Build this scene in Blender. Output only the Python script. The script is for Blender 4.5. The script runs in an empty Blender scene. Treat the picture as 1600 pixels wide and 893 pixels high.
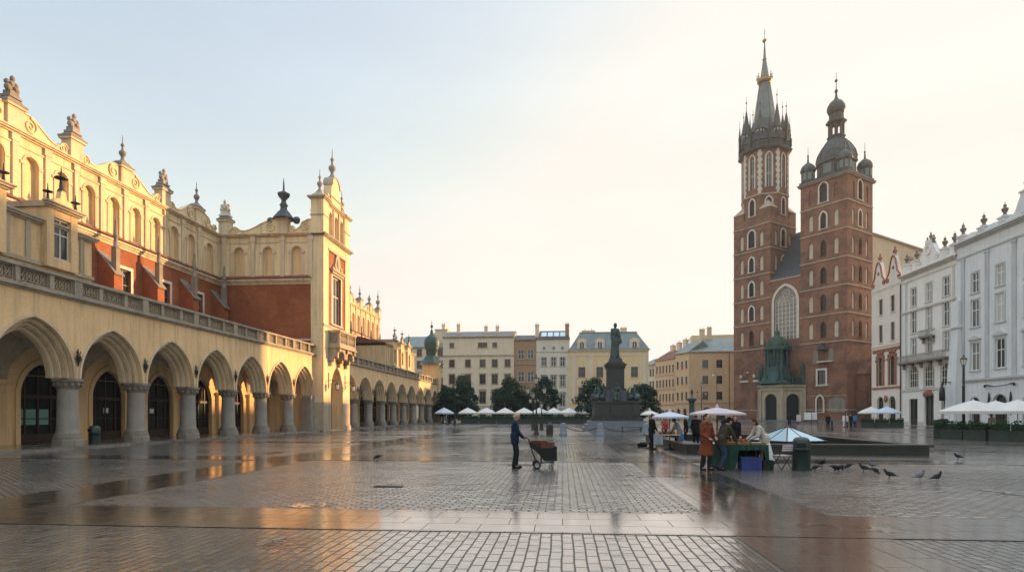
import bpy, bmesh, math, random
from mathutils import Matrix, Vector, noise as mnoise
random.seed(7)
PI = math.pi
R = math.radians
scene = bpy.context.scene
COL = scene.collection

# ------------------------------------------------------------------ camera
YAW = R(4.92)
FPX = 930.0                       # focal length in pixels of the 1600 px wide photograph
EYE = 1.75
cam_d = bpy.data.cameras.new('camera')
cam_d.sensor_width = 36.0
cam_d.lens = FPX / 1600 * 36
cam_d.shift_y = 0.1247
cam_d.clip_start = 0.1
cam_d.clip_end = 6000
cam = bpy.data.objects.new('camera', cam_d)
cam.location = (0, 0, EYE)
cam.rotation_euler = (R(90), 0, YAW)
COL.objects.link(cam)
scene.camera = cam

# ------------------------------------------------------------------ light
SUN_EL = R(7.5)
SUN_AZ = math.atan2(1.0, 0.78)          # clockwise from +Y
world = bpy.data.worlds.new('World')
scene.world = world
world.use_nodes = True
wn = world.node_tree
bg = wn.nodes['Background']
sky = wn.nodes.new('ShaderNodeTexSky')
sky.sky_type = 'NISHITA'
sky.sun_disc = False
sky.sun_elevation = SUN_EL
sky.sun_rotation = SUN_AZ
sky.altitude = 200
sky.air_density = 1.0
sky.dust_density = 3.0
sky.ozone_density = 1.0
hs = wn.nodes.new('ShaderNodeHueSaturation')          # thin morning haze: paler, flatter sky
hs.inputs['Saturation'].default_value = 1.08
gm = wn.nodes.new('ShaderNodeGamma'); gm.inputs[1].default_value = 0.7
wn.links.new(sky.outputs[0], hs.inputs['Color']); wn.links.new(hs.outputs[0], gm.inputs[0])
tint = wn.nodes.new('ShaderNodeMix'); tint.data_type = 'RGBA'; tint.blend_type = 'MULTIPLY'; tint.inputs[0].default_value = 1.0
tint.inputs[7].default_value = (1.25, 1.10, 1.02, 1)
wn.links.new(gm.outputs[0], tint.inputs[6])
sp_ = wn.nodes.new('ShaderNodeSeparateColor'); cb_ = wn.nodes.new('ShaderNodeCombineColor')
wn.links.new(tint.outputs[2], sp_.inputs[0])
for ch, cap_v in enumerate((1.68, 1.585, 1.48)):          # the haze near the sun saturates to a warm cream
    sm_ = wn.nodes.new('ShaderNodeMath'); sm_.operation = 'SMOOTH_MIN'; sm_.inputs[1].default_value = cap_v; sm_.inputs[2].default_value = .35
    wn.links.new(sp_.outputs[ch], sm_.inputs[0]); wn.links.new(sm_.outputs[0], cb_.inputs[ch])
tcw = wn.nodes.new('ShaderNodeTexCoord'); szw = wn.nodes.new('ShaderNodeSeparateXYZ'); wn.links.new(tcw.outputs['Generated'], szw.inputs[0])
zen = wn.nodes.new('ShaderNodeMapRange'); zen.interpolation_type = 'SMOOTHSTEP'          # overhead sky brightened out of view, added to lift shaded walls and paving
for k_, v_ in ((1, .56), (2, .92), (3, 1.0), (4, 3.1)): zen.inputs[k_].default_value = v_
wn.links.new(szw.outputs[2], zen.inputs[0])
cln = wn.nodes.new('ShaderNodeTexNoise'); cln.inputs['Scale'].default_value = 2.2; cln.inputs['Detail'].default_value = 5
mpw = wn.nodes.new('ShaderNodeMapping'); mpw.inputs['Scale'].default_value = (1, 1, 4); wn.links.new(tcw.outputs['Generated'], mpw.inputs[0]); wn.links.new(mpw.outputs[0], cln.inputs['Vector'])
clr = wn.nodes.new('ShaderNodeMapRange')
for k_, v_ in ((1, .35), (2, .7), (3, .975), (4, 1.05)): clr.inputs[k_].default_value = v_
wn.links.new(cln.outputs[0], clr.inputs[0])
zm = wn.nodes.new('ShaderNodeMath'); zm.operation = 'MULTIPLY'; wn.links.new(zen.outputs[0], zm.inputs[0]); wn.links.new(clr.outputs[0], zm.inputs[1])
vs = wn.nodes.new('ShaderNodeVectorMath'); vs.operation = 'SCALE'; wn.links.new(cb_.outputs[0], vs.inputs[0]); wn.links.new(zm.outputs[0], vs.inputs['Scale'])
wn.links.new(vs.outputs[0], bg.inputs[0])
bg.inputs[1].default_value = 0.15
sun_d = bpy.data.lights.new('sun', 'SUN')
sun_d.energy = 2.7
sun_d.angle = R(0.6)
sun_d.color = (1.0, 0.57, 0.25)
sun = bpy.data.objects.new('sun', sun_d)
sv = Vector((math.sin(SUN_AZ) * math.cos(SUN_EL), math.cos(SUN_AZ) * math.cos(SUN_EL), math.sin(SUN_EL)))
sun.rotation_euler = (-sv).to_track_quat('-Z', 'Y').to_euler()
sun.location = (60, 40, 80)
COL.objects.link(sun)
scene.view_settings.view_transform = 'Standard'
scene.view_settings.look = 'None'
scene.view_settings.exposure = 2.0
scene.view_settings.gamma = 1.0
scene.view_settings.use_curve_mapping = False
scene.cycles.max_bounces = 6
scene.cycles.diffuse_bounces = 3
scene.cycles.glossy_bounces = 3
scene.cycles.transmission_bounces = 2
scene.cycles.transparent_max_bounces = 6
scene.cycles.use_denoising = True

# ------------------------------------------------------------------ helpers
def gp(px, py):
    """ground point seen at a pixel of the 1600 px photograph (used to read off positions)"""
    d = EYE * FPX / (py - 646.0)
    u = (px - 800.0) / FPX
    return Vector((d * (u * math.cos(YAW) - math.sin(YAW)), d * (math.cos(YAW) + u * math.sin(YAW)), 0))

def T(x, y, z=0.0): return Matrix.Translation((x, y, z))
def RZ(deg): return Matrix.Rotation(R(deg), 4, 'Z')

class MB:
    def __init__(s, M=None):
        s.v = []; s.f = []; s.mi = []; s.sm = []
        s.M = M or Matrix.Identity(4)
        s.cur = 0
    def add(s, verts, faces, smooth=False):
        b = len(s.v); M = s.M
        s.v.extend([tuple(M @ Vector(p)) for p in verts])
        s.f.extend([tuple(i + b for i in fc) for fc in faces])
        s.mi.extend([s.cur] * len(faces)); s.sm.extend([smooth] * len(faces))
        return s
    def box(s, x0, x1, y0, y1, z0, z1):
        return s.add([(x0,y0,z0),(x1,y0,z0),(x1,y1,z0),(x0,y1,z0),(x0,y0,z1),(x1,y0,z1),(x1,y1,z1),(x0,y1,z1)],
                     [(0,3,2,1),(4,5,6,7),(0,1,5,4),(1,2,6,5),(2,3,7,6),(3,0,4,7)])
    def cbox(s, cx, cy, cz, sx, sy, sz):
        return s.box(cx-sx/2, cx+sx/2, cy-sy/2, cy+sy/2, cz-sz/2, cz+sz/2)
    def quad(s, a, b, c, d): return s.add([a,b,c,d], [(0,1,2,3)])
    def prism(s, poly, y0, y1, smooth=False):            # poly in (x, z), extruded along y
        n = len(poly)
        v = [(x,y0,z) for x,z in poly] + [(x,y1,z) for x,z in poly]
        f = [tuple(range(n)), tuple(range(2*n-1, n-1, -1))]
        s.add(v, f)
        s.add(v, [(i, i+n, (i+1)%n+n, (i+1)%n) for i in range(n)], smooth)
        return s
    def prismz(s, poly, z0, z1, top=1.0, c=(0,0)):       # poly in (x, y), extruded along z
        n = len(poly)
        v = [(x,y,z0) for x,y in poly] + [(c[0]+(x-c[0])*top, c[1]+(y-c[1])*top, z1) for x,y in poly]
        f = [tuple(range(n-1,-1,-1)), tuple(range(n, 2*n))] + [(i,(i+1)%n,(i+1)%n+n,i+n) for i in range(n)]
        return s.add(v, f)
    def lathe(s, cx, cy, prof, n=12, a0=0.0, smooth=True, sx=1.0, sy=1.0):
        v = []; f = []
        for r, z in prof:
            for k in range(n):
                a = a0 + 2*PI*k/n
                v.append((cx+r*math.cos(a)*sx, cy+r*math.sin(a)*sy, z))
        for j in range(len(prof)-1):
            for k in range(n):
                k2 = (k+1) % n
                f.append((j*n+k, j*n+k2, (j+1)*n+k2, (j+1)*n+k))
        s.add(v, f, smooth)
        m = len(prof)-1
        s.add(v, [tuple(range(n-1,-1,-1)), tuple(m*n+k for k in range(n))])
        return s
    def path(s, pts, rad, n=6, smooth=True):
        pts = [Vector(p) for p in pts]
        if not isinstance(rad, (list, tuple)): rad = [rad]*len(pts)
        v = []; f = []
        up = Vector((0,0,1))
        t0 = (pts[1]-pts[0]).normalized()
        a = t0.orthogonal().normalized()
        for i, p in enumerate(pts):
            t = (pts[min(i+1,len(pts)-1)] - pts[max(i-1,0)])
            if t.length < 1e-9: t = t0
            t = t.normalized()
            a = (a - t*a.dot(t))
            a = a.normalized() if a.length > 1e-6 else t.orthogonal().normalized()
            b = t.cross(a)
            for k in range(n):
                an = 2*PI*(k+.5)/n
                v.append(tuple(p + (a*math.cos(an) + b*math.sin(an))*rad[i]))
        for j in range(len(pts)-1):
            for k in range(n):
                k2 = (k+1) % n
                f.append((j*n+k, j*n+k2, (j+1)*n+k2, (j+1)*n+k))
        s.add(v, f, smooth)
        m = len(pts)-1
        s.add(v, [tuple(range(n-1,-1,-1)), tuple(m*n+k for k in range(n))])
        return s
    def ball(s, cx, cy, cz, rx, ry=None, rz=None, n=10, m=6):
        ry = ry or rx; rz = rz or rx
        v = [(cx,cy,cz-rz)]; f = []
        for j in range(1, m):
            t = -PI/2 + PI*j/m
            for k in range(n):
                a = 2*PI*k/n
                v.append((cx+rx*math.cos(t)*math.cos(a), cy+ry*math.cos(t)*math.sin(a), cz+rz*math.sin(t)))
        v.append((cx,cy,cz+rz))
        for k in range(n): f.append((0, 1+(k+1)%n, 1+k))
        for j in range(m-2):
            for k in range(n):
                a = 1+j*n+k; b = 1+j*n+(k+1)%n
                f.append((a,b,b+n,a+n))
        o = 1+(m-2)*n
        for k in range(n): f.append((o+k, o+(k+1)%n, len(v)-1))
        return s.add(v, f, True)
    def mesh(s, name, mats):
        me = bpy.data.meshes.new(name)
        me.from_pydata(s.v, [], s.f)
        for m in (mats if isinstance(mats, (list,tuple)) else [mats]): me.materials.append(M_[m] if isinstance(m, str) else m)
        me.polygons.foreach_set('material_index', s.mi)
        me.polygons.foreach_set('use_smooth', s.sm)
        me.update()
        return me
    def build(s, name, mats, parent=None, label=None, M=None):
        return link(name, s.mesh(name, mats), parent, label, M)

def link(name, me, parent=None, label=None, M=None):
    o = bpy.data.objects.new(name, me)
    COL.objects.link(o)
    if parent is not None: o.parent = parent
    if M is not None: o.matrix_local = M
    if label: o['label'] = label
    return o

def tag(o, label, cat, group=None):
    o['label'] = label; o['category'] = cat
    if group: o['group'] = group
    return o
def thing(name, label, cat, loc=(0,0,0), rz=0.0, group=None):
    o = bpy.data.objects.new(name, None)
    o.empty_display_size = .3
    COL.objects.link(o)
    o.location = loc; o.rotation_euler = (0,0,R(rz))
    return tag(o, label, cat, group)
def structure(o, kind='structure'):
    o['kind'] = kind; return o
KIDS = {}
def dup(o, loc=None, rz=None, label=None, parent=None, scale=None):
    c = o.copy(); COL.objects.link(c)
    if parent is not None: c.parent = parent
    for ch in [x for x in bpy.data.objects if x.parent == o]: dup(ch, parent=c)
    if loc is not None: c.location = loc
    if rz is not None: c.rotation_euler = (0,0,R(rz))
    if scale is not None: c.scale = (scale,)*3
    if label: c['label'] = label
    return c

# ------------------------------------------------------------------ materials
M_ = {}
class NT:
    def __init__(s, name):
        s.m = bpy.data.materials.new(name); s.m.use_nodes = True
        s.t = s.m.node_tree; s.b = s.t.nodes['Principled BSDF']; M_[name] = s.m
    def n(s, typ, **kw):
        nd = s.t.nodes.new('ShaderNode'+typ)
        for k, v in kw.items():
            if k.startswith('i_'): nd.inputs[k[2:].replace('_',' ')].default_value = v
            else: setattr(nd, k, v)
        return nd
    def l(s, a, b): s.t.links.new(a, b)
    def noise(s, vec, scale, detail=4, rough=.55):
        nd = s.n('TexNoise'); nd.inputs['Scale'].default_value = scale; nd.inputs['Detail'].default_value = detail
        nd.inputs['Roughness'].default_value = rough
        if vec is not None: s.l(vec, nd.inputs['Vector'])
        return nd.outputs[0]
    def ramp(s, fac, p0, p1, c0=(0,0,0,1), c1=(1,1,1,1)):
        nd = s.n('ValToRGB'); e = nd.color_ramp.elements
        e[0].position = p0; e[1].position = p1; e[0].color = c0; e[1].color = c1
        s.l(fac, nd.inputs[0]); return nd.outputs[0]
    def mix(s, fac, a, b, mode='MIX'):
        nd = s.n('Mix', data_type='RGBA', blend_type=mode)
        for sock, val in ((nd.inputs[0], fac), (nd.inputs[6], a), (nd.inputs[7], b)):
            if isinstance(val, (int,float)): sock.default_value = val
            elif isinstance(val, (tuple,list)): sock.default_value = (*val[:3], 1)
            else: s.l(val, sock)
        return nd.outputs[2]
    def math(s, op, a, b=None):
        nd = s.n('Math', operation=op)
        for k, val in enumerate((a, b)):
            if val is None: continue
            if isinstance(val, (int,float)): nd.inputs[k].default_value = val
            else: s.l(val, nd.inputs[k])
        return nd.outputs[0]
    def bump(s, h, strength, dist, normal=None):
        nd = s.n('Bump'); nd.inputs['Strength'].default_value = strength; nd.inputs['Distance'].default_value = dist
        s.l(h, nd.inputs['Height'])
        if normal is not None: s.l(normal, nd.inputs['Normal'])
        return nd.outputs[0]
    def setp(s, **kw):
        for k, v in kw.items():
            k = k.replace('_',' ')
            if isinstance(v, (int,float,tuple)): s.b.inputs[k].default_value = v
            else: s.l(v, s.b.inputs[k])
def dk(c, f): return tuple(x*f for x in c)

def surf(name, col, rough=.75, var=.18, scale=1.2, fine=14, bump=.15, bd=.02, metal=0.0, streak=.0, spec=.4, stain=None):
    """plain painted / stone / metal surface: two noises for colour, fine bump, optional rain streaks"""
    q = NT(name)
    tc = q.n('TexCoord').outputs['Object']
    big = q.noise(tc, scale, 5)
    sm = q.noise(tc, fine, 4)
    c = q.mix(q.ramp(big, .3, .7), dk(col, 1-var), dk(col, 1+var))
    c = q.mix(.35, c, q.mix(q.ramp(sm, .3, .7), dk(col, 1-var*1.4), dk(col, 1+var)))
    if streak:
        mp = q.n('Mapping'); mp.inputs['Scale'].default_value = (1.6, 1.6, .13); q.l(tc, mp.inputs[0])
        st = q.ramp(q.noise(mp.outputs[0], 1.3, 6, .7), .47, .66)
        c = q.mix(q.math('MULTIPLY', st, streak), c, stain or dk(col, .45))
    q.setp(Base_Color=c, Roughness=rough, Metallic=metal, Specular_IOR_Level=spec)
    if bump: q.setp(Normal=q.bump(sm, bump, bd))
    return q

def wallmap(q, sx=1.0, sz=1.0):
    """(u, z) coordinates that follow a vertical wall whichever way it faces (object space)"""
    tc = q.n('TexCoord')
    so = q.n('SeparateXYZ'); q.l(tc.outputs['Object'], so.inputs[0])
    sn = q.n('SeparateXYZ'); q.l(tc.outputs['Normal'], sn.inputs[0])
    cond = q.math('GREATER_THAN', q.math('ABSOLUTE', sn.outputs[1]), q.math('ABSOLUTE', sn.outputs[0]))
    u = q.math('ADD', q.math('MULTIPLY', so.outputs[0], cond),
               q.math('MULTIPLY', so.outputs[1], q.math('SUBTRACT', 1.0, cond)))
    cb = q.n('CombineXYZ'); q.l(u, cb.inputs[0]); q.l(so.outputs[2], cb.inputs[1])
    return cb.outputs[0], tc.outputs['Object']

def brick(name, c1, c2, mortar, bw=.3, bh=.1, patch=None, amt=.6, rough=.85):
    q = NT(name)
    uv, ob = wallmap(q)
    bt = q.n('TexBrick'); q.l(uv, bt.inputs['Vector'])
    bt.inputs['Color1'].default_value = (*c1,1); bt.inputs['Color2'].default_value = (*c2,1); bt.inputs['Mortar'].default_value = (*mortar,1)
    bt.inputs['Scale'].default_value = 1; bt.inputs['Brick Width'].default_value = bw; bt.inputs['Row Height'].default_value = bh
    bt.inputs['Mortar Size'].default_value = .008; bt.inputs['Bias'].default_value = -.1
    big = q.ramp(q.noise(ob, .33, 7, .7), .45, .57)
    c = q.mix(q.math('MULTIPLY', big, amt), bt.outputs[0], patch or dk(c1, .5))
    mid = q.ramp(q.noise(ob, 1.9, 6, .75), .42, .66)
    c = q.mix(q.math('MULTIPLY', mid, .45), c, dk(c2, 1.5))
    q.setp(Base_Color=c, Roughness=rough, Specular_IOR_Level=.25, Normal=q.bump(bt.outputs['Fac'], .25, .02))
    return q

surf('plaster_cream', (.72,.505,.265), .85, .15, .35, 7, .15, .02, streak=.6, stain=(.34,.255,.155))
surf('plaster_attic', (.74,.58,.34), .85, .16, .4, 7, .15, .02, streak=.6, stain=(.32,.25,.16))
surf('stone_trim', (.42,.35,.25), .85, .2, .8, 11, .2, .03, streak=.45, stain=(.14,.12,.09))
surf('stone_cream', (.62,.495,.325), .85, .18, .7, 9, .15, .02, streak=.5, stain=(.22,.18,.12))
surf('stone_dark', (.235,.205,.165), .85, .25, 1.0, 11, .25, .03, streak=.4, stain=(.07,.065,.055))
surf('stone_balus', (.33,.285,.215), .85, .22, .9, 11, .2, .03, streak=.5, stain=(.11,.1,.08))
surf('stone_grey', (.30,.275,.235), .8, .22, 1.2, 14, .25, .02, streak=.35, stain=(.13,.12,.1))
surf('stone_white', (.62,.57,.48), .85, .15, .9, 12, .15, .02, streak=.3, stain=(.3,.27,.22))
brick('brick_hall', (.34,.105,.034), (.22,.065,.026), (.34,.2,.11), .3, .1, (.17,.05,.024), .6)
brick('brick_church', (.265,.12,.07), (.18,.085,.053), (.30,.21,.15), .32, .11, (.088,.052,.04), .68)
surf('plaster_niche', (.55,.47,.36), .85, .15, .8, 9, .1)
surf('copper_dark', (.036,.047,.046), .62, .35, 1.2, 9, .2, .03, spec=.5, streak=.5, stain=(.12,.16,.14))
surf('copper_green', (.028,.062,.052), .55, .35, 1.4, 9, .2, .03, streak=.5, stain=(.06,.15,.12))
surf('copper_verdigris', (.032,.085,.052), .6, .3, 1.2, 7, .2, .03)
surf('slate', (.045,.05,.055), .6, .3, 1.5, 20, .3, .03)
surf('roof_tile', (.20,.075,.04), .8, .3, 1.5, 20, .4, .04)
surf('roof_metal', (.165,.21,.19), .5, .25, .6, 8, .15, .03, streak=.4, stain=(.09,.1,.1))
surf('wood_dark', (.035,.022,.014), .45, .3, 3, 25, .2, .01)
surf('wood_brown', (.22,.10,.045), .6, .3, 3, 30, .25, .01)
surf('crate_dark', (.13,.05,.025), .65, .3, 3, 30, .25, .01)
surf('tub_dark', (.014,.016,.014), .7, .3, 3, 25, .1, .005, spec=.25)
surf('roof_grey', (.15,.14,.13), .6, .25, .8, 10, .15, .03)
surf('iron', (.012,.013,.013), .45, .3, 3, 30, .1, .005, spec=.5)
surf('bronze', (.028,.048,.042), .45, .4, 3, 14, .2, .02, spec=.5, streak=.5, stain=(.06,.13,.11))
surf('granite_dark', (.036,.037,.038), .4, .25, 2, 40, .1, .01, streak=.3, stain=(.02,.02,.02))
surf('granite_blue', (.16,.18,.20), .5, .25, 2, 40, .1, .01)
surf('gold', (.36,.25,.11), .45, .25, 3, 20, .1, .01, metal=.8)
surf('white_paint', (.78,.76,.71), .55, .06, 2, 20, .05, .005)
surf('frame_brown', (.16,.10,.06), .5, .15, 3, 25, .05, .005)
surf('plaster_white', (.79,.75,.685), .85, .08, .5, 8, .1, .02, streak=.25, stain=(.4,.39,.37))
surf('plaster_blue', (.70,.70,.68), .85, .08, .5, 8, .1, .02, streak=.25, stain=(.3,.33,.35))
surf('trim_blue', (.50,.51,.50), .85, .12, .8, 8, .15, .02, streak=.5, stain=(.33,.33,.32))
surf('trim_white', (.57,.54,.49), .85, .12, .8, 8, .15, .02, streak=.5, stain=(.36,.34,.31))
surf('plaster_pink', (.74,.65,.56), .85, .08, .5, 8, .1, .02, streak=.25, stain=(.4,.34,.28))
surf('plaster_tan', (.69,.57,.41), .85, .1, .5, 8, .1, .02, streak=.3, stain=(.33,.28,.21))
surf('plaster_brown', (.36,.22,.12), .85, .1, .5, 8, .1, .02, streak=.3, stain=(.2,.12,.07))
surf('plaster_pale', (.65,.59,.48), .85, .1, .5, 8, .1, .02, streak=.3, stain=(.33,.3,.24))
surf('plaster_yellow', (.73,.55,.31), .85, .08, .5, 8, .1, .02, streak=.25, stain=(.4,.28,.14))
surf('plaster_orange', (.66,.45,.27), .85, .1, .5, 8, .1, .02, streak=.3, stain=(.33,.2,.1))
surf('plaster_ochre', (.52,.42,.28), .85, .12, .4, 8, .1, .02, streak=.3, stain=(.3,.24,.16))
surf('terracotta', (.30,.12,.07), .8, .25, 2, 14, .3, .03)
surf('canvas_white', (.64,.60,.54), .9, .06, 1.5, 16, .1, .01)
surf('canvas_grey', (.62,.62,.66), .9, .08, 1.5, 16, .1, .01)
surf('canvas_pink', (.56,.46,.47), .9, .1, 1.5, 16, .1, .01)
surf('canvas_blue', (.52,.555,.61), .9, .12, 2.5, 16, .1, .01)
surf('hedge_box', (.035,.045,.035), .7, .3, 3, 20, .3, .02)
surf('rubber', (.012,.012,.012), .8, .2, 5, 30, .1, .005)
surf('steel', (.32,.32,.33), .35, .15, 5, 30, .1, .005, metal=.9)
surf('bin_green', (.018,.036,.03), .38, .25, 3, 25, .1, .005, spec=.5)
surf('cloth_green', (.009,.042,.026), .9, .25, 3, 40, .3, .01)
surf('plastic_blue', (.008,.028,.16), .4, .1, 3, 25, .05, .005, spec=.5)
surf('wet_stone_dark', (.016,.021,.019), .45, .3, 1.5, 20, .15, .01, spec=.5)
surf('notice_teal', (.16,.32,.30), .4, .1, 3, 20, .0)
surf('paper', (.72,.70,.66), .7, .08, 6, 30, .0)
def glass(name, col, rough=.06, spec=.6):
    q = NT(name)
    oi = q.n('ObjectInfo').outputs['Random']
    tc = q.n('TexCoord').outputs['Object']
    c = q.mix(q.ramp(oi, .3, 1.0), col, dk(col, 2.6))
    q.setp(Base_Color=c, Roughness=rough, Specular_IOR_Level=spec)
    q.setp(Normal=q.bump(q.noise(tc, 1.1, 2), .25, .03))
glass('glass', (.02,.023,.026))
glass('glass_dark', (.008,.009,.010), .2, .25)
glass('glass_curtain', (.20,.195,.18), .12)
glass('glass_roof', (.26,.37,.40), .12)
q = NT('lamp_glass'); q.setp(Base_Color=(.75,.68,.55,1), Roughness=.3)
q = NT('skin'); q.setp(Base_Color=(.42,.22,.15,1), Roughness=.55, Subsurface_Weight=.05)
def cloth(name, col, var=.2): return surf(name, col, .9, var, 5, 45, .25, .006, spec=.2)
cloth('cloth_navy', (.013,.022,.05)); cloth('cloth_dark', (.016,.018,.024)); cloth('cloth_black', (.011,.011,.012))
cloth('cloth_rust', (.17,.048,.022), .45); cloth('cloth_blue', (.05,.15,.33)); cloth('cloth_cream', (.52,.47,.38))
cloth('cloth_denim', (.03,.045,.075)); cloth('cloth_olive', (.05,.045,.028)); cloth('cloth_white', (.66,.63,.58))
cloth('cloth_pinkish', (.45,.27,.21)); cloth('cloth_red', (.38,.09,.06)); cloth('cloth_grey', (.25,.26,.28)); cloth('leather', (.02,.014,.01))
cloth('hair_grey', (.42,.36,.29), .3); cloth('hair_brown', (.06,.032,.016), .3); cloth('hair_black', (.012,.010,.009), .3)
cloth('feather_dark', (.025,.027,.033), .4); cloth('feather_grey', (.12,.125,.14), .3)
cloth('bread', (.42,.22,.085), .35); cloth('bread_dark', (.26,.11,.04), .35)

def leaf_mat(name, col):
    q = NT(name)
    oi = q.n('TexCoord').outputs['Object']
    a = q.noise(oi, .9, 3); b = q.noise(oi, 7, 2)
    c = q.mix(q.ramp(a, .35, .65), dk(col, .55), dk(col, 1.35))
    c = q.mix(q.math('MULTIPLY', q.ramp(b, .45, .65), .5), c, (col[0]*2.0, col[1]*1.6, col[2]*1.1))
    q.setp(Base_Color=c, Roughness=.8, Specular_IOR_Level=.12)
leaf_mat('leaves', (.015,.040,.024))
leaf_mat('leaves_hedge', (.018,.04,.02))

# wet paving -----------------------------------------------------------------
def paving(name, bw, rh, rot, col, rmin=.10, rmax=.34, mort=.016, bumpd=.02, off=.5, wob=.03, tint=None, tilt=.0):
    q = NT(name)
    pos = q.n('NewGeometry').outputs['Position']
    wobn = q.n('TexNoise'); wobn.inputs['Scale'].default_value = 1.1; wobn.inputs['Detail'].default_value = 2; q.l(pos, wobn.inputs['Vector'])
    va = q.n('VectorMath', operation='MULTIPLY_ADD'); q.l(wobn.outputs['Color'], va.inputs[0]); va.inputs[1].default_value = (wob*2,)*3; q.l(pos, va.inputs[2])
    mp = q.n('Mapping'); mp.inputs['Rotation'].default_value = (0,0,R(rot)); q.l(va.outputs[0], mp.inputs[0])
    bt = q.n('TexBrick', offset=off); q.l(mp.outputs[0], bt.inputs['Vector'])
    bt.inputs['Scale'].default_value = 1; bt.inputs['Brick Width'].default_value = bw; bt.inputs['Row Height'].default_value = rh
    bt.inputs['Mortar Size'].default_value = mort; bt.inputs['Mortar Smooth'].default_value = .6; bt.inputs['Bias'].default_value = 0
    bt.inputs['Color1'].default_value = (*dk(col,.62),1); bt.inputs['Color2'].default_value = (*dk(col,1.45),1); bt.inputs['Mortar'].default_value = (*dk(col,.25),1)
    big = q.noise(pos, .22, 5, .6)
    med = q.noise(pos, 1.7, 4, .6)
    fine = q.noise(pos, 30, 4, .6)
    c = q.mix(q.ramp(big, .35, .7), bt.outputs[0], dk(tint or col, 1.25))
    c = q.mix(.55, bt.outputs[0], c)
    c = q.mix(q.math('MULTIPLY', q.ramp(fine, .4, .7), .35), c, dk(col, 1.7))
    # water: smoother where pooled
    rr = q.n('MapRange'); q.l(q.math('ADD', q.math('MULTIPLY', big, .6), q.math('MULTIPLY', med, .4)), rr.inputs[0])
    rr.inputs[1].default_value = .38; rr.inputs[2].default_value = .62; rr.inputs[3].default_value = rmin*.85; rr.inputs[4].default_value = rmax*.85
    pud = q.ramp(q.noise(pos, .33, 4, .55), .63, .66)                 # shallow standing water
    dry = q.math('SUBTRACT', 1.0, pud)
    rgh = q.math('ADD', q.math('MULTIPLY', rr.outputs[0], dry), .03)
    ro = q.math('ADD', rgh, q.math('MULTIPLY', bt.outputs['Fac'], .25))
    # each stone sits slightly tilted / domed
    h = q.math('ADD', q.math('MULTIPLY', q.math('SUBTRACT', 1.0, bt.outputs['Fac']), 1.0), q.math('MULTIPLY', q.noise(pos, 9, 3), .5))
    h = q.math('ADD', h, q.math('MULTIPLY', fine, .12))
    if tilt:
        h = q.math('ADD', h, q.math('MULTIPLY', q.noise(pos, 4.3, 2), tilt))
        h = q.math('ADD', h, q.math('MULTIPLY', q.noise(pos, 1.25, 2), tilt*1.6))      # sunken and raised patches of stones
    h = q.math('MULTIPLY', h, q.math('ADD', q.math('MULTIPLY', dry, .8), .2))
    nb = q.bump(h, .25, bumpd); q.l(nb, q.b.inputs['Coat Normal'])
    q.setp(Base_Color=c, Roughness=ro, Specular_IOR_Level=q.math('SUBTRACT', 1.0, q.math('MULTIPLY', bt.outputs['Fac'], .9)), Coat_Weight=q.math('SUBTRACT', 1.0, q.math('MULTIPLY', bt.outputs['Fac'], .92)), Coat_Roughness=rgh, Coat_IOR=2.0, Normal=q.bump(h, .5, bumpd))
    return q
SET = (.082,.073,.060)
paving('setts_along', .36, .150, 90, SET, .07, .22, .015, .024, wob=.016, tilt=.9)
paving('setts_across', .30, .15, 0, SET, .11, .30, .022, .045, wob=.018, tilt=1.7)
paving('setts_skew', .30, .15, 38, dk(SET,.9), .11, .32, .022, .045, wob=.018, tilt=1.7)
paving('slabs_red', .85, .55, 0, (.068,.048,.037), .07, .20, .009, .007, wob=.01, tint=(.06,.045,.036))
paving('slabs_long', .95, .45, 90, (.068,.048,.037), .07, .20, .009, .007, wob=.01, tint=(.06,.045,.036))
paving('slabs_grey', 1.1, .6, 90, (.11,.10,.088), .12, .35, .01, .004, wob=.01)

# ------------------------------------------------------------------ ground
def sheet(name, x0, x1, y0, y1, z, m, kind='structure'):
    mb = MB(); mb.quad((x0,y0,z),(x1,y0,z),(x1,y1,z),(x0,y1,z))
    return structure(mb.build(name, m))
sheet('ground', -420, 420, -300, 520, 0.0, 'setts_across')
SX0, SP, SW = -10.5, 14.0, 1.05            # paving strips running along the square
SY0, SQ, SH = 9.65, 13.0, .92             # and across it
mb1 = MB()
kinds = ['setts_along','setts_across','setts_skew']
fields = {k: MB() for k in kinds}
pat = {(0,0):0,(0,1):1,(0,2):0,(0,3):0,(-1,0):2,(-1,1):2,(-1,2):1,(1,0):0,(1,1):1,(1,2):1,(1,3):0,(-1,3):2}
for i in range(-1, 4):
    for j in range(-1, 7):
        xa, xb = SX0+SP*i+SW, SX0+SP*(i+1)-SW
        if i == -1: xa = -24.0
        ya, yb = SY0+SQ*(j-1)+SH, SY0+SQ*j-SH
        k = kinds[pat.get((i,j), (i*2+j) % 3 if j > 3 else 0)]
        fields[k].quad((xa,ya,.004),(xb,ya,.004),(xb,yb,.004),(xa,yb,.004))
for k in kinds: structure(fields[k].build('cobbled_paving', k))
ma, mc = MB(), MB()
for i in range(0, 5):
    x = SX0+SP*i
    ma.quad((x-SW,-20,.008),(x+SW,-20,.008),(x+SW,90,.008),(x-SW,90,.008))
for j in range(-1, 7):
    y = SY0+SQ*j
    mc.quad((-24,y-SH,.012),(48,y-SH,.012),(48,y+SH,.012),(-24,y+SH,.012))
structure(ma.build('paving_strip', 'slabs_long'))
structure(mc.build('paving_strip', 'slabs_red'))
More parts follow.
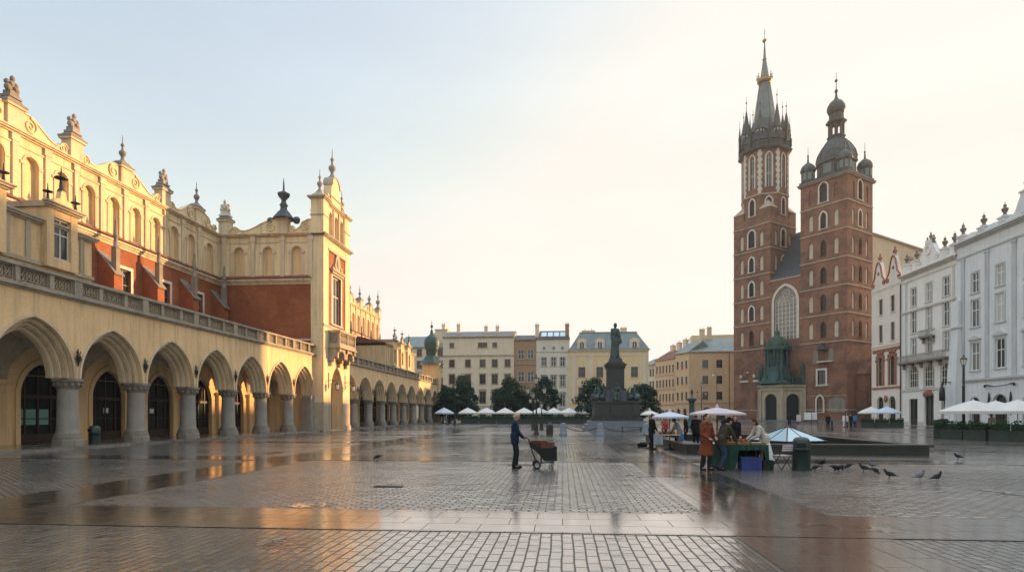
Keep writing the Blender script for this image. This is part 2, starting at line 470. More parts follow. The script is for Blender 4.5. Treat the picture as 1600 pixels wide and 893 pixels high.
# ------------------------------------------------------------------ facade helpers (x along the wall, -y outwards, z up)
def arch(a, rise, kind, n=8, off=0.0):
    """points of an arch from the left springing to the right one; off moves it outwards concentrically"""
    pts = []
    if kind == 'point':
        Rr = (a*a + rise*rise) / (2*a); c = Rr - a
        Ro = Rr + off; ap = math.acos(min(1, c/Ro))
        for k in range(n+1):
            t = ap*k/n
            pts.append((-(Ro*math.cos(t) - c), Ro*math.sin(t)))
        pts += [(-x, z) for x, z in reversed(pts[:-1])]
    elif rise > 0:
        for k in range(2*n+1):
            t = PI - PI*k/(2*n)
            pts.append(((a+off)*math.cos(t), (rise+off)*math.sin(t)))
    else:
        pts = [(-a-off, off), (a+off, off)]
    return pts
def outline(w, h, rise=0, kind='rect', off=0.0, n=8, bottom=0.0):
    ar = arch(w/2, rise, kind, n, off)
    return [(-w/2-off, -bottom)] + [(x, h+z) for x, z in ar] + [(w/2+off, -bottom)]
def band(mb, M2, outer, inner, y0, y1, closed=False):
    """frame between two outlines with equal point counts, from y0 (front) to y1"""
    n = len(outer); sv = mb.M; mb.M = sv @ M2
    v = [(x,y0,z) for x,z in outer] + [(x,y0,z) for x,z in inner] + [(x,y1,z) for x,z in outer] + [(x,y1,z) for x,z in inner]
    f = []
    for i in range(n if closed else n-1):
        j = (i+1) % n
        f += [(i,j,j+n,i+n), (i+n,j+n,j+3*n,i+3*n), (i,i+2*n,j+2*n,j)]
    if not closed:
        f += [(0,n,3*n,2*n), (n-1,2*n-1,4*n-1,3*n-1)]
    mb.add(v, f); mb.M = sv
class Op:
    def __init__(s, x, w, zb, h, rise=0, kind='rect', depth=.25):
        s.x=x; s.w=w; s.zb=zb; s.h=h; s.rise=rise; s.kind=kind if rise else 'rect'; s.depth=depth
        s.top = zb+h+rise
def wall(mb, x0, x1, z0, z1, y, ops, rev=True):
    """wall sheet with real openings and their reveals"""
    xs = sorted({x0, x1, *[o.x-o.w/2 for o in ops], *[o.x+o.w/2 for o in ops]})
    zs = sorted({z0, z1, *[o.zb for o in ops], *[o.top for o in ops]})
    xs = [x for x in xs if x0-1e-6 <= x <= x1+1e-6]; zs = [z for z in zs if z0-1e-6 <= z <= z1+1e-6]
    for i in range(len(xs)-1):
        run = None
        for j in range(len(zs)-1):
            cx, cz = (xs[i]+xs[i+1])/2, (zs[j]+zs[j+1])/2
            hole = any(abs(cx-o.x) < o.w/2 and o.zb < cz < o.top for o in ops)
            if not hole:
                if run is None: run = zs[j]
            if hole and run is not None:
                mb.quad((xs[i],y,run),(xs[i+1],y,run),(xs[i+1],y,zs[j]),(xs[i],y,zs[j])); run = None
        if run is not None:
            mb.quad((xs[i],y,run),(xs[i+1],y,run),(xs[i+1],y,zs[-1]),(xs[i],y,zs[-1]))
    for o in ops:
        ol = [(o.x+a, o.zb+b) for a, b in outline(o.w, o.h, o.rise, o.kind)]
        if o.rise:
            ar = ol[1:-1]
            for (xa,za),(xb,zb_) in zip(ar[:-1], ar[1:]):
                mb.quad((xa,y,za),(xb,y,zb_),(xb,y,o.top),(xa,y,o.top))
        if rev:
            n = len(ol)
            v = [(x,y,z) for x,z in ol] + [(x,y+o.depth,z) for x,z in ol]
            mb.add(v, [(i,(i+1)%n,(i+1)%n+n,i+n) for i in range(n)])
def shell(mb, x0, x1, y0, y1, z0, z1, front=False):
    """closed body behind a wall: sides, back and top"""
    mb.quad((x0,y0,z0),(x0,y1,z0),(x0,y1,z1),(x0,y0,z1)); mb.quad((x1,y0,z0),(x1,y1,z0),(x1,y1,z1),(x1,y0,z1))
    mb.quad((x0,y1,z0),(x1,y1,z0),(x1,y1,z1),(x0,y1,z1)); mb.quad((x0,y0,z1),(x1,y0,z1),(x1,y1,z1),(x0,y1,z1))
    if front: mb.quad((x0,y0,z0),(x1,y0,z0),(x1,y0,z1),(x0,y0,z1))
def cornice(mb, x0, x1, y, z, steps=((.10,.12),(.22,.12),(.34,.10)), ends=True):
    """projecting moulding: list of (projection, height) from below upwards"""
    for p, h in steps:
        e = p if ends else 0
        mb.box(x0-e, x1+e, y-p, y+.02, z, z+h); z += h
    return z
WC = {}
def window(parent, M, w, h, rise=0, kind='rect', frame='white_paint', gl='glass', cols=2, bars=(.62,), t=.07,
           sur=.14, surm=None, sill=True, depth=.18, hood=None, name='window', gname='pane', proud=.045):
    key = (w,h,rise,kind,frame,gl,cols,tuple(bars),t,sur,surm,sill,depth,hood,name)
    if key not in WC:
        mb = MB()
        I = Matrix.Identity(4)
        band(mb, I, outline(w,h,rise,kind), outline(w-2*t,h,max(rise-t,0) if rise else 0,kind) if rise else [(-w/2+t,0),(-w/2+t,h-t),(w/2-t,h-t),(w/2-t,0)], depth-.06, depth)
        mb.box(-w/2+t, w/2-t, depth-.06, depth, 0, t)
        for k in range(1, cols):
            x = -w/2 + w*k/cols
            top = h
            if rise:
                ar = arch(w/2, rise, kind)
                top = h + max([z for (xa,z) in ar if abs(xa-x) < w*.12] or [0]) - .02
            mb.box(x-t*.45, x+t*.45, depth-.055, depth-.003, t, top)
        for b in bars: mb.box(-w/2+t, w/2-t, depth-.052, depth-.006, h*b-t*.4, h*b+t*.4)
        if rise and cols > 1: mb.box(-w/2+t, w/2-t, depth-.05, depth-.007, h-t*.4, h+t*.4)
        mb.cur = 1
        if sur:
            if rise: band(mb, I, outline(w,h,rise,kind,off=sur), outline(w,h,rise,kind), -proud, 0.0)
            else: band(mb, I, [(-w/2-sur,0),(-w/2-sur,h+sur),(w/2+sur,h+sur),(w/2+sur,0)], [(-w/2,0),(-w/2,h),(w/2,h),(w/2,0)], -proud, 0.0)
        if sill: mb.box(-w/2-sur-.08, w/2+sur+.08, -.14, .05, -.13, -.002)
        zt = h+rise+sur
        if hood == 'flat':
            mb.box(-w/2-sur-.15, w/2+sur+.15, -.20, 0, zt+.12, zt+.22); mb.box(-w/2-sur, w/2+sur, -.10, 0, zt, zt+.12)
        elif hood == 'tri':
            a = w/2+sur+.2
            mb.prism([(-a,zt+.12),(a,zt+.12),(a,zt+.2),(0,zt+.2+a*.42),(-a,zt+.2)], -.2, 0)
            mb.box(-w/2-sur, w/2+sur, -.08, 0, zt, zt+.12)
        elif hood == 'seg':
            a = w/2+sur+.2
            mb.prism([(-a,zt+.12),(a,zt+.12)] + [(a*math.cos(PI*k/8), zt+.2+a*.38*math.sin(PI*k/8)) for k in range(9)], -.2, 0)
            mb.box(-w/2-sur, w/2+sur, -.08, 0, zt, zt+.12)
        me = mb.mesh(name, [frame, surm or frame])
        g = MB()
        g.prism(outline(w-.01,h,rise,kind) , depth-.025, depth+.01)
        WC[key] = (me, g.mesh(gname, gl))
    me, ge = WC[key]
    o = link(name, me, parent, None, M)
    link(gname, ge, o)
    return o
def Mw(F, x, y, z): return F @ T(x, y, z)

FIN = {}
def finial_mesh(kind, m):
    k = (kind, m)
    if k in FIN: return FIN[k]
    mb = MB()
    if kind == 'urn':
        mb.lathe(0,0,[(.42,0),(.42,.12),(.26,.2),(.18,.42),(.30,.62),(.40,.85),(.42,1.0),(.30,1.12),(.14,1.2),(.20,1.32),(.22,1.45),(.12,1.6),(.05,1.7),(.02,2.0)], 10)
    elif kind == 'mask':
        mb.box(-.5,.5,-.4,.4,0,.16); mb.box(-.36,.36,-.3,.3,.16,.5)
        for a in (-1,1):
            mb.ball(a*.3,-.05,.72,.26,.24,.3,8,5); mb.ball(a*.34,0,1.1,.2,.2,.22,8,5); mb.ball(a*.18,-.2,1.0,.16,.14,.2,8,5)
        mb.ball(0,0,.9,.34,.3,.5,8,6); mb.ball(0,-.1,1.45,.18,.16,.24,8,5); mb.ball(.05,-.28,.75,.12,.1,.14,6,4)
    elif kind == 'spire':
        mb.lathe(0,0,[(.34,0),(.34,.1),(.2,.18),(.14,.5),(.28,.72),(.34,.9),(.28,1.08),(.12,1.2),(.09,1.5),(.17,1.64),(.17,1.74),(.06,1.86),(.03,2.5),(.01,2.7)], 10)
    elif kind == 'stub':
        mb.lathe(0,0,[(.32,0),(.34,.15),(.18,.25),(.22,.5),(.3,.7),(.2,.85),(.1,.95),(.16,1.1),(.08,1.25),(.02,1.4)], 8)
    elif kind == 'cross':
        mb.lathe(0,0,[(.2,0),(.1,.15),(.07,.5),(.02,1.2)], 6)
        mb.lathe(0,0,[(.05,.55),(.3,.62),(.3,.68),(.05,.75)], 8)
    FIN[k] = mb.mesh('finial', m)
    return FIN[k]
def finial(parent, M, kind='urn', m='stone_trim', s=1.0, label=None):
    return link('finial', finial_mesh(kind, m), parent, label, M @ Matrix.Scale(s, 4))
def spiral(mb, cx, cz, r, y, th=.07, turns=1.6, dirn=1, a0=0.0, n=26):
    pts = []
    for k in range(n+1):
        t = k/n
        a = a0 + dirn*2*PI*turns*t
        rr = r*(1-t*.86)
        pts.append((cx+rr*math.cos(a), y, cz+rr*math.sin(a)))
    mb.path(pts, [th*(1-.4*k/n) for k in range(n+1)], 5)

# ================================================================== the long market hall on the left
HX = -24.5
hall = thing('market_hall', 'long cream and red brick market hall with pointed arcade and ornate attic, at left', 'building', (HX, 0, 0), 90)
NEAR = [13.55, 18.4, 23.25, 28.1, 32.95, 37.8, 42.6, 47.45, 52.3, 57.0]
FAR = [63.9, 69.2, 74.8, 80.4, 86.0, 91.7, 97.5, 103.4, 109.6, 114.6]
SPR, RISE = 3.52, 2.75
def arcade(xs, first_half, last_half):
    """moulded pointed arches between the column axes xs"""
    ops = []
    for a, b in zip(xs[:-1], xs[1:]):
        w = (b-a) - .42
        ops.append((.5*(a+b), w))
    mb = MB(); st = MB()
    wall(mb, xs[0], xs[-1], SPR, 7.42, 0, [Op(x, w, SPR, 0.0001, RISE, 'point', .22) for x, w in ops])
    mb.quad((xs[0],1.0,SPR),(xs[-1],1.0,SPR),(xs[-1],1.0,7.4),(xs[0],1.0,7.4)) if False else None
    # inner orders step in concentrically
    for x, w in ops:
        a = w/2
        for k, (o1, o2, y0, y1) in enumerate(((0,-.20,.22,.50),(-.20,-.38,.46,.74),(-.38,-.55,.72,1.0))):
            band(st, T(x,0,SPR), [(-a-o1,0)] + arch(a,RISE,'point',10,o1) + [(a+o1,0)], [(-a-o2,0)] + arch(a,RISE,'point',10,o2) + [(a+o2,0)], y0, y1)
        band(st, T(x,0,SPR), arch(a,RISE,'point',10,.13), arch(a,RISE,'point',10,0.0), -.07, .03)
        for o, yy in ((-.10,.20),(-.30,.44),(-.47,.70)):
            st.path([(x+p, yy, SPR+z) for p, z in arch(a,RISE,'point',10,o)], .055, 5)
    return mb, st, ops
for xs in (NEAR, FAR):
    a_, b_, ops = arcade(xs, False, False)
    a_.build('arcade_wall', 'plaster_cream', hall); b_.build('arch_moulding', 'stone_cream', hall)
# impost blocks over the columns and the wall thickness behind
# vaults and the hall's ground floor wall, bay by bay
for xs in (NEAR, FAR):
    vault, back, plat = MB(), MB(), MB()
    ops = []
    for a, b in zip(xs[:-1], xs[1:]):
        c = (a+b)/2; hw = (b-a)/2-.42; y0, y1 = 1.0, 4.2
        n = 14; pts = []
        def h(d, a_, r_=RISE-.35):
            d = abs(d)
            if d >= a_: return 0
            Rr = (a_*a_+r_*r_)/(2*a_); cc = Rr-a_
            return math.sqrt(max(0, Rr*Rr-(d+cc)**2))
        gx = [a + (b-a)*i/n for i in range(n+1)]; gy = [y0 + (y1-y0)*j/n for j in range(n+1)]
        v = [(x, y, SPR + max(h(x-c, hw), h(y-(y0+y1)/2, (y1-y0)/2-.12))) for x in gx for y in gy]
        vault.add(v, [(i*(n+1)+j, (i+1)*(n+1)+j, (i+1)*(n+1)+j+1, i*(n+1)+j+1) for i in range(n) for j in range(n)])
        ops.append(Op(c, 2.7, .15, 2.6, 1.75, 'point', .45))
    wall(back, xs[0], xs[-1], .15, 7.3, 4.2, ops)
    for o in ops:
        band(back, T(o.x,0,o.zb), outline(o.w,o.h,o.rise,'point',off=.28), outline(o.w,o.h,o.rise,'point'), 4.12, 4.2)
    # transverse arches to the wall pilasters
    for x in xs[1:-1]:
        back.box(x-.35, x+.35, 3.95, 4.2, .15, SPR)
        back.box(x-.45, x+.45, 3.88, 4.2, SPR-.25, SPR)
    plat.box(xs[0], xs[-1], -.75, 9.9, 0, .15)
    vault.build('vault', 'stone_trim', hall)
    back.build('gallery_wall', 'plaster_cream', hall)
    plat.build('platform', 'slabs_grey', hall)
# columns
colmb, capmb, plmb = MB(), MB(), MB()
colmb.lathe(0,0,[(.52,.78),(.49,.9),(.48,1.2),(.445,2.9),(.46,3.0)], 20)
capmb.lathe(0,0,[(.46,3.0),(.52,3.03),(.50,3.1),(.54,3.22),(.62,3.32),(.66,3.36)], 20)
capmb.lathe(0,0,[(.70,3.36),(.72,3.40),(.72,3.52)], 8, PI/8, False)
for k in range(12):
    a = 2*PI*k/12
    capmb.ball(.56*math.cos(a), .56*math.sin(a), 3.22, .1, .1, .12, 6, 4)
plmb.lathe(0,0,[(.70,.15),(.70,.42),(.64,.52)], 8, PI/8, False)
plmb.lathe(0,0,[(.63,.52),(.64,.6),(.56,.68),(.58,.74),(.51,.78)], 20)
cm, km, pm = colmb.mesh('column','stone_grey'), capmb.mesh('capital','stone_dark'), plmb.mesh('plinth','stone_dark')
brk = MB()
brk.path([(0,-.06,4.15),(0,-.10,4.5),(0,-.06,5.05)], [.03,.07,.015], 6); brk.ball(0,-.1,4.62,.12,.09,.16,8,5)
for a in (-1,1):
    brk.path([(0,-.08,4.35),(a*.12,-.1,4.42),(a*.16,-.1,4.55),(a*.1,-.1,4.62)], .028, 5)
    brk.path([(0,-.08,4.75),(a*.1,-.1,4.8),(a*.12,-.1,4.9)], .024, 5)
bm_ = brk.mesh('wall_ornament','iron')
for xs in (NEAR[1:-1], FAR[1:-1]):
    for x in xs:
        c = link('column', cm, hall, None, T(x,.5,0))
        link('capital', km, c); link('plinth', pm, c)
        link('wall_ornament', bm_, hall, None, T(x,0,0))
# end piers against the gabled centre
for x in (NEAR[-1]-.35, FAR[0]+.3, FAR[-1]-.3, NEAR[0]+.3):
    pier = MB(); pier.box(x-.4,x+.4,.04,1.0,.15,SPR); pier.box(x-.5,x+.5,0.0,1.05,3.2,SPR-.01); pier.box(x-.5,x+.5,-.08,1.05,.15,.7); pier.build('half_pier', 'stone_grey', hall)
# glazed doors at the back of the arcade
dm = MB(); dg = MB()
I4 = Matrix.Identity(4)
band(dm, I4, outline(2.7,2.6,1.75,'point'), outline(2.46,2.6,1.6,'point'), .2, .32)
for x in (-.82, 0, .82): dm.box(x-.05,x+.05,.21,.31,0,3.6 if x else 4.1)
dm.box(-1.25,1.25,.2,.32,2.45,2.65); dm.box(-1.25,1.25,.2,.32,0,.5); dm.box(-1.25,1.25,.22,.3,1.3,1.36)
dg.prism(outline(2.66,2.6,1.72,'point'), .29, .33)
dmm, dgm = dm.mesh('door','wood_dark'), dg.mesh('pane','glass_dark')
nt = MB(); nt.box(-.3,.3,.255,.285,1.0,1.85); ntm = nt.mesh('notice','notice_teal')
nt2 = MB(); nt2.box(-.2,.2,.255,.285,1.0,1.32); ntm2 = nt2.mesh('notice','paper')
for xs in (NEAR, FAR):
    for i,(a, b) in enumerate(zip(xs[:-1], xs[1:])):
        d = link('door', dmm, hall, None, T((a+b)/2, 4.2, .15)); link('pane', dgm, d)
        if xs is NEAR and i in (4, 5):
            link('notice', ntm2, d, 'small white notice in the door', T(.1 if i == 4 else -.5, 0, .65))
        if xs is NEAR and i == 3:
            for dx in (-.98,-.41,.41): link('notice', ntm, d, 'teal paper notice in the door', T(dx,0,0))
# string course under the balustrade, terrace
for xs in (NEAR, FAR):
    bal = MB(); a, b = xs[0], xs[-1]
    bal.box(a,b,-.10,.5,7.42,7.52); bal.box(a,b,-.2,.5,7.52,7.64)
    bal.box(a,b,-.06,.34,7.64,7.72); bal.box(a,b,-.14,.4,8.42,8.56)
    bal.box(a,b,.5,9.9,7.3,7.62)
    for i, (a, b) in enumerate(zip(xs[:-1], xs[1:])):
        bal.box(a-.24,a+.24,-.11,.36,7.64,8.46)
        L = b-a
        for q_ in (.315, .685): bal.box(a+L*q_-.12, a+L*q_+.12, -.07, .33, 7.72, 8.42)
    bal.build('balustrade', 'stone_balus', hall)
PANC = {}
def tracery(w, h):
    k = (round(w,2), round(h,2))
    if k in PANC: return PANC[k]
    mb = MB()
    mb.box(-w/2,w/2,-.02,.1,0,.06); mb.box(-w/2,w/2,-.02,.1,h-.06,h); mb.box(-w/2,-w/2+.06,-.02,.1,.06,h-.06); mb.box(w/2-.06,w/2,-.02,.1,.06,h-.06)
    mb.box(-w/2+.06,w/2-.06,.10,.14,.06,h-.06)
    n = max(2, round(w/.36)); s = (w-.12)/n; r = min(s,h-.12)*.5
    for i in range(n):
        cx = -w/2+.06+s*(i+.5); cz = h/2
        mb.path([(cx+r*.72*math.cos(2*PI*q/10), .04, cz+r*1.25*math.sin(2*PI*q/10)) for q in range(11)], .034, 4)
        mb.path([(cx-s/2,.05,.08),(cx,.03,cz),(cx+s/2,.05,h-.08)], .03, 4)
        mb.path([(cx-s/2,.05,h-.08),(cx,.035,cz),(cx+s/2,.05,.08)], .03, 4)
        mb.ball(cx,.03,cz,.075,.05,.075,6,4)
    PANC[k] = mb.mesh('balustrade_panel', 'stone_trim')
    return PANC[k]
for xs in (NEAR, FAR):
    for a, b in zip(xs[:-1], xs[1:]):
        L = b-a
        for q0, q1, e0, e1 in ((0,.315,.24,.12),(.315,.685,.12,.12),(.685,1,.12,.24)):
            p0, p1 = a+L*q0+e0, a+L*q1-e1
            link('balustrade_panel', tracery(round(p1-p0,1), .7), hall, None, T((p0+p1)/2, .08, 7.72))

# ---- tall hall wall behind the terrace
Z_BR, Z_AT, Z_C = 14.6, 15.25, 19.35
YW = 9.9
PED_N = [15.6+4.75*k for k in range(9)]           # pedestal axes up to 53.6
PED_F = [64.0+ (109.0-64.0)/9*k for k in range(10)]
PED_N[0] = 15.6
def attic_run(F, u0, u1, peds, niche_n=2, y=0.0, ends=True, flip=0, first_ped=True, fin=('mask','urn'), last_fin=True, niches=True):
    """attic storey: pilasters and blind niches, cornice, pedestals, S-scroll parapet. F maps the wall frame to the hall"""
    w, tr = MB(F), MB(F)
    edges = sorted(set([u0] + list(peds) + [u1]))
    ops = []
    for a, b in zip(edges[:-1], edges[1:]):
        if b-a < 2.0: continue
        n = 2 if b-a > 4 else 1
        for k in range(n):
            ops.append(Op(a + (b-a)*(k+.5)/n, 1.05, Z_AT+.25, 2.3, .55, 'round', .28))
    wall(w, u0, u1, Z_AT, Z_C, y, ops)
    for o in ops:
        nb = MB(F); nb.quad((o.x-.6,y+.27,o.zb-.05),(o.x+.6,y+.27,o.zb-.05),(o.x+.6,y+.27,o.top+.05),(o.x-.6,y+.27,o.top+.05))
        nb.build('blind_niche', 'plaster_cream', hall)
        band(tr, T(o.x,0,o.zb), outline(o.w,o.h,o.rise,'round',off=.14), outline(o.w,o.h,o.rise,'round'), y-.06, y+.02)
        for sgn in (-1,1): tr.box(o.x+sgn*.66-.16, o.x+sgn*.66+.16, y-.1, y+.02, o.zb+o.h-.1, o.zb+o.h+.1)
    for a, b in zip(edges[:-1], edges[1:]):
        if b-a < 2.0: continue
        nn = 2 if b-a > 4 else 1
        for k in range(nn+(1 if b == edges[-1] else 0)):
            x = a+(b-a)*k/nn
            tr.box(x-.2,x+.2,y-.12,y+.02,Z_AT,Z_C-.45); tr.box(x-.28,x+.28,y-.16,y+.02,Z_C-.45,Z_C)
    cornice(tr, u0, u1, y, Z_BR, ((.06,.2),(.16,.15),(.28,.15),(.12,.15)), ends)
    tr.box(u0,u1,y-.06,y+.02,Z_C-.62,Z_C-.5)
    zt = cornice(tr, u0, u1, y, Z_C, ((.12,.1),(.26,.1),(.36,.09)), ends)
    tr.box(u0,u1,y,y+.7,Z_C,zt)
    for x in peds:
        tr.box(x-.55,x+.55,y-.14,y+.6,zt,zt+1.35); tr.box(x-.68,x+.68,y-.26,y+.72,zt+1.35,zt+1.5)
    pcp, tl = MB(F), MB(F)
    for x in peds:
        q_ = MB(F @ T(x, y+.23, 0)); q_.prismz([(-.72,-.52),(.72,-.52),(.72,.52),(-.72,.52)], zt+1.5, zt+1.62); q_.prismz([(-.62,-.45),(.62,-.45),(.62,.45),(-.62,.45)], zt+1.62, zt+1.92, .6); q_.build('pedestal_cap', 'stone_dark', hall)
    tl.add([(u0,y-.32,Z_AT-.02),(u1,y-.32,Z_AT-.02),(u1,y,Z_AT+.24),(u0,y,Z_AT+.24),(u0,y-.32,Z_AT-.06),(u1,y-.32,Z_AT-.06),(u1,y,Z_AT-.06),(u0,y,Z_AT-.06)], [(0,1,2,3),(4,5,1,0),(5,6,2,1),(7,4,0,3)])
    tl.build('tile_strip', 'roof_tile', hall)
    w.build('attic_wall', 'plaster_attic', hall)
    tr.build('attic_trim', 'stone_cream', hall)
    return zt
SCR = {}
def scroll(L, mirror):
    k = (round(L,1), mirror)
    if k in SCR: return SCR[k]
    mb = MB(); s = -1 if mirror else 1
    def top(t):
        z = .34 + .98*(.5+.5*math.cos(PI*min(1, max(0,(t-.1)/.62))))
        z += .42*math.exp(-((t-.90)/.085)**2)
        return z
    N = 30
    pts = [(s*(-L/2+L*k_/N), top(k_/N)) for k_ in range(N+1)]
    poly = [(s*-L/2, 0)] + pts + [(s*L/2, 0)]
    mb.prism(poly, -.02, .38)
    for (xa,za),(xb,zb) in zip(pts[:-1], pts[1:]):                  # coping
        mb.add([(xa,-.09,za),(xb,-.09,zb),(xb,.45,zb),(xa,.45,za),(xa,-.09,za+.09),(xb,-.09,zb+.09),(xb,.45,zb+.09),(xa,.45,za+.09)],
               [(0,1,5,4),(4,5,6,7),(3,7,6,2),(0,3,2,1)])
    spiral(mb, s*(-L/2+.62), .70, .52, -.05, .075, 1.7, -s, PI/2)
    spiral(mb, s*(L/2-.42), .42, .34, -.05, .06, 1.6, s, PI/2)
    SCR[k] = mb.mesh('scroll_parapet', 'plaster_attic')
    return SCR[k]
def scrolls(F, edges, y, zt, start):
    for i, (a, b) in enumerate(zip(edges[:-1], edges[1:])):
        link('scroll_parapet', scroll(b-a-1.1, (i+start) % 2 == 1), hall, None, F @ T((a+b)/2, y+.05, zt))
brk_w = MB()
wn_ops_n = [Op(x, 1.25, 9.6, 3.5, 0, 'rect', .3) for x in PED_N[2:]]
wn_ops_f = [Op(x, 1.25, 9.6, 3.5, 0, 'rect', .3) for x in PED_F[1:-1]]
wall(brk_w, 10, 57.0, 7.4, Z_BR, YW, wn_ops_n); wall(brk_w, 64, 109, 7.4, Z_BR, YW, wn_ops_f)
brk_w.box(10,57.0,YW+.02,YW+8,7.0,7.4)
shell(brk_w, 10, 109, YW, YW+16, 0, 19.2)
for o in wn_ops_n + wn_ops_f:
    window(hall, T(o.x, YW, o.zb), o.w, o.h, 0, 'rect', 'frame_brown', 'glass', 2, (.66,), .08, .24, 'stone_white', True, .24)
brk_w.build('brick_wall', 'brick_hall', hall)
z1 = attic_run(I4, 10, 57.0, PED_N, 2, YW)
scrolls(I4, PED_N, YW, z1, 0)
attic_run(I4, 64.0, 109, PED_F[1:], 2, YW)
scrolls(I4, PED_F[1:], YW, z1, 1)
link('scroll_parapet', scroll(2.2, False), hall, None, T(55.45, YW+.05, z1))
for i, x in enumerate(PED_N):
    k = 'mask' if i % 2 else 'spire'
    if i in (4,): k = 'mask'
    finial(hall, T(x, YW+.2, z1+1.9), k, 'stone_dark' if i % 2 == 0 else 'stone_grey', (.86 if k == 'mask' else .8))
for i, x in enumerate(PED_F[1:]):
    finial(hall, T(x, YW+.2, z1+1.9), 'urn' if i % 2 else 'spire', 'stone_grey', .8 if i < 8 else 1.25)
# hall roof behind the attic
rf = MB(); rf.add([(10,YW+1,19.2),(109,YW+1,19.2),(109,YW+15,19.2),(10,YW+15,19.2),(10,YW+8,21.0),(109,YW+8,21.0)], [(0,1,5,4),(2,3,4,5),(0,4,3),(1,2,5)])
rf.build('roof', 'slate', hall)
# buttresses with sloping caps and slender pinnacles
bt, bc = MB(), MB()
bt.box(-.42,.42,-1.3,0,7.4,12.2)
bt.add([(-.42,-1.3,12.2),(.42,-1.3,12.2),(.42,0,12.2),(-.42,0,12.2),(-.42,0,13.7),(.42,0,13.7)], [(0,1,5,4),(0,4,3),(1,2,5)])
bc.add([(-.5,-1.42,12.08),(.5,-1.42,12.08),(.5,0,13.78),(-.5,0,13.78),(-.5,-1.42,12.2),(.5,-1.42,12.2),(.5,0,13.92),(-.5,0,13.92)],
       [(0,1,5,4),(4,5,6,7),(0,4,7,3),(1,2,6,5)])
bc.box(-.2,.2,-1.3,-.9,12.2,14.1); bc.lathe(0,-1.1,[(.28,14.1),(.28,14.2),(.16,14.25),(.13,14.9),(.2,15.0),(.16,15.1),(.08,15.9),(.11,16.0),(.02,16.4)], 8)
bme, bce = bt.mesh('buttress','brick_hall'), bc.mesh('cap','stone_dark')
for peds in (PED_N[3:], PED_F[:-1]):
    for a in peds:
        b = a+2.4
        if b > 56: b = a+2.2
        if 57 < b < 64: continue
        o = link('buttress', bme, hall, None, T(b, YW, 0)); link('cap', bce, o)

# ---- the gabled centre block
GX0, GX1, GY = 57.0, 64.2, -.9
FS = T(GX0, YW) @ RZ(-90)                          # its side wall, u from the hall out to the front
sw = MB(FS)
LEN = YW - GY
sw.quad((0,0,7.2),(LEN-1.3,0,7.2),(LEN-1.3,0,Z_BR),(0,0,Z_BR))
sw.build('brick_wall', 'brick_hall', hall)
sl = MB(FS); sl.box(1.5,LEN-1.3,-.10,0,9.0,9.16); sl.build('string_course', 'stone_white', hall)
attic_run(FS, 0, LEN-1.3, [.55, 6.6], 1, 0.0, False)
# its own niches come from attic_run (one per bay); two more near the pier
link('scroll_parapet', scroll(4.9, True), hall, None, FS @ T(3.58, .05, z1))
link('scroll_parapet', scroll(2.4, True), hall, None, FS @ T(8.35, .05, z1))
finial(hall, FS @ T(.55,.2,z1+1.9), 'mask', 'stone_white')
gu = MB(FS)
gu.lathe(6.6,.25,[(1.05,z1+1.5),(.95,z1+1.7),(.7,z1+2.0),(.62,z1+2.15),(.36,z1+2.4),(.3,z1+2.7),(.42,z1+2.9),(.26,z1+3.1),(.22,z1+3.4),(.55,z1+3.8),(.6,z1+4.05),(.3,z1+4.2),(.1,z1+4.35),(.07,z1+5.0),(.02,z1+5.6)], 12)
for a in (-1.5,1.5): gu.ball(6.6+a*.9,.2,z1+1.35,.38,.3,.38,8,6)
gu.build('urn', 'copper_dark', hall)
vane = MB(FS); vane.path([(9.6,.3,z1+1.0),(9.6,.3,z1+2.6)], .05, 5); vane.box(9.3,10.0,.28,.32,z1+2.3,z1+2.4); vane.box(9.3,9.5,.27,.33,z1+1.9,z1+2.0); vane.build('weather_vane','iron',hall)
# front
fr = MB(); ft = MB(); fb = MB(); W = GX1-GX0; gc = (GX0+GX1)/2
aop = Op(gc-.1, 3.3, .05, 3.9, 2.7, 'point', 1.2)
wop = Op(gc, 2.3, 11.0, 5.0, 0, 'rect', .35)
wall(fr, GX0, GX1, 0, 10.6, GY, [aop])
wall(fb, GX0+1.25, GX1-1.25, 10.6, Z_C-.9, GY+.08, [wop])
for x0, x1 in ((GX0, GX0+1.3), (GX1-1.3, GX1)):     # corner piers
    fr.box(x0, x1, GY-.0, GY+1.3, 10.6, Z_C)
    z = Z_C+.29
    fr.box(x0, x1, GY, GY+1.3, z, z+3.4)
    ft.box(x0-.05, x1+.05, GY-.05, GY+1.35, z+1.75, z+1.9)
    ft.box(x0-.16, x1+.16, GY-.16, GY+1.46, z+3.4, z+3.52); ft.box(x0-.28, x1+.28, GY-.28, GY+1.58, z+3.52, z+3.66)
    ft.lathe((x0+x1)/2, GY+.65, [(1.0,z+3.66),(.9,z+3.8),(.62,z+4.0),(.45,z+4.15),(.3,z+4.35)], 4, PI/4, False)
    finial(hall, T((x0+x1)/2, GY+.65, z+4.3), 'spire', 'stone_grey', .85)
fr.box(GX0+1.25, GX1-1.25, GY+.02, GY+.8, Z_C-.9, Z_C)
fr.quad((GX0,GY,0),(GX0,YW,0),(GX0,YW,7.3),(GX0,GY,7.3)); fr.quad((GX1,GY,0),(GX1,YW,0),(GX1,YW,7.3),(GX1,GY,7.3))
shell(fr, GX0+.1, GX1-.1, GY+1.3, YW, 0, Z_C, True) if False else None
fr.box(GX0+.02, GX0+1.3, GY+.02, GY+1.3, 7.3, 10.7)
fr.quad((GX1,GY,7.3),(GX1,YW,7.3),(GX1,YW,Z_C),(GX1,GY,Z_C))
fr.quad((GX0,GY,Z_C),(GX1,GY,Z_C),(GX1,YW,Z_C),(GX0,YW,Z_C))
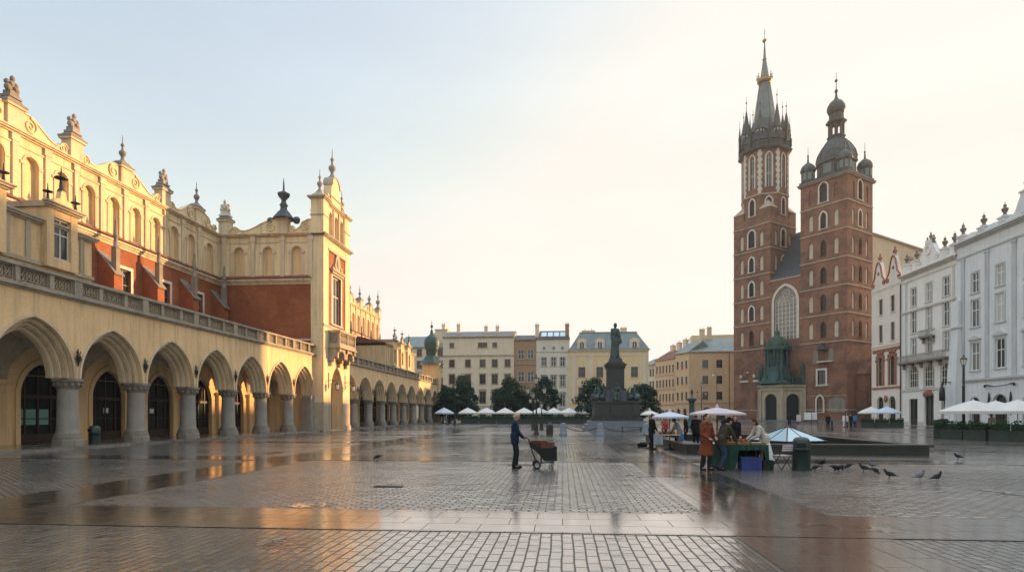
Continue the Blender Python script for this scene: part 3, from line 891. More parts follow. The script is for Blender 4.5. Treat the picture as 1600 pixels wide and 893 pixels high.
# passage walls and ceiling behind the big arch
ps = MB(); ps.box(gc-2.0,gc+2.0,4.0,4.1,0,7); ps.box(gc-2.0,gc-1.8,GY+1.2,4.0,0,7); ps.box(gc+1.6,gc+1.8,GY+1.2,4.0,0,7); ps.box(gc-2,gc+2,GY+1.2,4.0,6.9,7.0)
ps.build('passage', 'stone_trim', hall)
d = link('door', dmm, hall, None, T(gc-.1, 3.66, .05)); link('pane', dgm, d)
# second stage with three niches
z0 = Z_C+.29
ops = [Op(gc+dx, .85, z0+.35, 1.85, .42, 'round', .25) for dx in (-1.5,0,1.5)]
wall(fr, GX0+1.3, GX1-1.3, z0, z0+3.2, GY+.15, ops)
fr.box(GX0+1.25, GX1-1.25, GY+.42, GY+1.1, z0, z0+3.2)
for o in ops: band(ft, T(o.x,0,o.zb), outline(o.w,o.h,o.rise,'round',off=.12), outline(o.w,o.h,o.rise,'round'), GY+.09, GY+.16)
for dx in (-2.25,-.75,.75,2.25): ft.box(gc+dx-.16, gc+dx+.16, GY+.04, GY+.16, z0, z0+3.2)
cornice(ft, GX0, GX1, GY, Z_C, ((.12,.1),(.26,.1),(.36,.09)))
ft.box(GX0-.1,GX1+.1,GY-.1,YW-.5,Z_C,Z_C+.04)
cornice(ft, GX0+1.3, GX1-1.3, GY+.15, z0+3.2, ((.1,.12),(.22,.12),(.3,.1)))
ft.box(GX0-.05,GX1+.05,GY-.07,GY+.02,10.45,10.7); ft.box(GX0+1.2,GX1-1.2,GY-.08,GY+.1,Z_C-1.1,Z_C-.9)
z2 = z0+3.54
fr.box(GX0+1.5, GX1-1.5, GY+.15, GY+1.0, z2, z2+.9)
fr.prism([(gc-1.25,z2+.9),(gc-1.1,z2+2.0)] + [(gc+1.0*math.cos(PI-PI*k/10), z2+2.2+1.0*math.sin(PI*k/10)) for k in range(11)] + [(gc+1.1,z2+2.0),(gc+1.25,z2+.9)], GY+.15, GY+1.0)
ft.box(gc-1.45,gc+1.45,GY+.05,GY+1.1,z2+.88,z2+1.0)
spiral(ft, gc-1.75, z2+.55, .4, GY+.12, .06, 1.5, -1, PI/2); spiral(ft, gc+1.75, z2+.55, .4, GY+.12, .06, 1.5, 1, PI/2)
band(ft, T(gc,0,z2+2.2), arch(1.0,1.0,'round',8,.1), arch(1.0,1.0,'round',8,-.05), GY+.05, GY+1.1)
finial(hall, T(gc, GY+.55, z2+3.25), 'spire', 'stone_grey', 1.15)
# portal window: stone frame, pediment
window(hall, T(gc, GY+.08, 11.0), 2.3, 5.0, 0, 'rect', 'stone_white', 'glass', 3, (.6,), .14, .32, 'stone_white', True, .28)
ft.box(gc-1.75,gc+1.75,GY-.28,GY+.1,16.4,16.62); ft.box(gc-1.55,gc+1.55,GY-.15,GY+.1,16.15,16.4)
ft.prism([(gc-1.5,16.62),(gc+1.5,16.62),(gc+.75,17.2),(gc+.4,18.2),(gc,18.5),(gc-.4,18.2),(gc-.75,17.2)], GY-.1, GY+.1)
ft.ball(gc,GY-.1,17.4,.4,.12,.5,8,6); ft.ball(gc-.8,GY-.1,16.95,.3,.12,.25,8,6); ft.ball(gc+.8,GY-.1,16.95,.3,.12,.25,8,6)
fr.build('gable_front', 'plaster_attic', hall); ft.build('gable_trim', 'stone_trim', hall); fb.build('brick_panel', 'brick_hall', hall)
dado = MB()
wall(dado, GX0-.03, GX1+.03, 0, 2.9, GY-.03, [Op(gc-.1, 3.3, -.01, 2.9, 0, 'rect', .05)])
dado.quad((GX0-.03,GY-.03,0),(GX0-.03,.0,0),(GX0-.03,.0,2.9),(GX0-.03,GY-.03,2.9)); dado.box(GX0-.12,GX0+1.3,GY-.12,GY,0,.5); dado.box(GX1-1.3,GX1+.12,GY-.12,GY,0,.5)
dado.build('plinth_facing', 'stone_trim', hall)
# oriel balcony on corbels over the arch
bal2 = MB(); b0, b1, yb = gc-2.3, gc+2.3, GY-1.15
bal2.box(b0,b1,yb,GY,8.55,8.85); bal2.box(b0-.12,b1+.12,yb-.12,GY,8.4,8.55)
for x in (b0, gc-.1, b1-.2): bal2.box(x,x+.2,yb,yb+.2,8.85,10.0)
bal2.box(b0-.1,b1+.1,yb-.1,yb+.25,10.0,10.2); bal2.box(b0-.1,b0+.22,yb+.2,GY,10.0,10.2); bal2.box(b1-.22,b1+.1,yb+.2,GY,10.0,10.2)
for x in (b0, gc-.1, b1-.35):
    for k, (p, zz) in enumerate(((1.15,8.0),(.85,7.5),(.55,7.0),(.3,6.6))):
        bal2.box(x+.02,x+.35,GY-p,GY,zz,zz+.5 if k else 8.4)
for c in (gc-1.2, gc+1.2):
    op = Op(c, 1.7, 6.9, .7, .55, 'round', .3)
    wall(bal2, c-1.15, c+1.15, 7.4, 8.4, GY-.95, [Op(c, 1.6, 7.4, .25, .5, 'round', .9)])
bal2.build('balcony', 'stone_trim', hall)
for k in range(2): link('balustrade_panel', tracery(2.0,1.1), hall, None, T(b0+1.2+2.25*k, yb+.08, 8.87))
link('balustrade_panel', tracery(.9,1.1), hall, None, T(b0+.08, yb+.65, 8.87) @ RZ(-90))

# ---- low wings standing on the terrace
def wing(x0, x1, y, zt, bays, roofm='copper_dark'):
    w, tr = MB(), MB()
    ops = [Op(b, 1.1, 10.1, 2.2, 0, 'rect', .25) for b in bays]
    wall(w, x0, x1, 7.6, zt, y, ops); shell(w, x0, x1, y, YW, 7.6, zt)
    cornice(tr, x0, x1, y, zt, ((.1,.1),(.22,.12),(.3,.1)))
    tr.box(x0-.05,x1+.05,y-.12,y,9.55,9.75); tr.box(x0,x1,y-.06,y,8.6,8.7)
    xx = x0+.3
    while xx < x1:
        if all(abs(xx-b) > .9 for b in bays): tr.box(xx-.14,xx+.14,y-.08,y,9.75,zt)
        xx += 1.15
    for b in bays:
        w.box(b-1.0,b-.55,y-.35,y+.1,9.6,zt+1.0); w.box(b+.55,b+1.0,y-.35,y+.1,9.6,zt+1.0); w.box(b-.55,b+.55,y-.33,y+.0,12.3,zt+1.0); w.box(b-.55,b+.55,y-.33,y,9.6,10.1)
        window(hall, T(b, y-.33, 10.1), 1.1, 2.2, 0, 'rect', 'stone_white', 'glass', 2, (.62,), .09, .0, None, False, .2)
        w.box(b-1.0,b+1.0,y+.1,y+3.0,zt,zt+1.0)
        cornice(tr, b-1.0, b+1.0, y-.35, zt+1.0, ((.1,.1),(.22,.12),(.3,.08)))
        tr.box(b-1.1,b+1.1,y-.35,y+3.0,zt+1.0,zt+1.3)
        w.prism([(b-.75,zt+1.3),(b+.75,zt+1.3),(b+.55,zt+1.55),(b+.22,zt+1.7),(b+.1,zt+2.2),(b-.1,zt+2.2),(b-.22,zt+1.7),(b-.55,zt+1.55)], y-.4, y-.1)
        finial(hall, T(b,y-.25,zt+2.15), 'cross', 'iron', 1.1); finial(hall, T(b-.9,y-.3,zt+1.3), 'cross', 'iron', .8); finial(hall, T(b+.9,y-.3,zt+1.3), 'cross', 'iron', .8)
    w.build('wing_wall', 'plaster_cream', hall); tr.build('wing_trim', 'stone_trim', hall)
    r = MB(); r.add([(x0-.3,y-.3,zt+.32),(x1+.3,y-.3,zt+.32),(x1+.3,YW,zt+1.9),(x0-.3,YW,zt+1.9),(x0-.3,YW,zt+.32),(x1+.3,YW,zt+.32)], [(0,1,2,3),(0,3,4),(1,5,2)])
    r.build('wing_roof', roofm, hall)
wing(12, 32.6, 3.0, 11.7, (25.9, 30.2))
for (u, z) in ((32.6,9.2),): pass
wing(92, 110, 3.4, 12.6, (96.0, 100.5, 105.0), 'roof_tile')
# corner turret with bulbous copper cap at the far end
tu = MB(); tu.box(114.5,117.3,-.25,3.0,0,11.2); tu.box(110,114.5,1.2,9,7.4,9.0)
tu.build('corner_turret', 'plaster_cream', hall)
tt = MB(); tt.box(114.3,117.5,-.45,3.2,11.2,11.42); tt.box(114.2,117.6,-.55,3.3,11.42,11.6); tt.build('turret_trim', 'stone_trim', hall)
tc_ = MB(); tc_.lathe(115.9,1.4,[(2.5,11.6),(2.2,11.85),(1.6,12.5),(1.3,13.0),(1.25,13.1)], 8, PI/8, False)
tc_.lathe(115.9,1.4,[(1.12,13.1),(1.12,14.3),(1.3,14.4),(1.3,14.55),(1.42,14.9),(1.55,15.6),(1.45,16.3),(1.1,16.9),(.6,17.25),(.35,17.5),(.28,17.9),(.3,18.1),(.1,18.4),(.05,20.2)], 16)
tc_.build('turret_cap', 'copper_green', hall)
tf = MB(); tf.ball(115.9,1.4,19.0,.3,n=8,m=6); tf.build('ball', 'copper_dark', hall)

# lanterns on brackets each side of the big arch
def lantern(name, label, M_loc, arm=.9, group=None):
    t = thing(name, label, 'lantern', M_loc, 0, group)
    b = MB(); b.path([(0,0,.1),(arm*.5,0,.16),(arm,0,.08)], .03, 6); b.path([(0,0,-.5),(arm*.35,0,-.15),(arm*.7,0,.12)], .02, 6); b.box(-.03,.03,-.06,.06,-.7,.9); b.path([(arm,0,.08),(arm,0,-.1)], .02, 5)
    b.build('bracket', 'iron', t)
    h = MB(); h.lathe(arm,0,[(.05,-.1),(.16,-.18),(.27,-.26),(.27,-.3)], 6, 0, False); h.lathe(arm,0,[(.17,-.78),(.17,-.84),(.06,-.9)], 6, 0, False)
    for k in range(6):
        a = 2*PI*k/6; h.path([(arm+.25*math.cos(a),.25*math.sin(a),-.28),(arm+.165*math.cos(a),.165*math.sin(a),-.8)], .016, 4)
    h.build('housing', 'iron', t)
    g = MB(); g.lathe(arm,0,[(.14,-.78),(.22,-.31)], 6, 0, False); g.build('lamp_pane', 'lamp_glass', t)
    return t
lantern('wall_lantern', 'black wall lantern left of the tall gabled centre arch of the market hall', (HX-GY+.02, gc-2.35, 5.0), group='lanterns on the gabled front')
lantern('wall_lantern', 'black wall lantern right of the tall gabled centre arch of the market hall', (HX-GY+.02, gc+2.2, 5.0), group='lanterns on the gabled front')

for i in range(1, 9):                                   # lanterns hanging in the near arcade
    x = (NEAR[i]+NEAR[i+1])/2 if i < 9 else 0
    words = ('furthest left','second from the left','third from the left','fourth from the left','fifth from the left','sixth from the left','seventh from the left','nearest the gabled centre')
    t = thing('pendant_lantern', 'black lantern hanging in the near arcade, ' + words[i-1], 'lantern', (HX-2.2, x, 4.05), 0, 'lanterns hanging in the near arcade')
    h_ = MB(); h_.path([(0,0,.62),(0,0,2.1)], .014, 5); h_.lathe(0,0,[(.04,.62),(.1,.56),(.2,.46),(.2,.43)], 6, 0, False); h_.lathe(0,0,[(.13,.02),(.12,0),(.03,-.06)], 6, 0, False)
    for k in range(6):
        a = 2*PI*k/6; h_.path([(.19*math.cos(a),.19*math.sin(a),.44),(.125*math.cos(a),.125*math.sin(a),.02)], .013, 4)
    h_.build('housing','iron',t); g = MB(); g.lathe(0,0,[(.105,.02),(.165,.43)], 6, 0, False); g.build('lamp_pane','lamp_glass',t)
# ================================================================== brick church
church = thing('brick_church', 'tall gothic red brick church with two unequal towers, spired and domed, right of centre', 'church', (59.2, 130.0, 0), -52)
church.scale = (1.13,)*3
A0, A1 = -24.5, -15.7        # tall tower
B0, B1 = -9.1, 0.0           # domed tower
TD = 9.2
bk, wt, nc, sl = MB(), MB(), MB(), MB()      # brick, white stone trim, niche plaster, string courses
LEV = [10.0, 15.3, 20.5, 25.7, 30.9, 36.2, 41.4]
def lancet(F, x, zb, w, h, rise, white=True, name='lancet_window'):
    window(church, F @ T(x, 0, zb), w, h, rise, 'point', 'iron', 'glass_dark', 2, (.5,), .08, .30 if white else .1, 'stone_white' if white else 'brick_church', True, .34, name=name)
def tower_face(F, W, ztop, levels, whites=(1,2,3,4,5,6), skip_low=0):
    """one face of a square tower: central lancet with two blind niches on every storey"""
    ops = []; lan = []; plain = set()
    c = W/2
    for i, z in enumerate(levels):
        if i < skip_low: continue
        last = (i == len(levels)-1)
        w, h = (1.12, 3.1) if not last else (1.5, 3.7)
        zb = z + (.75 if not last else .6)
        ops.append(Op(c, w, zb, h-.9, .95, 'point', .35)); lan.append((c, zb, w, h-.9, i in whites))
        for s in (-1, 1):
            ops.append(Op(c+s*W*.27, .85, zb+.0, 2.4, .7, 'point', .2)); plain.add(id(ops[-1])) if last and ztop > 44 else None
    bk.M = F
    wall(bk, 0, W, 0, ztop, 0, ops)
    for o in ops:
        if o.depth < .3:
            nc = MB(F); nc.quad((o.x-.5,.19,o.zb-.05),(o.x+.5,.19,o.zb-.05),(o.x+.5,.19,o.top+.05),(o.x-.5,.19,o.top+.05)); nc.build('blind_niche', 'brick_church' if id(o) in plain else 'plaster_niche', church)
    for c_, zb, w, h, wh in lan: lancet(F, c_, zb, w, h, .95, wh)
    for z in levels + [levels[-1]+5.2, 2.4]:
        if z < ztop-.3:
            q_ = MB(F); q_.box(-.12, W+.0, -.14, .03, z-.18, z+.02); q_.build('string_course', 'stone_trim', church)
# domed tower
FBw = T(B0, 0); FBs = T(B1, 0) @ RZ(90)
tower_face(FBw, B1-B0, 46.0, LEV[1:], (4,5))
tower_face(FBs, TD, 46.0, LEV[1:], (4,5))
bk.M = Matrix.Identity(4)
bk.quad((B0,0,0),(B0,TD,0),(B0,TD,46),(B0,0,46)); bk.quad((B0,TD,30),(B1,TD,30),(B1,TD,46),(B0,TD,46))
# tall tower: square stage to 43 m
FAw = T(A0, 0); FAs = T(A1, 0) @ RZ(90)
tower_face(FAw, A1-A0, 43.0, LEV[1:6])
tower_face(FAs, TD, 43.0, LEV[1:6])
bk.M = Matrix.Identity(4)
bk.quad((A0,0,0),(A0,TD,0),(A0,TD,43),(A0,0,43)); bk.quad((A0,TD,30),(A1,TD,30),(A1,TD,43),(A0,TD,43))
bk.quad((A0,0,43),(A1,0,43),(A1,TD,43),(A0,TD,43))
# small low windows and the wall between the towers with the great window
GW = Op((A1+B0)/2, 4.9, 16.6, 7.6, 3.2, 'point', .5)
wall(bk, A1, B0, 0, 29.0, .02, [GW])
sl.M = Matrix.Identity(4); sl.box(A1, B0, -.1, .05, 28.8, 29.05)
# lean-to roof between the towers, nave behind
rf = MB(); rf.add([(A1,-.1,29.0),(B0,-.1,29.0),(B0,TD+.2,40.5),(A1,TD+.2,40.5),(A1,TD+.2,29),(B0,TD+.2,29)], [(0,1,2,3),(3,2,5,4),(0,3,4),(1,5,2)])
rf.build('roof', 'slate', church)
nv = MB(); nv.box(A0+.1, -.2, TD+.3, 44, 0, 36.2); nv.build('nave', 'plaster_ochre', church)
nr = MB(); nr.box(A0-.1, .1, TD+.25, 44.3, 36.2, 36.6); nr.box(-.3,.06,24,26.0,33.5,34.1); nr.build('nave_cornice', 'stone_dark', church)
# great window tracery
gw = MB(); band(gw, T(GW.x,.3,GW.zb), outline(4.9,7.6,3.2,'point'), outline(4.6,7.6,3.05,'point'), 0, .15)
for k in range(1,6): 
    x = -2.45+4.9*k/6
    gw.box(GW.x+x-.07, GW.x+x+.07, .3,.44, GW.zb, GW.zb+7.7)
for k in range(1,9): gw.box(GW.x-2.4, GW.x+2.4, .33,.42, GW.zb+.9*k-.05, GW.zb+.9*k+.05)
for cx, cz, r in ((0,9.3,.75),(-.95,8.2,.6),(.95,8.2,.6),(-1.7,7.9,.4),(1.7,7.9,.4),(0,7.95,.4)):
    gw.path([(GW.x+cx+r*math.cos(2*PI*k/14),.37,GW.zb+cz+r*math.sin(2*PI*k/14)) for k in range(15)], .07, 5)
    for k in range(4):
        a = PI*k/4; gw.path([(GW.x+cx-r*math.cos(a),.37,GW.zb+cz-r*math.sin(a)),(GW.x+cx+r*math.cos(a),.37,GW.zb+cz+r*math.sin(a))], .03, 4)
g_o = gw.build('great_window', 'stone_white', church)
gg = MB(); gg.prism([(GW.x+a, GW.zb+b) for a, b in outline(4.88,7.6,3.2,'point')], .42, .5); gg.build('pane', 'glass_curtain', g_o)
wt.M = Matrix.Identity(4)
band(wt, T(GW.x,0,GW.zb), outline(4.9,7.6,3.2,'point',off=.5), outline(4.9,7.6,3.2,'point'), -.06, .3)
# lower storeys of the domed tower: paired niche, square window, door lancet, tablet
low = MB(); c = (B0+B1)/2
lo = [Op(c-1.5, 1.0, 11.2, 2.0, .7, 'point', .3), Op(c+1.5, 1.0, 11.2, 2.0, .7, 'point', .3)]
for o in lo:
    low.prism([(o.x+a, o.zb+b) for a, b in outline(1.0,2.0,.7,'point')], -.03, -.005)
low.prism([(c+1.1,1.8),(c+4.2,1.8),(c+4.2,4.2),(c+3.2,4.7),(c+2.1,4.7),(c+1.1,4.2)], -.12, -.01)
low.build('blind_niche', 'stone_dark', church)
wt.box(c-1.15,c+1.15,-.06,.02,7.0,7.2)
window(church, T(c-.2,-.25,7.0), 1.5, 2.9, 0, 'rect', 'iron', 'glass', 2, (.5,), .1, .35, 'stone_white', True, .25)
wt.box(c-.9,c+2.0,-.7,0,11.4,11.6)
lancet(T(0,-.3,0), c-.5, 1.9, 1.2, 2.1, 1.0, True)
for z, x0, x1 in ((4.9,c-2.6,c+4.4),): sl.box(x0,x1,-.12,.03,z,z+.12)
hood = MB(); hood.prism([(c-.9,13.7),(c+1.0,13.7),(c+.5,14.3),(c+.05,15.0),(c-.4,14.3)], -.9, 0); hood.build('niche_hood', 'copper_dark', church)
# lamps/plates and small windows on the tall tower's foot
for i, x in enumerate((A0+2.8, A0+6.0)):
    lancet(T(0,-.28,0), x, 9.0, 1.1, 1.7, .8, False)
    wt.box(x-1.1, x-.5, -.3, 0, 9.3, 9.9); wt.box(x-1.1,x+.9,-.3,0,8.3,8.7); wt.box(x+.5,x+.9,-.3,0,10.2,10.6)
lancet(T(0,-.28,0), A0+6.0, 3.4, 1.2, 2.4, .8, False)
# octagon of the tall tower
OCX, OCY, OAP = (A0+A1)/2, TD/2, 4.42
es = 2*OAP*math.tan(PI/8)
oct_lan = []
wt0 = wt
for k in range(8):
    F = T(OCX, OCY) @ RZ(45*k) @ T(-es/2, -OAP)
    bk.M = F
    ops = [Op(es/2, 1.15, 43.6, 2.6, 1.0, 'point', .35), Op(es/2, 1.05, 49.3, 6.2, 1.0, 'point', .35)]
    wall(bk, 0, es, 43.0, 57.6, 0, ops)
    if k in (0,1,2,7,6):
        lancet(F, es/2, 43.6, 1.15, 2.6, 1.0, True)
        window(church, F @ T(es/2,0,49.3), 1.05, 6.2, 1.0, 'point', 'stone_white', 'glass', 2, (.45,.5), .1, .3, 'stone_white', False, .34, name='lancet_window')
    wt = MB(F)
    z = 48.0; j = 0
    while z < 57.4:                                   # white quoins on the corners
        ww = .5 if j % 2 else .3
        wt.box(-.06, ww, -.07, .02, z, z+.62); z += .62; j += 1
    wt.build('quoin', 'stone_white', church); wt = MB(F @ T(es,0) @ Matrix.Diagonal((-1,1,1,1)))
    z = 48.0; j = 0
    while z < 57.4:
        ww = .5 if j % 2 else .3
        wt.box(-.055, ww, -.068, .02, z, z+.62); z += .62; j += 1
    wt.build('quoin', 'stone_white', church)
    q_ = MB(F); q_.box(-.1, es+.1, -.14, .03, 47.7, 48.0); q_.build('string_course', 'stone_trim', church)
wt = wt0
bk.M = Matrix.Identity(4)
for sx, sy in ((A0,0),(A1,0),(A1,TD),(A0,TD)):       # corner blocks between square and octagon
    dx = 1 if sx == A0 else -1; dy = 1 if sy == 0 else -1
    bk.add([(sx,sy,43),(sx+dx*2.5,sy,43),(sx,sy+dy*2.5,43),(sx,sy,44.6),(sx+dx*2.5,sy,44.6),(sx,sy+dy*2.5,44.6)], [(0,1,4,3),(0,3,5,2),(1,2,5,4)])
    sl.M = Matrix.Identity(4)
    sl.add([(sx-dx*.12,sy-dy*.12,44.6),(sx+dx*2.6,sy-dy*.12,44.6),(sx-dx*.12,sy+dy*2.6,44.6),(sx+dx*1.8,sy+dy*1.8,47.0)], [(0,1,3),(0,3,2),(1,2,3),(0,2,1)])
bk.build('brick_wall', 'brick_church', church)
wt.build('stone_trim', 'stone_white', church); sl.build('string_course', 'stone_trim', church)
# gallery and crown of turrets, spire
ga = MB()
a8 = PI/8
ga.lathe(OCX,OCY,[(4.85,57.2),(5.5,57.4),(5.6,57.8),(5.1,58.1),(5.1,59.2),(5.35,59.4),(5.2,59.7),(4.9,61.2),(5.0,61.4),(4.0,61.8),(2.2,65.0)], 8, a8, False)
for k in range(16):
    a = 2*PI*k/16 + a8
    rr = 5.3*(1 if k % 2 == 0 else math.cos(PI/8))
    x, y = OCX+rr*math.cos(a), OCY+rr*math.sin(a)
    ga.box(x-.12,x+.12,y-.12,y+.12,58.2,60.0)
ga.build('gallery', 'copper_dark', church)
tu_m = MB()
tu_m.lathe(0,0,[(.5,-2.6),(.82,-1.8),(.82,.4),(.95,.5),(.82,.7),(.32,5.0),(.12,6.8),(.1,6.9)], 8, a8, False)
tu_m.lathe(0,0,[(.07,6.8),(.05,9.0),(.16,9.1),(.16,9.4),(.04,9.5),(.03,10.9)], 6)
tum = tu_m.mesh('turret', 'copper_dark')
tw = MB()
for k in range(8):
    a = 2*PI*k/8; tw.cbox(.79*math.cos(a), .79*math.sin(a), -.3, .18, .18, .6)
twm = tw.mesh('turret_window', 'plaster_niche')
for k in range(8):
    a = 2*PI*k/8 + a8
    o = link('turret', tum, church, None, T(OCX+4.35*math.cos(a), OCY+4.35*math.sin(a), 61.4) @ Matrix.Diagonal((1,1,.78 if k % 2 else .62,1)))
    link('turret_window', twm, o)
    a2 = a + a8
    p = MB(); p.lathe(OCX+5.1*math.cos(a2), OCY+5.1*math.sin(a2), [(.28,58.6),(.28,61.2),(.34,61.3),(.05,64.2),(.03,65.6)], 6); p.build('pinnacle', 'copper_dark', church)
sp = MB(); sp.lathe(OCX,OCY,[(2.35,62.5),(2.2,65.2),(1.0,73.4)], 8, a8, False); sp.lathe(OCX,OCY,[(1.0,74.0),(.36,78.3),(.5,78.5),(.3,78.7),(.1,82.3)], 8, a8, False)
for k in range(8):
    a = 2*PI*k/8 + a8
    sp.path([(OCX+2.3*math.cos(a),OCY+2.3*math.sin(a),65.2),(OCX+1.07*math.cos(a),OCY+1.07*math.sin(a),73.4)], .07, 4)
sp.build('spire', 'roof_metal', church)
cr = MB(); cr.lathe(OCX,OCY,[(1.05,73.3),(1.5,73.5),(1.55,74.1),(1.4,74.15),(1.0,74.1)], 16)
for k in range(10):
    a = 2*PI*k/10; cr.lathe(OCX+1.5*math.cos(a), OCY+1.5*math.sin(a), [(.12,74.1),(.2,74.5),(.05,74.9),(.12,75.1),(.02,75.4)], 6)
cr.build('crown', 'gold', church)
bb = MB(); bb.ball(OCX,OCY,82.6,.46,n=10,m=8); bb.path([(OCX,OCY,83),(OCX,OCY,85.2)], .05, 5); bb.path([(OCX-.4,OCY+.3,84.4),(OCX+.4,OCY-.3,84.4)], .05, 5); bb.build('ball', 'gold', church)
# cap of the domed tower
DCX, DCY = (B0+B1)/2, TD/2
cp = MB(); cp.box(B0-.35,B1+.35,-.35,TD+.35,46.0,46.3); cp.box(B0-.5,B1+.5,-.5,TD+.5,46.3,46.5); cp.build('tower_cornice', 'stone_dark', church)
dm_ = MB()
dm_.box(B0-.2,B1+.2,-.2,TD+.2,46.5,47.0)
dm_.lathe(DCX,DCY,[(4.1,47.0),(3.6,47.4),(3.4,47.5),(3.4,50.0),(3.75,50.2),(3.65,50.5),(3.6,51.1),(3.25,52.5),(2.45,53.9),(1.55,54.9),(1.5,55.3)], 8, a8, False)
dm_.lathe(DCX,DCY,[(1.5,55.3),(1.65,55.4),(1.65,55.7),(1.4,55.8)], 8, a8, False)
for k in range(8):
    a = 2*PI*k/8 + a8
    dm_.path([(DCX+1.25*math.cos(a),DCY+1.25*math.sin(a),55.7),(DCX+1.25*math.cos(a),DCY+1.25*math.sin(a),58.3)], .2, 6)
    dm_.path([(DCX+r_*math.cos(a),DCY+r_*math.sin(a),z_) for r_, z_ in ((3.65,51.1),(3.3,52.5),(2.5,53.9),(1.58,54.95))], .09, 4)
dm_.lathe(DCX,DCY,[(1.3,58.0),(1.85,58.3),(1.85,58.6),(1.35,58.9),(1.25,60.1),(1.45,60.3)], 8, a8, False)
dm_.lathe(DCX,DCY,[(1.4,60.2),(1.68,60.9),(1.6,61.6),(1.15,62.4),(.5,62.9),(.25,63.4),(.16,64.2),(.3,64.4),(.3,64.7),(.08,65.0),(.06,66.6)], 14)
dm_.ball(DCX,DCY,66.6,.3,n=8,m=6); dm_.path([(DCX,DCY,66.8),(DCX,DCY,68.2)], .05, 5)
dm_.build('dome', 'copper_dark', church)
dw = MB()
for k in range(8):
    F = T(DCX,DCY) @ RZ(45*k); dw.M = F
    dw.box(-.8,.8,-3.2,-3.13,48.0,49.8)
    for q_ in range(4): dw.box(-.8,.8,-3.24,-3.14,48.1+.5*q_,48.2+.5*q_)
dw.build('louvre', 'roof_metal', church)
ct = MB()
ct.lathe(0,0,[(1.25,0),(1.25,2.1),(1.4,2.2)], 8, a8, False); ct.lathe(0,0,[(1.38,2.2),(1.42,2.6),(1.15,3.3),(.6,3.8),(.2,4.1),(.12,5.2),(.2,5.4),(.05,5.6),(.03,7.2)], 12)
ctm = ct.mesh('corner_turret', 'copper_dark')
cl = MB()
for k in range(8):
    F = RZ(45*k); cl.M = F; cl.box(-.3,.3,-1.19,-1.12,.5,1.8)
clm = cl.mesh('louvre', 'roof_metal')
for x, y in ((B0+1.0,.9),(B1-1.0,.9),(B1-1.0,TD-.9),(B0+1.0,TD-.9)):
    o = link('corner_turret', ctm, church, None, T(x,y,46.9)); link('louvre', clm, o)
# buttress-like dark block and tablet on the south side near the ground
dk_ = MB(); dk_.M = FBs; dk_.box(3.2,8.8,-1.6,0,0,9.0); dk_.prism([(3.0,9.0),(9.0,9.0),(6.0,12.0)], -1.8, 0); dk_.build('side_chapel', 'brick_church', church)
# baroque porch
pc = (A1+B0)/2 - .7
po, pd, pt = MB(), MB(), MB()
RP = 4.9
angs = [186, 244, 300, 356]
pp = [(RP*math.cos(R(a)), RP*.92*math.sin(R(a))) for a in angs]
for i in range(3):
    (xa,ya),(xb,yb) = pp[i], pp[i+1]
    L = math.hypot(xb-xa,yb-ya); an = math.degrees(math.atan2(yb-ya, xb-xa))
    F = T(pc+xa, ya) @ RZ(an)
    po.M = F; pd.M = F
    ops = [Op(L/2, 2.6, .3, 3.9, 1.3, 'round', .5)]
    wall(po, 0, L, 0, 7.2, 0, ops)
    band(po, T(L/2,0,.3), outline(2.6,3.9,1.3,'round',off=.25), outline(2.6,3.9,1.3,'round'), -.1, .05)
    po.box(-.22,.28,-.28,.2,.0,6.2); po.box(L-.28,L+.22,-.26,.2,0,6.2)
    po.box(-.32,.38,-.36,.2,0,.9); po.box(L-.38,L+.32,-.34,.2,0,.9)
    po.box(-.2,L+.2,-.2,.1,6.2,6.45); po.box(-.3,L+.3,-.38,.1,6.95,7.2)
    pd.prism([(L/2+a, .3+b) for a, b in outline(2.58,3.9,1.3,'round')], .4, .5)
    pt.M = F
    pt.box(-.1,L+.1,-.1,.2,7.2,7.5)
    for k in range(7): pt.path([(L*k/6,.05,7.5),(L*k/6,.05,8.6)], .11, 5)
    pt.box(-.1,L+.1,-.08,.2,8.6,8.8)
po.M = Matrix.Identity(4)
for (xa, ya) in (pp[0], pp[-1]): po.box(pc+xa-.25, pc+xa+.25, ya-.1, .1, 0, 7.2)
po.build('porch', 'stone_trim', church); pd.build('porch_door', 'rubber', church)
pt.M = Matrix.Identity(4)
for i, (xa, ya) in enumerate(pp):                # statues on the parapet
    x, y = pc+xa*.94, ya*.94
    pt.lathe(x,y,[(.4,7.3),(.4,8.9),(.28,9.1),(.42,9.6),(.36,10.4),(.42,10.9),(.16,11.2),(.2,11.5),(.05,11.8)], 8)
pt.lathe(pc,-1.6,[(3.6,7.6),(3.2,8.6),(2.5,9.6),(2.35,10.2),(2.35,11.0)], 10)
for k in range(10):
    a = 2*PI*k/10
    x, y = pc+2.1*math.cos(a), -1.6+2.1*math.sin(a)
    pt.path([(x,y,10.9),(x,y,14.2)], .2, 7); pt.box(x-.26,x+.26,y-.26,y+.26,10.9,11.3)
pt.lathe(pc,-1.6,[(1.45,10.9),(1.45,14.2)], 10)
pt.lathe(pc,-1.6,[(2.4,14.2),(2.6,14.4),(2.6,14.8),(2.2,15.0)], 12)
for k in range(10):                                  # spiky finials on both tiers
    a = 2*PI*k/10 + .3
    for rr, zb, hh in ((2.45,14.8,1.9),(3.5,8.4,2.6)):
        x, y = pc+rr*math.cos(a), -1.6+rr*math.sin(a)
        if y < -.2: pt.lathe(x,y,[(.26,zb),(.2,zb+.3),(.3,zb+.5),(.12,zb+.8),(.16,zb+1.0),(.02,zb+hh)], 6)
pt.build('porch_top', 'copper_green', church)
pv = MB(); pv.lathe(pc,-1.6,[(1.95,15.0),(1.9,15.6),(1.5,16.5),(.8,17.1),(.45,17.3),(.42,17.9),(.55,18.0),(.25,18.3),(.1,18.9),(.04,19.5)], 8, 0, False)
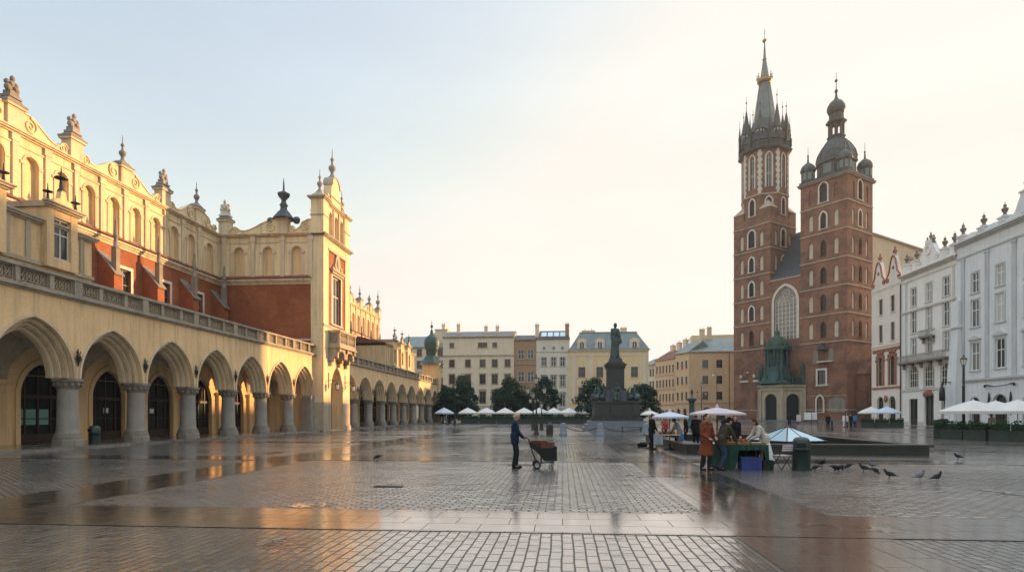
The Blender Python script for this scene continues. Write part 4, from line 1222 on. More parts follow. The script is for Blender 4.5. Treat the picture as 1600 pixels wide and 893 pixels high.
for k in range(8):
    a = 2*PI*k/8; pv.path([(pc+r_*math.cos(a),-1.6+r_*math.sin(a),z_) for r_, z_ in ((1.95,15.0),(1.92,15.6),(1.52,16.5),(.82,17.1))], .09, 4)
pv.build('porch_dome', 'copper_verdigris', church)
st = MB(); st.box(pc-5.6,pc+5.6,-5.6,0,0,.3); st.box(B0-17,B1+.8,-.9,0,0,.25); st.build('doorstep', 'granite_blue', church)

# ================================================================== houses
def house(name, label, loc, rz, W, H, D, wm, rows, trim='stone_trim', strings=(), pil=(), doors=(), roof=('flat',), cap=((.12,.15),(.26,.15),(.42,.14)), group=None, extra=None, sidewin=0, plinth=.6):
    h = thing(name, label, 'building', loc, rz, group)
    w, tr = MB(), MB()
    ops = []
    for r in rows:
        for x in r['xs']:
            ops.append(Op(x, r['w'], r['z'], r['h'], r.get('rise',0), r.get('kind','round'), .22))
    for (x, ww, hh, rise, kind) in doors: ops.append(Op(x, ww, .02, hh, rise, kind, .4))
    wall(w, 0, W, 0, H, 0, ops); shell(w, 0, W, 0, D, 0, H)
    for r in rows:
        for i, x in enumerate(r['xs']):
            gl = r.get('gl','glass')
            if r.get('mixgl') and (i*7+len(r['xs'])) % r['mixgl'] == 0: gl = 'glass_curtain'
            window(h, T(x,0,r['z']), r['w'], r['h'], r.get('rise',0), r.get('kind','round'), r.get('frame','white_paint'), gl, r.get('cols',2), r.get('bars',(.62,)), r.get('t',.075),
                   r.get('sur',.14), r.get('surm',trim), r.get('sill',True), .18, r.get('hood'))
    for (x, ww, hh, rise, kind) in doors:
        d = MB(); band(d, T(x,0,.02), outline(ww,hh,rise,kind if rise else 'rect'), outline(ww-.2,hh,max(rise-.1,0),kind if rise else 'rect') if rise else [(-ww/2+.1,0),(-ww/2+.1,hh-.1),(ww/2-.1,hh-.1),(ww/2-.1,0)], .25, .38)
        d.box(x-.05,x+.05,.26,.37,.02,hh); d.box(x-ww/2+.1,x+ww/2-.1,.26,.37,hh-.12,hh)
        for s in (-1,1): d.box(x+s*ww*.24-ww*.19, x+s*ww*.24+ww*.19, .3, .36, .1, 1.1)
        do = d.build('door', 'wood_dark', h)
        g = MB(); g.prism([(x+a,.02+b) for a, b in outline(ww-.02,hh,rise,kind)], .345, .39); g.build('pane', 'glass', do)
        if rise: band(tr, T(x,0,.02), outline(ww,hh,rise,kind,off=.18), outline(ww,hh,rise,kind), -.07, .02)
    cornice(tr, 0, W, 0, H-.44, cap, False)
    for z, p, hh in strings: tr.box(0, W, -p, .02, z, z+hh)
    for x, ww, za, zb, p in pil:
        tr.box(x-ww/2, x+ww/2, -p, .02, za, zb); tr.box(x-ww/2-.08,x+ww/2+.08,-p-.05,.02,zb-.3,zb)
    if plinth: 
        xs = [0] + sorted(sum([[x-ww/2-.2, x+ww/2+.2] for (x,ww,*_) in doors], [])) + [W]
        for a, b in zip(xs[::2], xs[1::2]):
            if b > a: tr.box(a, b, -.08, .02, 0, plinth)
    w.build('wall', wm, h); tr.build('trim', trim, h)
    if roof[0] == 'gable':
        _, rh, rm = roof
        r = MB(); r.add([(-.1,-.35,H),(W+.1,-.35,H),(W+.1,D+.3,H),(-.1,D+.3,H),(-.1,D/2,H+rh),(W+.1,D/2,H+rh)], [(0,1,5,4),(2,3,4,5),(0,4,3),(1,2,5)])
        r.build('roof', rm, h)
    elif roof[0] == 'hip':
        _, rh, rm, ins = roof
        r = MB(); r.add([(-.3,-.4,H),(W+.3,-.4,H),(W+.3,D+.3,H),(-.3,D+.3,H),(ins,D*.45,H+rh),(W-ins,D*.45,H+rh)], [(0,1,5,4),(2,3,4,5),(0,4,3),(1,2,5)])
        r.build('roof', rm, h)
    elif roof[0] == 'mansard':
        _, rh, rm, ins = roof
        r = MB(); r.prismz([(-.35,-.45),(W+.35,-.45),(W+.35,D+.3),(-.35,D+.3)], H, H+.15)
        r.add([(-.2,-.3,H+.15),(W+.2,-.3,H+.15),(W+.2,D,H+.15),(-.2,D,H+.15),(ins,ins,H+rh),(W-ins,ins,H+rh),(W-ins,D-ins,H+rh),(ins,D-ins,H+rh)],
              [(0,1,5,4),(1,2,6,5),(2,3,7,6),(3,0,4,7),(4,5,6,7)])
        r.box(ins-.1,W-ins+.1,ins-.1,D-ins,H+rh,H+rh+.25)
        r.build('roof', rm, h)
    return h
def chimney(parent, x, y, z0, z1, w=.9, d=.7, m='plaster_tan', pots=2):
    c = MB(); c.box(x-w/2,x+w/2,y-d/2,y+d/2,z0,z1-.2); c.box(x-w/2-.08,x+w/2+.08,y-d/2-.08,y+d/2+.08,z1-.2,z1)
    for k in range(pots): c.lathe(x-w/4+k*w/2/max(1,pots-1) if pots > 1 else x, y, [(.12,z1),(.1,z1+.45),(.14,z1+.5)], 6)
    return c.build('chimney', m, parent)

# ---- right hand row: facade in the plane x = 52.8, local x runs towards the camera
RX = 52.8
def rowloc(y): return (RX, y, 0)
# narrow gabled house with red ornament: y 107 -> 98
nh = house('gabled_house', 'narrow pinkish house with twin scrolled gables and red ornament beside the church', rowloc(107.2), -90, 9.2, 22.6, 12, 'plaster_pink',
    [dict(z=18.2,h=2.6,w=1.15,xs=(3.0,6.6),frame='frame_brown',sur=.1), dict(z=13.6,h=2.9,w=1.15,xs=(3.0,6.6),frame='frame_brown',sur=.1),
     dict(z=6.4,h=4.0,w=1.5,xs=(2.9,6.5),frame='frame_brown',rise=.75,cols=2,sur=.0,sill=False)],
    trim='plaster_pink', strings=((12.9,.12,.15),), doors=((2.9,2.0,3.6,1.0,'round'),(6.5,2.0,3.6,1.0,'round')), cap=((.05,.2),(.1,.24)), plinth=.5)
rd = MB()
for x in (2.9,6.5):
    band(rd, T(x,0,6.4), outline(1.5,4.0,.75,'round',off=.45), outline(1.5,4.0,.75,'round'), -.12, .02)
    for k in range(7):
        a = PI*k/6; rd.ball(x+1.25*math.cos(a), -.1, 10.6+1.2*math.sin(a), .28,.14,.28, 6,4)
    for k in range(5): rd.ball(x-.9+.45*k,-.08,11.9,.24,.12,.3,6,4)
rd.box(.3,9.0,-.18,.0,5.9,6.15); rd.box(.4,8.8,-.1,0,12.3,12.5)
for k in range(14): rd.ball(.7+.6*k,-.08,12.15,.22,.1,.25,6,4)
rd.ball(4.7,-.15,4.2,.5,.2,.6,8,6)
rd.build('ornament', 'terracotta', nh)
gb = MB(); 
for i, c in enumerate((2.35,6.85)):
    pts = []
    N = 24
    for k in range(N+1):
        t = -1+2*k/N; a = abs(t)
        z = 4.4*(.5+.5*math.cos(PI*min(1,a/.86)))**.8 if a < .86 else 0
        pts.append((c+2.25*t, 22.6+.4+z + (.5 if a > .9 else 0)))
    gb.prism([(c-2.25,22.4)] + pts + [(c+2.25,22.4)], -.05, .5)
gb.build('gable', 'plaster_pink', nh)
gv = MB()
for c in (2.35,6.85):
    spiral(gv, c-1.65, 23.5, .5, -.1, .13, 1.4, 1, PI/2); spiral(gv, c+1.65, 23.5, .5, -.1, .13, 1.4, -1, PI/2)
    gv.path([(c-1.7,-.1,24.0),(c-1.2,-.1,24.6),(c-.7,-.1,26.4),(c-.3,-.1,27.0),(c,-.1,27.1),(c+.3,-.1,27.0),(c+.7,-.1,26.4),(c+1.2,-.1,24.6),(c+1.7,-.1,24.0)], .14, 5)
    gv.ball(c,-.08,25.2,.32,.1,.32,8,5)
gv.build('gable_scroll', 'terracotta', nh)
for c in (2.35,6.85): finial(nh, T(c,.2,27.0), 'stub', 'terracotta', 1.2)
pipe = MB(); pipe.path([(9.05,-.16,.2),(9.05,-.16,22.0)], .08, 6); pipe.build('drainpipe', 'iron', nh)
# middle white house: y 98 -> 85
mh = house('white_house', 'white four storey house with long balcony and scrolled attic, between pink and blue houses', rowloc(98.0), -90, 13.0, 23.0, 16, 'plaster_white',
    [dict(z=18.0,h=2.7,w=1.35,xs=(3.1,6.9,10.8),sur=.2,mixgl=2,t=.11), dict(z=13.9,h=3.3,w=1.35,xs=(3.1,6.9,10.8),sur=.18,mixgl=2,t=.11), dict(z=10.6,h=2.6,w=1.35,xs=(3.1,6.9,10.8),sur=.18,gl='glass_curtain',t=.11),
     dict(z=5.7,h=2.2,w=2.3,xs=(3.1,6.9,10.8),rise=.95,cols=4,bars=(.5,),sur=.2)],
    cap=((.16,.2),(.4,.2),(.62,.16)), trim='trim_white', strings=((17.2,.2,.28),(5.2,.16,.25),(21.9,.08,.12)), pil=((1.2,.5,5.5,22,.08),(12.4,.5,5.5,22,.08)),
    doors=((3.0,2.2,4.0,0,'rect'),(6.9,2.2,4.4,0,'rect'),(10.9,2.0,3.4,.8,'round')), roof=('gable',3.2,'roof_tile'))
bl = MB()
for (x0,x1,z,p,hh) in ((.6,12.4,9.55,1.1,1.0),(5.6,8.3,13.0,.8,.9)):
    bl.box(x0,x1,-p,0,z-.2,z); bl.box(x0-.06,x1+.06,-p-.06,0,z-.05,z+.05)
    bl.box(x0,x1,-p,-p+.08,z+hh-.08,z+hh); bl.box(x0,x0+.08,-p,0,z+hh-.08,z+hh); bl.box(x1-.08,x1,-p,0,z+hh-.08,z+hh)
    n = int((x1-x0)/.28)
    for k in range(n+1):
        x = x0+.04+(x1-x0-.08)*k/n
        bl.path([(x,-p+.04,z),(x+.05,-p+.0,z+hh*.3),(x-.05,-p+.0,z+hh*.6),(x,-p+.04,z+hh-.05)], .045, 4)
    for s in range(int((x1-x0)/2)+1):
        x = x0+.3+s*2.2
        if x < x1: bl.prism([(x-.15,z-1.0),(x+.15,z-1.0),(x+.15,z-.2),(x-.15,z-.2)], -.35, 0); bl.box(x-.15,x+.15,-p+.2,0,z-.45,z-.2)
bl.build('balcony', 'stone_grey', mh)
at = MB(); at.box(0,13,-.2,.5,23.0,23.5)
at.prism([(3.6,23.5)] + [(6.9+3.3*t, 23.5+.5+2.9*(.5+.5*math.cos(PI*min(1,abs(t)/.9)))) for t in [-1+2*k/20 for k in range(21)]] + [(10.2,23.5)], -.1, .5)
for x in (1.0, 3.6, 10.2, 12.3): at.box(x-.5,x+.5,-.2,.6,23.5,24.6); at.box(x-.62,x+.62,-.3,.7,24.6,24.8)
at.box(6.3,7.5,-.2,.5,26.3,26.9)
spiral(at, 4.9, 24.2, .5, -.15, .1, 1.5, 1, PI/2); spiral(at, 8.9, 24.2, .5, -.15, .1, 1.5, -1, PI/2)
at.path([(6.9+.6*math.cos(2*PI*k/14),-.15,25.4+.6*math.sin(2*PI*k/14)) for k in range(15)], .1, 5)
at.build('attic_gable', 'plaster_white', mh)
for x, s in ((1.0,.9),(3.6,.9),(10.2,.9),(12.3,.9)): finial(mh, T(x,.2,24.8), 'urn', 'stone_dark', s)
for x in (6.2,7.0,7.7): finial(mh, T(x,.2,26.8 if x == 7.0 else 26.3), 'stub', 'stone_dark', .9)
cre = MB(); cre.ball(6.9,-.2,4.75,.8,.25,.55,8,6); cre.ball(6.2,-.2,4.6,.4,.2,.35,8,5); cre.ball(7.6,-.2,4.6,.4,.2,.35,8,5); cre.build('crest', 'terracotta', mh)
# right pale blue house: y 85 -> 62
bh = house('blue_house', 'large pale blue grey house with pedimented windows and urn-topped parapet at the right edge', rowloc(85.0), -90, 23.5, 24.3, 16, 'plaster_blue',
    [dict(z=17.3,h=2.6,w=1.35,xs=(3.6,8.0,12.6,17.2,21.0),sur=.2,mixgl=3,t=.11), dict(z=12.9,h=3.5,w=1.45,xs=(3.6,8.0,12.6,17.2,21.0),sur=.2,bars=(.62,),mixgl=4,t=.11),
     dict(z=7.3,h=3.6,w=1.55,xs=(3.6,8.0,12.6,17.2,21.0),sur=.25,hood='tri',bars=(.62,),mixgl=5,t=.12)],
    cap=((.16,.2),(.4,.2),(.62,.16)), trim='trim_blue', strings=((6.0,.22,.26),(22.3,.12,.2),(5.75,.08,.2)), pil=((1.3,.7,6.2,22.2,.1),(5.8,.7,6.2,22.2,.1),(10.3,.7,6.2,22.2,.1),(14.9,.7,6.2,22.2,.1),(19.2,.7,6.2,22.2,.1)),
    doors=((3.6,1.9,2.9,.95,'round'),(8.0,2.4,2.9,1.2,'round'),(12.6,1.9,2.9,.95,'round'),(17.2,2.2,2.9,1.1,'round')), roof=('gable',3.6,'roof_tile'))
bs = MB(); bs.add([(-.6,-1.35,0),(1.5,-1.35,0),(1.5,0,0),(-.6,0,0),(-.35,-.5,13.2),(1.1,-.5,13.2),(1.1,0,13.2),(-.35,0,13.2)], [(0,1,5,4),(1,2,6,5),(3,0,4,7),(4,5,6,7)])
bs.box(-.6,1.3,-.75,0,13.2,13.5); bs.box(-.4,1.1,-.5,0,13.5,16.8); bs.build('buttress', 'plaster_blue', bh)
pa = MB(); pa.box(0,23.5,-.1,.5,24.3,24.9)
px_ = [(1.0,25.2),(4.9,25.2),(8.5,25.3),(12.0,27.2),(16,28.2)]
for x, z in px_: pa.box(x-.55,x+.55,-.2,.6,24.9,z); pa.box(x-.7,x+.7,-.3,.7,z,z+.2)
for (xa,za),(xb,zb) in zip(px_[:-1], px_[1:]):
    N = 14; pts = [(xa+.5+(xb-xa-1.0)*k/N, 24.9+.35+(za-24.9-.6)*(.5+.5*math.cos(PI*min(1,k/N*1.8)))*(k/N < .56) + (zb-24.9-.5)*(.5-.5*math.cos(PI*max(0,(k/N-.45)/.55)))) for k in range(N+1)]
    pa.prism([(xa+.5,24.9)] + pts + [(xb-.5,24.9)], -.05, .45)
pa.build('parapet', 'plaster_blue', bh)
for x, z in px_: finial(bh, T(x,.2,z+.2), 'urn', 'stone_dark', .9)
sg = MB(); sg.path([(5.6,-.3,5.15),(6.2,-.35,5.3),(7.4,-.3,5.1),(9.6,-.3,5.2),(10.3,-.35,5.35),(10.9,-.3,5.2)], [.05,.10,.05,.05,.10,.05], 6); sg.ball(5.8,-.3,5.2,.2,.1,.22,8,5); sg.ball(10.6,-.3,5.25,.2,.1,.22,8,5)
for x in (6.2, 9.8):
    sg.path([(x,-.1,1.6),(x+.1,-.12,2.4),(x-.1,-.12,3.0),(x+.08,-.12,3.6),(x,-.1,4.4)], [.06,.12,.08,.14,.05], 5)
sg.build('sign_bracket', 'iron', bh)
# further houses of the same row, mostly beyond the right edge of the picture; they stand between the square and the sun
oh = house('row_house', 'cream house of the square row just beyond the blue house', rowloc(61.5), -90, 24, 25.5, 16, 'plaster_tan',
    [dict(z=z,h=2.8,w=1.4,xs=(3,7.5,12,16.5,21)) for z in (7.2,12.4,17.8)], strings=((6.0,.15,.25),), doors=((7.5,2.4,3,1.2,'round'),(16.5,2.4,3,1.2,'round')), roof=('gable',5,'roof_tile'))
oh2 = house('row_house', 'ochre house of the square row nearest the camera on the right', rowloc(37.5), -90, 42, 26.5, 16, 'plaster_ochre',
    [dict(z=z,h=2.8,w=1.4,xs=tuple(3+4.5*k for k in range(9))) for z in (7.2,12.4,17.8)], strings=((6.0,.15,.25),), doors=((7.5,2.4,3,1.2,'round'),(21,2.4,3,1.2,'round')), roof=('gable',5,'roof_tile'))

# ---- far row closing the square: facades in the plane y = 150
FY = 150.0
def fx(px): 
    u = (px-800)/FPX; a = math.atan(u)-YAW
    return math.tan(a)*FY
def fz(py, px=800):
    d = fx(px)*-math.sin(YAW)+FY*math.cos(YAW)
    return EYE+(646-py)*d/FPX
def facade_xs(x0, pxs): return tuple(fx(p)-x0 for p in pxs)
x0, x1 = fx(692), fx(803)
c5 = facade_xs(x0, (706,731,754,773,793))
h1 = house('cream_house', 'wide cream five bay house with grey roof in the far row beyond the cafe', (x0, FY, 0), 0, x1-x0, 21.4, 14, 'plaster_tan',
    [dict(z=18.6,h=1.2,w=1.1,xs=(c5[0],c5[2]-.6,c5[2]+.6,c5[3]),cols=2,bars=(),frame='frame_brown',sur=.08), dict(z=13.6,h=1.9,w=1.35,xs=c5,frame='frame_brown',sur=.14), dict(z=9.3,h=2.4,w=1.45,xs=c5,frame='frame_brown',hood='flat'),
     dict(z=4.4,h=3.0,w=1.6,xs=c5,frame='frame_brown',hood='seg')], strings=((16.4,.2,.3),(3.5,.15,.3)), doors=tuple((x,1.7,2.6,0,'rect') for x in c5), roof=('gable',2.2,'roof_grey'))
for x in (3.2, 10.5, 13.5): chimney(h1, x, 5, 22, 25.2 if x < 9 else 24.6)
x0, x1 = fx(803), fx(838)
h2 = house('brown_house', 'narrow brown two bay house in the far row between cream and pale houses', (x0, FY+.3, 0), 0, x1-x0, 20.6, 14, 'plaster_brown',
    [dict(z=15.6,h=2.2,w=1.5,xs=facade_xs(x0,(814,829))), dict(z=9.8,h=2.6,w=1.6,xs=facade_xs(x0,(814,829)),), dict(z=4.6,h=2.6,w=1.6,xs=facade_xs(x0,(814,829)))],
    trim='stone_grey', strings=((14.2,.15,.2),(8.4,.12,.2)), doors=((2.2,1.7,2.7,0,'rect'),), roof=('gable',1.9,'slate'))
x0, x1 = fx(838), fx(890)
h3 = house('pale_house', 'pale three bay house with studio roof in the far row left of the yellow palace', (x0, FY, 0), 0, x1-x0, 20.8, 14, 'plaster_pale',
    [dict(z=13.7,h=2.2,w=1.2,xs=facade_xs(x0,(850,865,879))), dict(z=8.6,h=2.6,w=1.25,xs=facade_xs(x0,(850,865,879)),hood='flat'), dict(z=3.7,h=2.9,w=1.3,xs=facade_xs(x0,(850,865,879)),hood='seg'),
     dict(z=18.1,h=.5,w=.6,xs=facade_xs(x0,(850,865,879)),cols=1,bars=(),sur=.05)], trim='stone_grey', strings=((17.2,.1,.12),(2.9,.12,.2)), doors=((2.0,1.5,2.2,0,'rect'),(6.0,1.6,2.2,0,'rect')), roof=('flat',))
st_ = MB(); st_.box(-.1,x1-x0+.1,.2,8,20.8,21.0); st_.add([(0.6,.6,21.0),(x1-x0-.3,.6,21.0),(x1-x0-.3,6,23.4),(0.6,6,23.4),(0.6,6,21),(x1-x0-.3,6,21)],[(0,1,2,3),(0,3,4),(1,5,2)]); st_.build('roof','slate',h3)
sk = MB()
for k in range(4): sk.add([(1.2+1.6*k,1.35,21.42),(2.5+1.6*k,1.35,21.42),(2.5+1.6*k,4.6,22.86),(1.2+1.6*k,4.6,22.86)], [(0,1,2,3)])
sk.M = Matrix.Identity(4); sk.build('skylight','glass_roof',h3)
chimney(h3, .1, 3, 20, 24.6, 1.0, 1.2, 'plaster_tan'); chimney(h3, x1-x0-.6, 3, 20, 24.6, 1.0, 1.2, 'plaster_brown')
x0, x1 = fx(890), fx(1013)
yx = facade_xs(x0,(909,937,991)); yx = (yx[0], yx[1], (yx[1]+yx[2])/2, yx[2])
h4 = house('yellow_palace', 'yellow palace with green mansard roof and round dormers behind the monument', (x0, FY-.5, 0), 0, x1-x0, 17.6, 16, 'plaster_yellow',
    [dict(z=10.8,h=2.6,w=1.7,xs=yx,frame='frame_brown',sur=.22,surm='plaster_tan'), dict(z=5.3,h=3.0,w=1.75,xs=yx,frame='frame_brown',sur=.22,surm='plaster_tan',hood='seg')],
    trim='plaster_tan', strings=((4.3,.2,.3),(16.2,.12,.25)), pil=tuple((x,1.1,4.6,16.3,.14) for x in (1.0, (yx[0]+yx[1])/2, x1-x0-1.0)), doors=((yx[0]-.4,3.0,2.4,1.5,'round'),(yx[2],3.0,2.4,1.5,'round')), roof=('mansard',4.6,'roof_metal',2.6))
for px in (909,937,991):
    x = fx(px)-x0
    d = MB(); d.box(x-1.2,x+1.2,-.1,2.4,17.9,19.4); d.prism([(x-1.3,19.4)] + [(x+1.3*math.cos(PI-PI*k/8),19.4+1.2*math.sin(PI*k/8)) for k in range(9)] + [(x+1.3,19.4)], -.2, 2.4); do = d.build('dormer','plaster_tan',h4)
    g = MB(); g.prism([(x+a,18.2+b) for a,b in outline(1.3,1.0,.65,'round')], -.26, -.19); g.build('window','glass',do)
    g = MB(); band(g, T(x,0,18.2), outline(1.3,1.0,.65,'round',off=.05), outline(1.1,1.0,.55,'round'), -.32, -.25); g.box(x-.05,x+.05,-.31,-.25,18.2,19.8); g.build('frame','white_paint',do)
chimney(h4, 14, 7, 21, 24, 1.6, 1.0); chimney(h4, 5, 8, 21, 23.6, 3.4, .8)
# left of the row, behind the turret of the market hall
x0, x1 = fx(600), fx(692)
h5 = house('far_house', 'pale house with grey metal roof behind the copper turret of the market hall', (x0, FY+8, 0), 0, x1-x0+.6, 19.8, 14, 'plaster_tan',
    [dict(z=z,h=2.0,w=1.3,xs=tuple(1.5+2.9*k for k in range(5)),frame='frame_brown',sur=.1) for z in (4.6,9.4,14.0,17.2)], strings=((12.9,.12,.2),(8.4,.12,.2)), roof=('hip',3.6,'roof_metal',2.0))
c_ = MB(); c_.box(11.2,14.6,2,7,20,24.6); c_.box(11.0,14.8,1.8,7.2,24.6,24.8); c_.box(10.6,11.2,3,5,22,24.0); c_.build('attic_storey','plaster_tan',h5); chimney(h5, 13.2, 4, 24.8, 26.4, 1.0, .8)

# ---- side street at the right of the palace
def street(t): return (35.0-.41*t, 169.6+.91*t, 0)
h6 = house('street_house', 'pale narrow house deepest in the side street left of the church', street(25), -66, 8, 17.0, 10, 'plaster_pale',
    [dict(z=z,h=2.2,w=.85,xs=tuple(.9+1.5*k for k in range(5)),sur=.1,frame='frame_brown') for z in (5.4,9.6,13.4)], strings=((4.4,.15,.25),(16,.1,.2)), roof=('gable',2.4,'roof_metal'))
h7 = house('street_house', 'peach coloured house with many narrow windows along the side street', street(17), -66, 10.3, 18.0, 10, 'plaster_orange',
    [dict(z=z,h=2.3,w=.9,xs=tuple(.95+1.68*k for k in range(6)),frame='frame_brown',sur=.12,surm='plaster_tan') for z in (5.4,9.6,13.8)], strings=((4.4,.2,.3),(8.8,.12,.2),(13.0,.12,.2)), doors=tuple((.95+1.68*k,1.0,2.3,.5,'round') for k in range(6)), roof=('gable',3,'roof_tile'))
for k in range(3): chimney(h7, 2+3.2*k, 5, 20, 22.6+.5*k, 1.5, 1.0, 'plaster_tan')
hs8 = house('corner_wing', 'orange street wing with three window bays adjoining the corner house with green roof', street(6.6), -66, 6.5, 19.0, 9, 'plaster_orange',
    [dict(z=z,h=2.3,w=1.0,xs=(1.2,3.3,5.3),frame='frame_brown',sur=.14,surm='plaster_tan') for z in (5.6,10.0,14.4)], strings=((4.6,.2,.3),), doors=((1.6,1.4,2.5,.7,'round'),(4.6,1.4,2.5,.7,'round')), roof=('gable',3.2,'roof_metal'))
h8 = house('corner_house', 'orange corner house with green metal hip roof just left of the church', (35.0, 169.6, 0), -6, 19, 19.0, 20, 'plaster_orange',
    [dict(z=z,h=2.3,w=1.6,xs=(4.3,8.0,13.5),frame='frame_brown',sur=.16,surm='plaster_tan') for z in (5.6,10.0,14.4)], strings=((4.6,.2,.3),), doors=((4.6,2.0,2.5,1.0,'round'),(8.6,2.2,2.5,1.0,'round')), roof=('hip',4.6,'roof_metal',5))
pipe = MB(); pipe.path([(10.6,-.14,.2),(10.6,-.14,18.4)], .07, 5); pipe.build('drainpipe','iron',h8)
chimney(h8, 4.5, 9, 21, 26.4, 1.4, 1.4); chimney(h8, 6.5, 9, 21, 26.9, 1.2, 1.4); chimney(h8, 13.5, 5, 20, 23.4, .8, 1.6, 'plaster_pale')
lr = MB(); lr.box(2,16,13,20,19,25.2); lr.build('rear_block','plaster_tan',h8)

# unseen house added behind the gap, its height shaping the low sun's shadow line
rear = house('shading_house', 'unseen lower house added behind the gap between the pink gabled house and the church to block low sun', (72, 138, 0), -90, 27, 19.0, 9, 'plaster_tan',
    [dict(z=z,h=2.4,w=1.3,xs=tuple(2.5+3.6*k for k in range(7))) for z in (5.4,10.0,14.6)], strings=((4.4,.15,.25),), doors=((6,2,3,1,'round'),))

rear2 = house('shading_house', 'unseen taller cream house added behind the blue house to shade the market hall wing', (72, 112, 0), -90, 27, 29.0, 9, 'plaster_tan',
    [dict(z=z,h=2.4,w=1.3,xs=tuple(2.5+3.6*k for k in range(7))) for z in (5.4,10.0,14.6,19.2,23.8)], strings=((4.4,.15,.25),), doors=((6,2,3,1,'round'),))  # unseen house, added to shade the left wing of the market hall

hsn = thing('hanging_sign', 'dark bottle-shaped sign hanging from an iron bracket by the buttress of the blue house', 'sign', (52.0, 84.6, 4.4), -90)
b = MB(); b.path([(0,.55,1.6),(0,-1.5,1.6)], .05, 6); b.path([(0,.5,1.0),(0,-.5,1.5)], .035, 5); b.path([(0,-1.3,1.6),(0,-1.3,1.4)], .03, 5); b.build('bracket','iron',hsn)
b = MB(); b.lathe(0,-1.3,[(.30,-.9),(.36,-.8),(.36,.3),(.25,.8),(.12,1.0),(.12,1.4)], 10); b.build('panel','iron',hsn)
# ================================================================== blended (voxel) bodies
def blob(mb, m, vox, smooth=2, name='body'):
    me = bpy.data.meshes.new(name); me.from_pydata(mb.v, [], mb.f)
    o = bpy.data.objects.new(name, me); COL.objects.link(o)
    md = o.modifiers.new('r', 'REMESH'); md.mode = 'VOXEL'; md.voxel_size = vox; md.use_smooth_shade = True
    if smooth:
        sm = o.modifiers.new('s', 'SMOOTH'); sm.factor = .5; sm.iterations = smooth
    dg = bpy.context.evaluated_depsgraph_get(); dg.update()
    out = bpy.data.meshes.new_from_object(o.evaluated_get(dg), depsgraph=dg)
    out.name = name
    bpy.data.objects.remove(o); bpy.data.meshes.remove(me)
    out.materials.clear(); out.materials.append(M_[m])
    return out
def cap(mb, p0, p1, r0, r1=None, n=10):
    p0, p1 = Vector(p0), Vector(p1); r1 = r0 if r1 is None else r1
    d = (p1-p0); L = d.length
    d = d/L if L > 1e-6 else Vector((0,0,1))
    if L < 1e-6: p1 = p0 + d*.001
    pts = [p0-d*r0*.999, p0-d*r0*.92, p0-d*r0*.6, p0, p1, p1+d*r1*.6, p1+d*r1*.92, p1+d*r1*.999]
    mb.path(pts, [r0*.05, r0*.39, r0*.8, r0, r1, r1*.8, r1*.39, r1*.05], n)
def ik(a, b, l1, l2, pole):
    a, b = Vector(a), Vector(b); d = b-a; L = d.length
    if L > (l1+l2)*.995: b = a + d*((l1+l2)*.995/L); d = b-a; L = d.length
    x = (l1*l1-l2*l2+L*L)/(2*L); h = math.sqrt(max(0, l1*l1-x*x))
    dn = d/L; pole = Vector(pole); pole = pole - dn*pole.dot(dn)
    pole = pole.normalized() if pole.length > 1e-6 else dn.orthogonal()
    return a + dn*x + pole*h, b
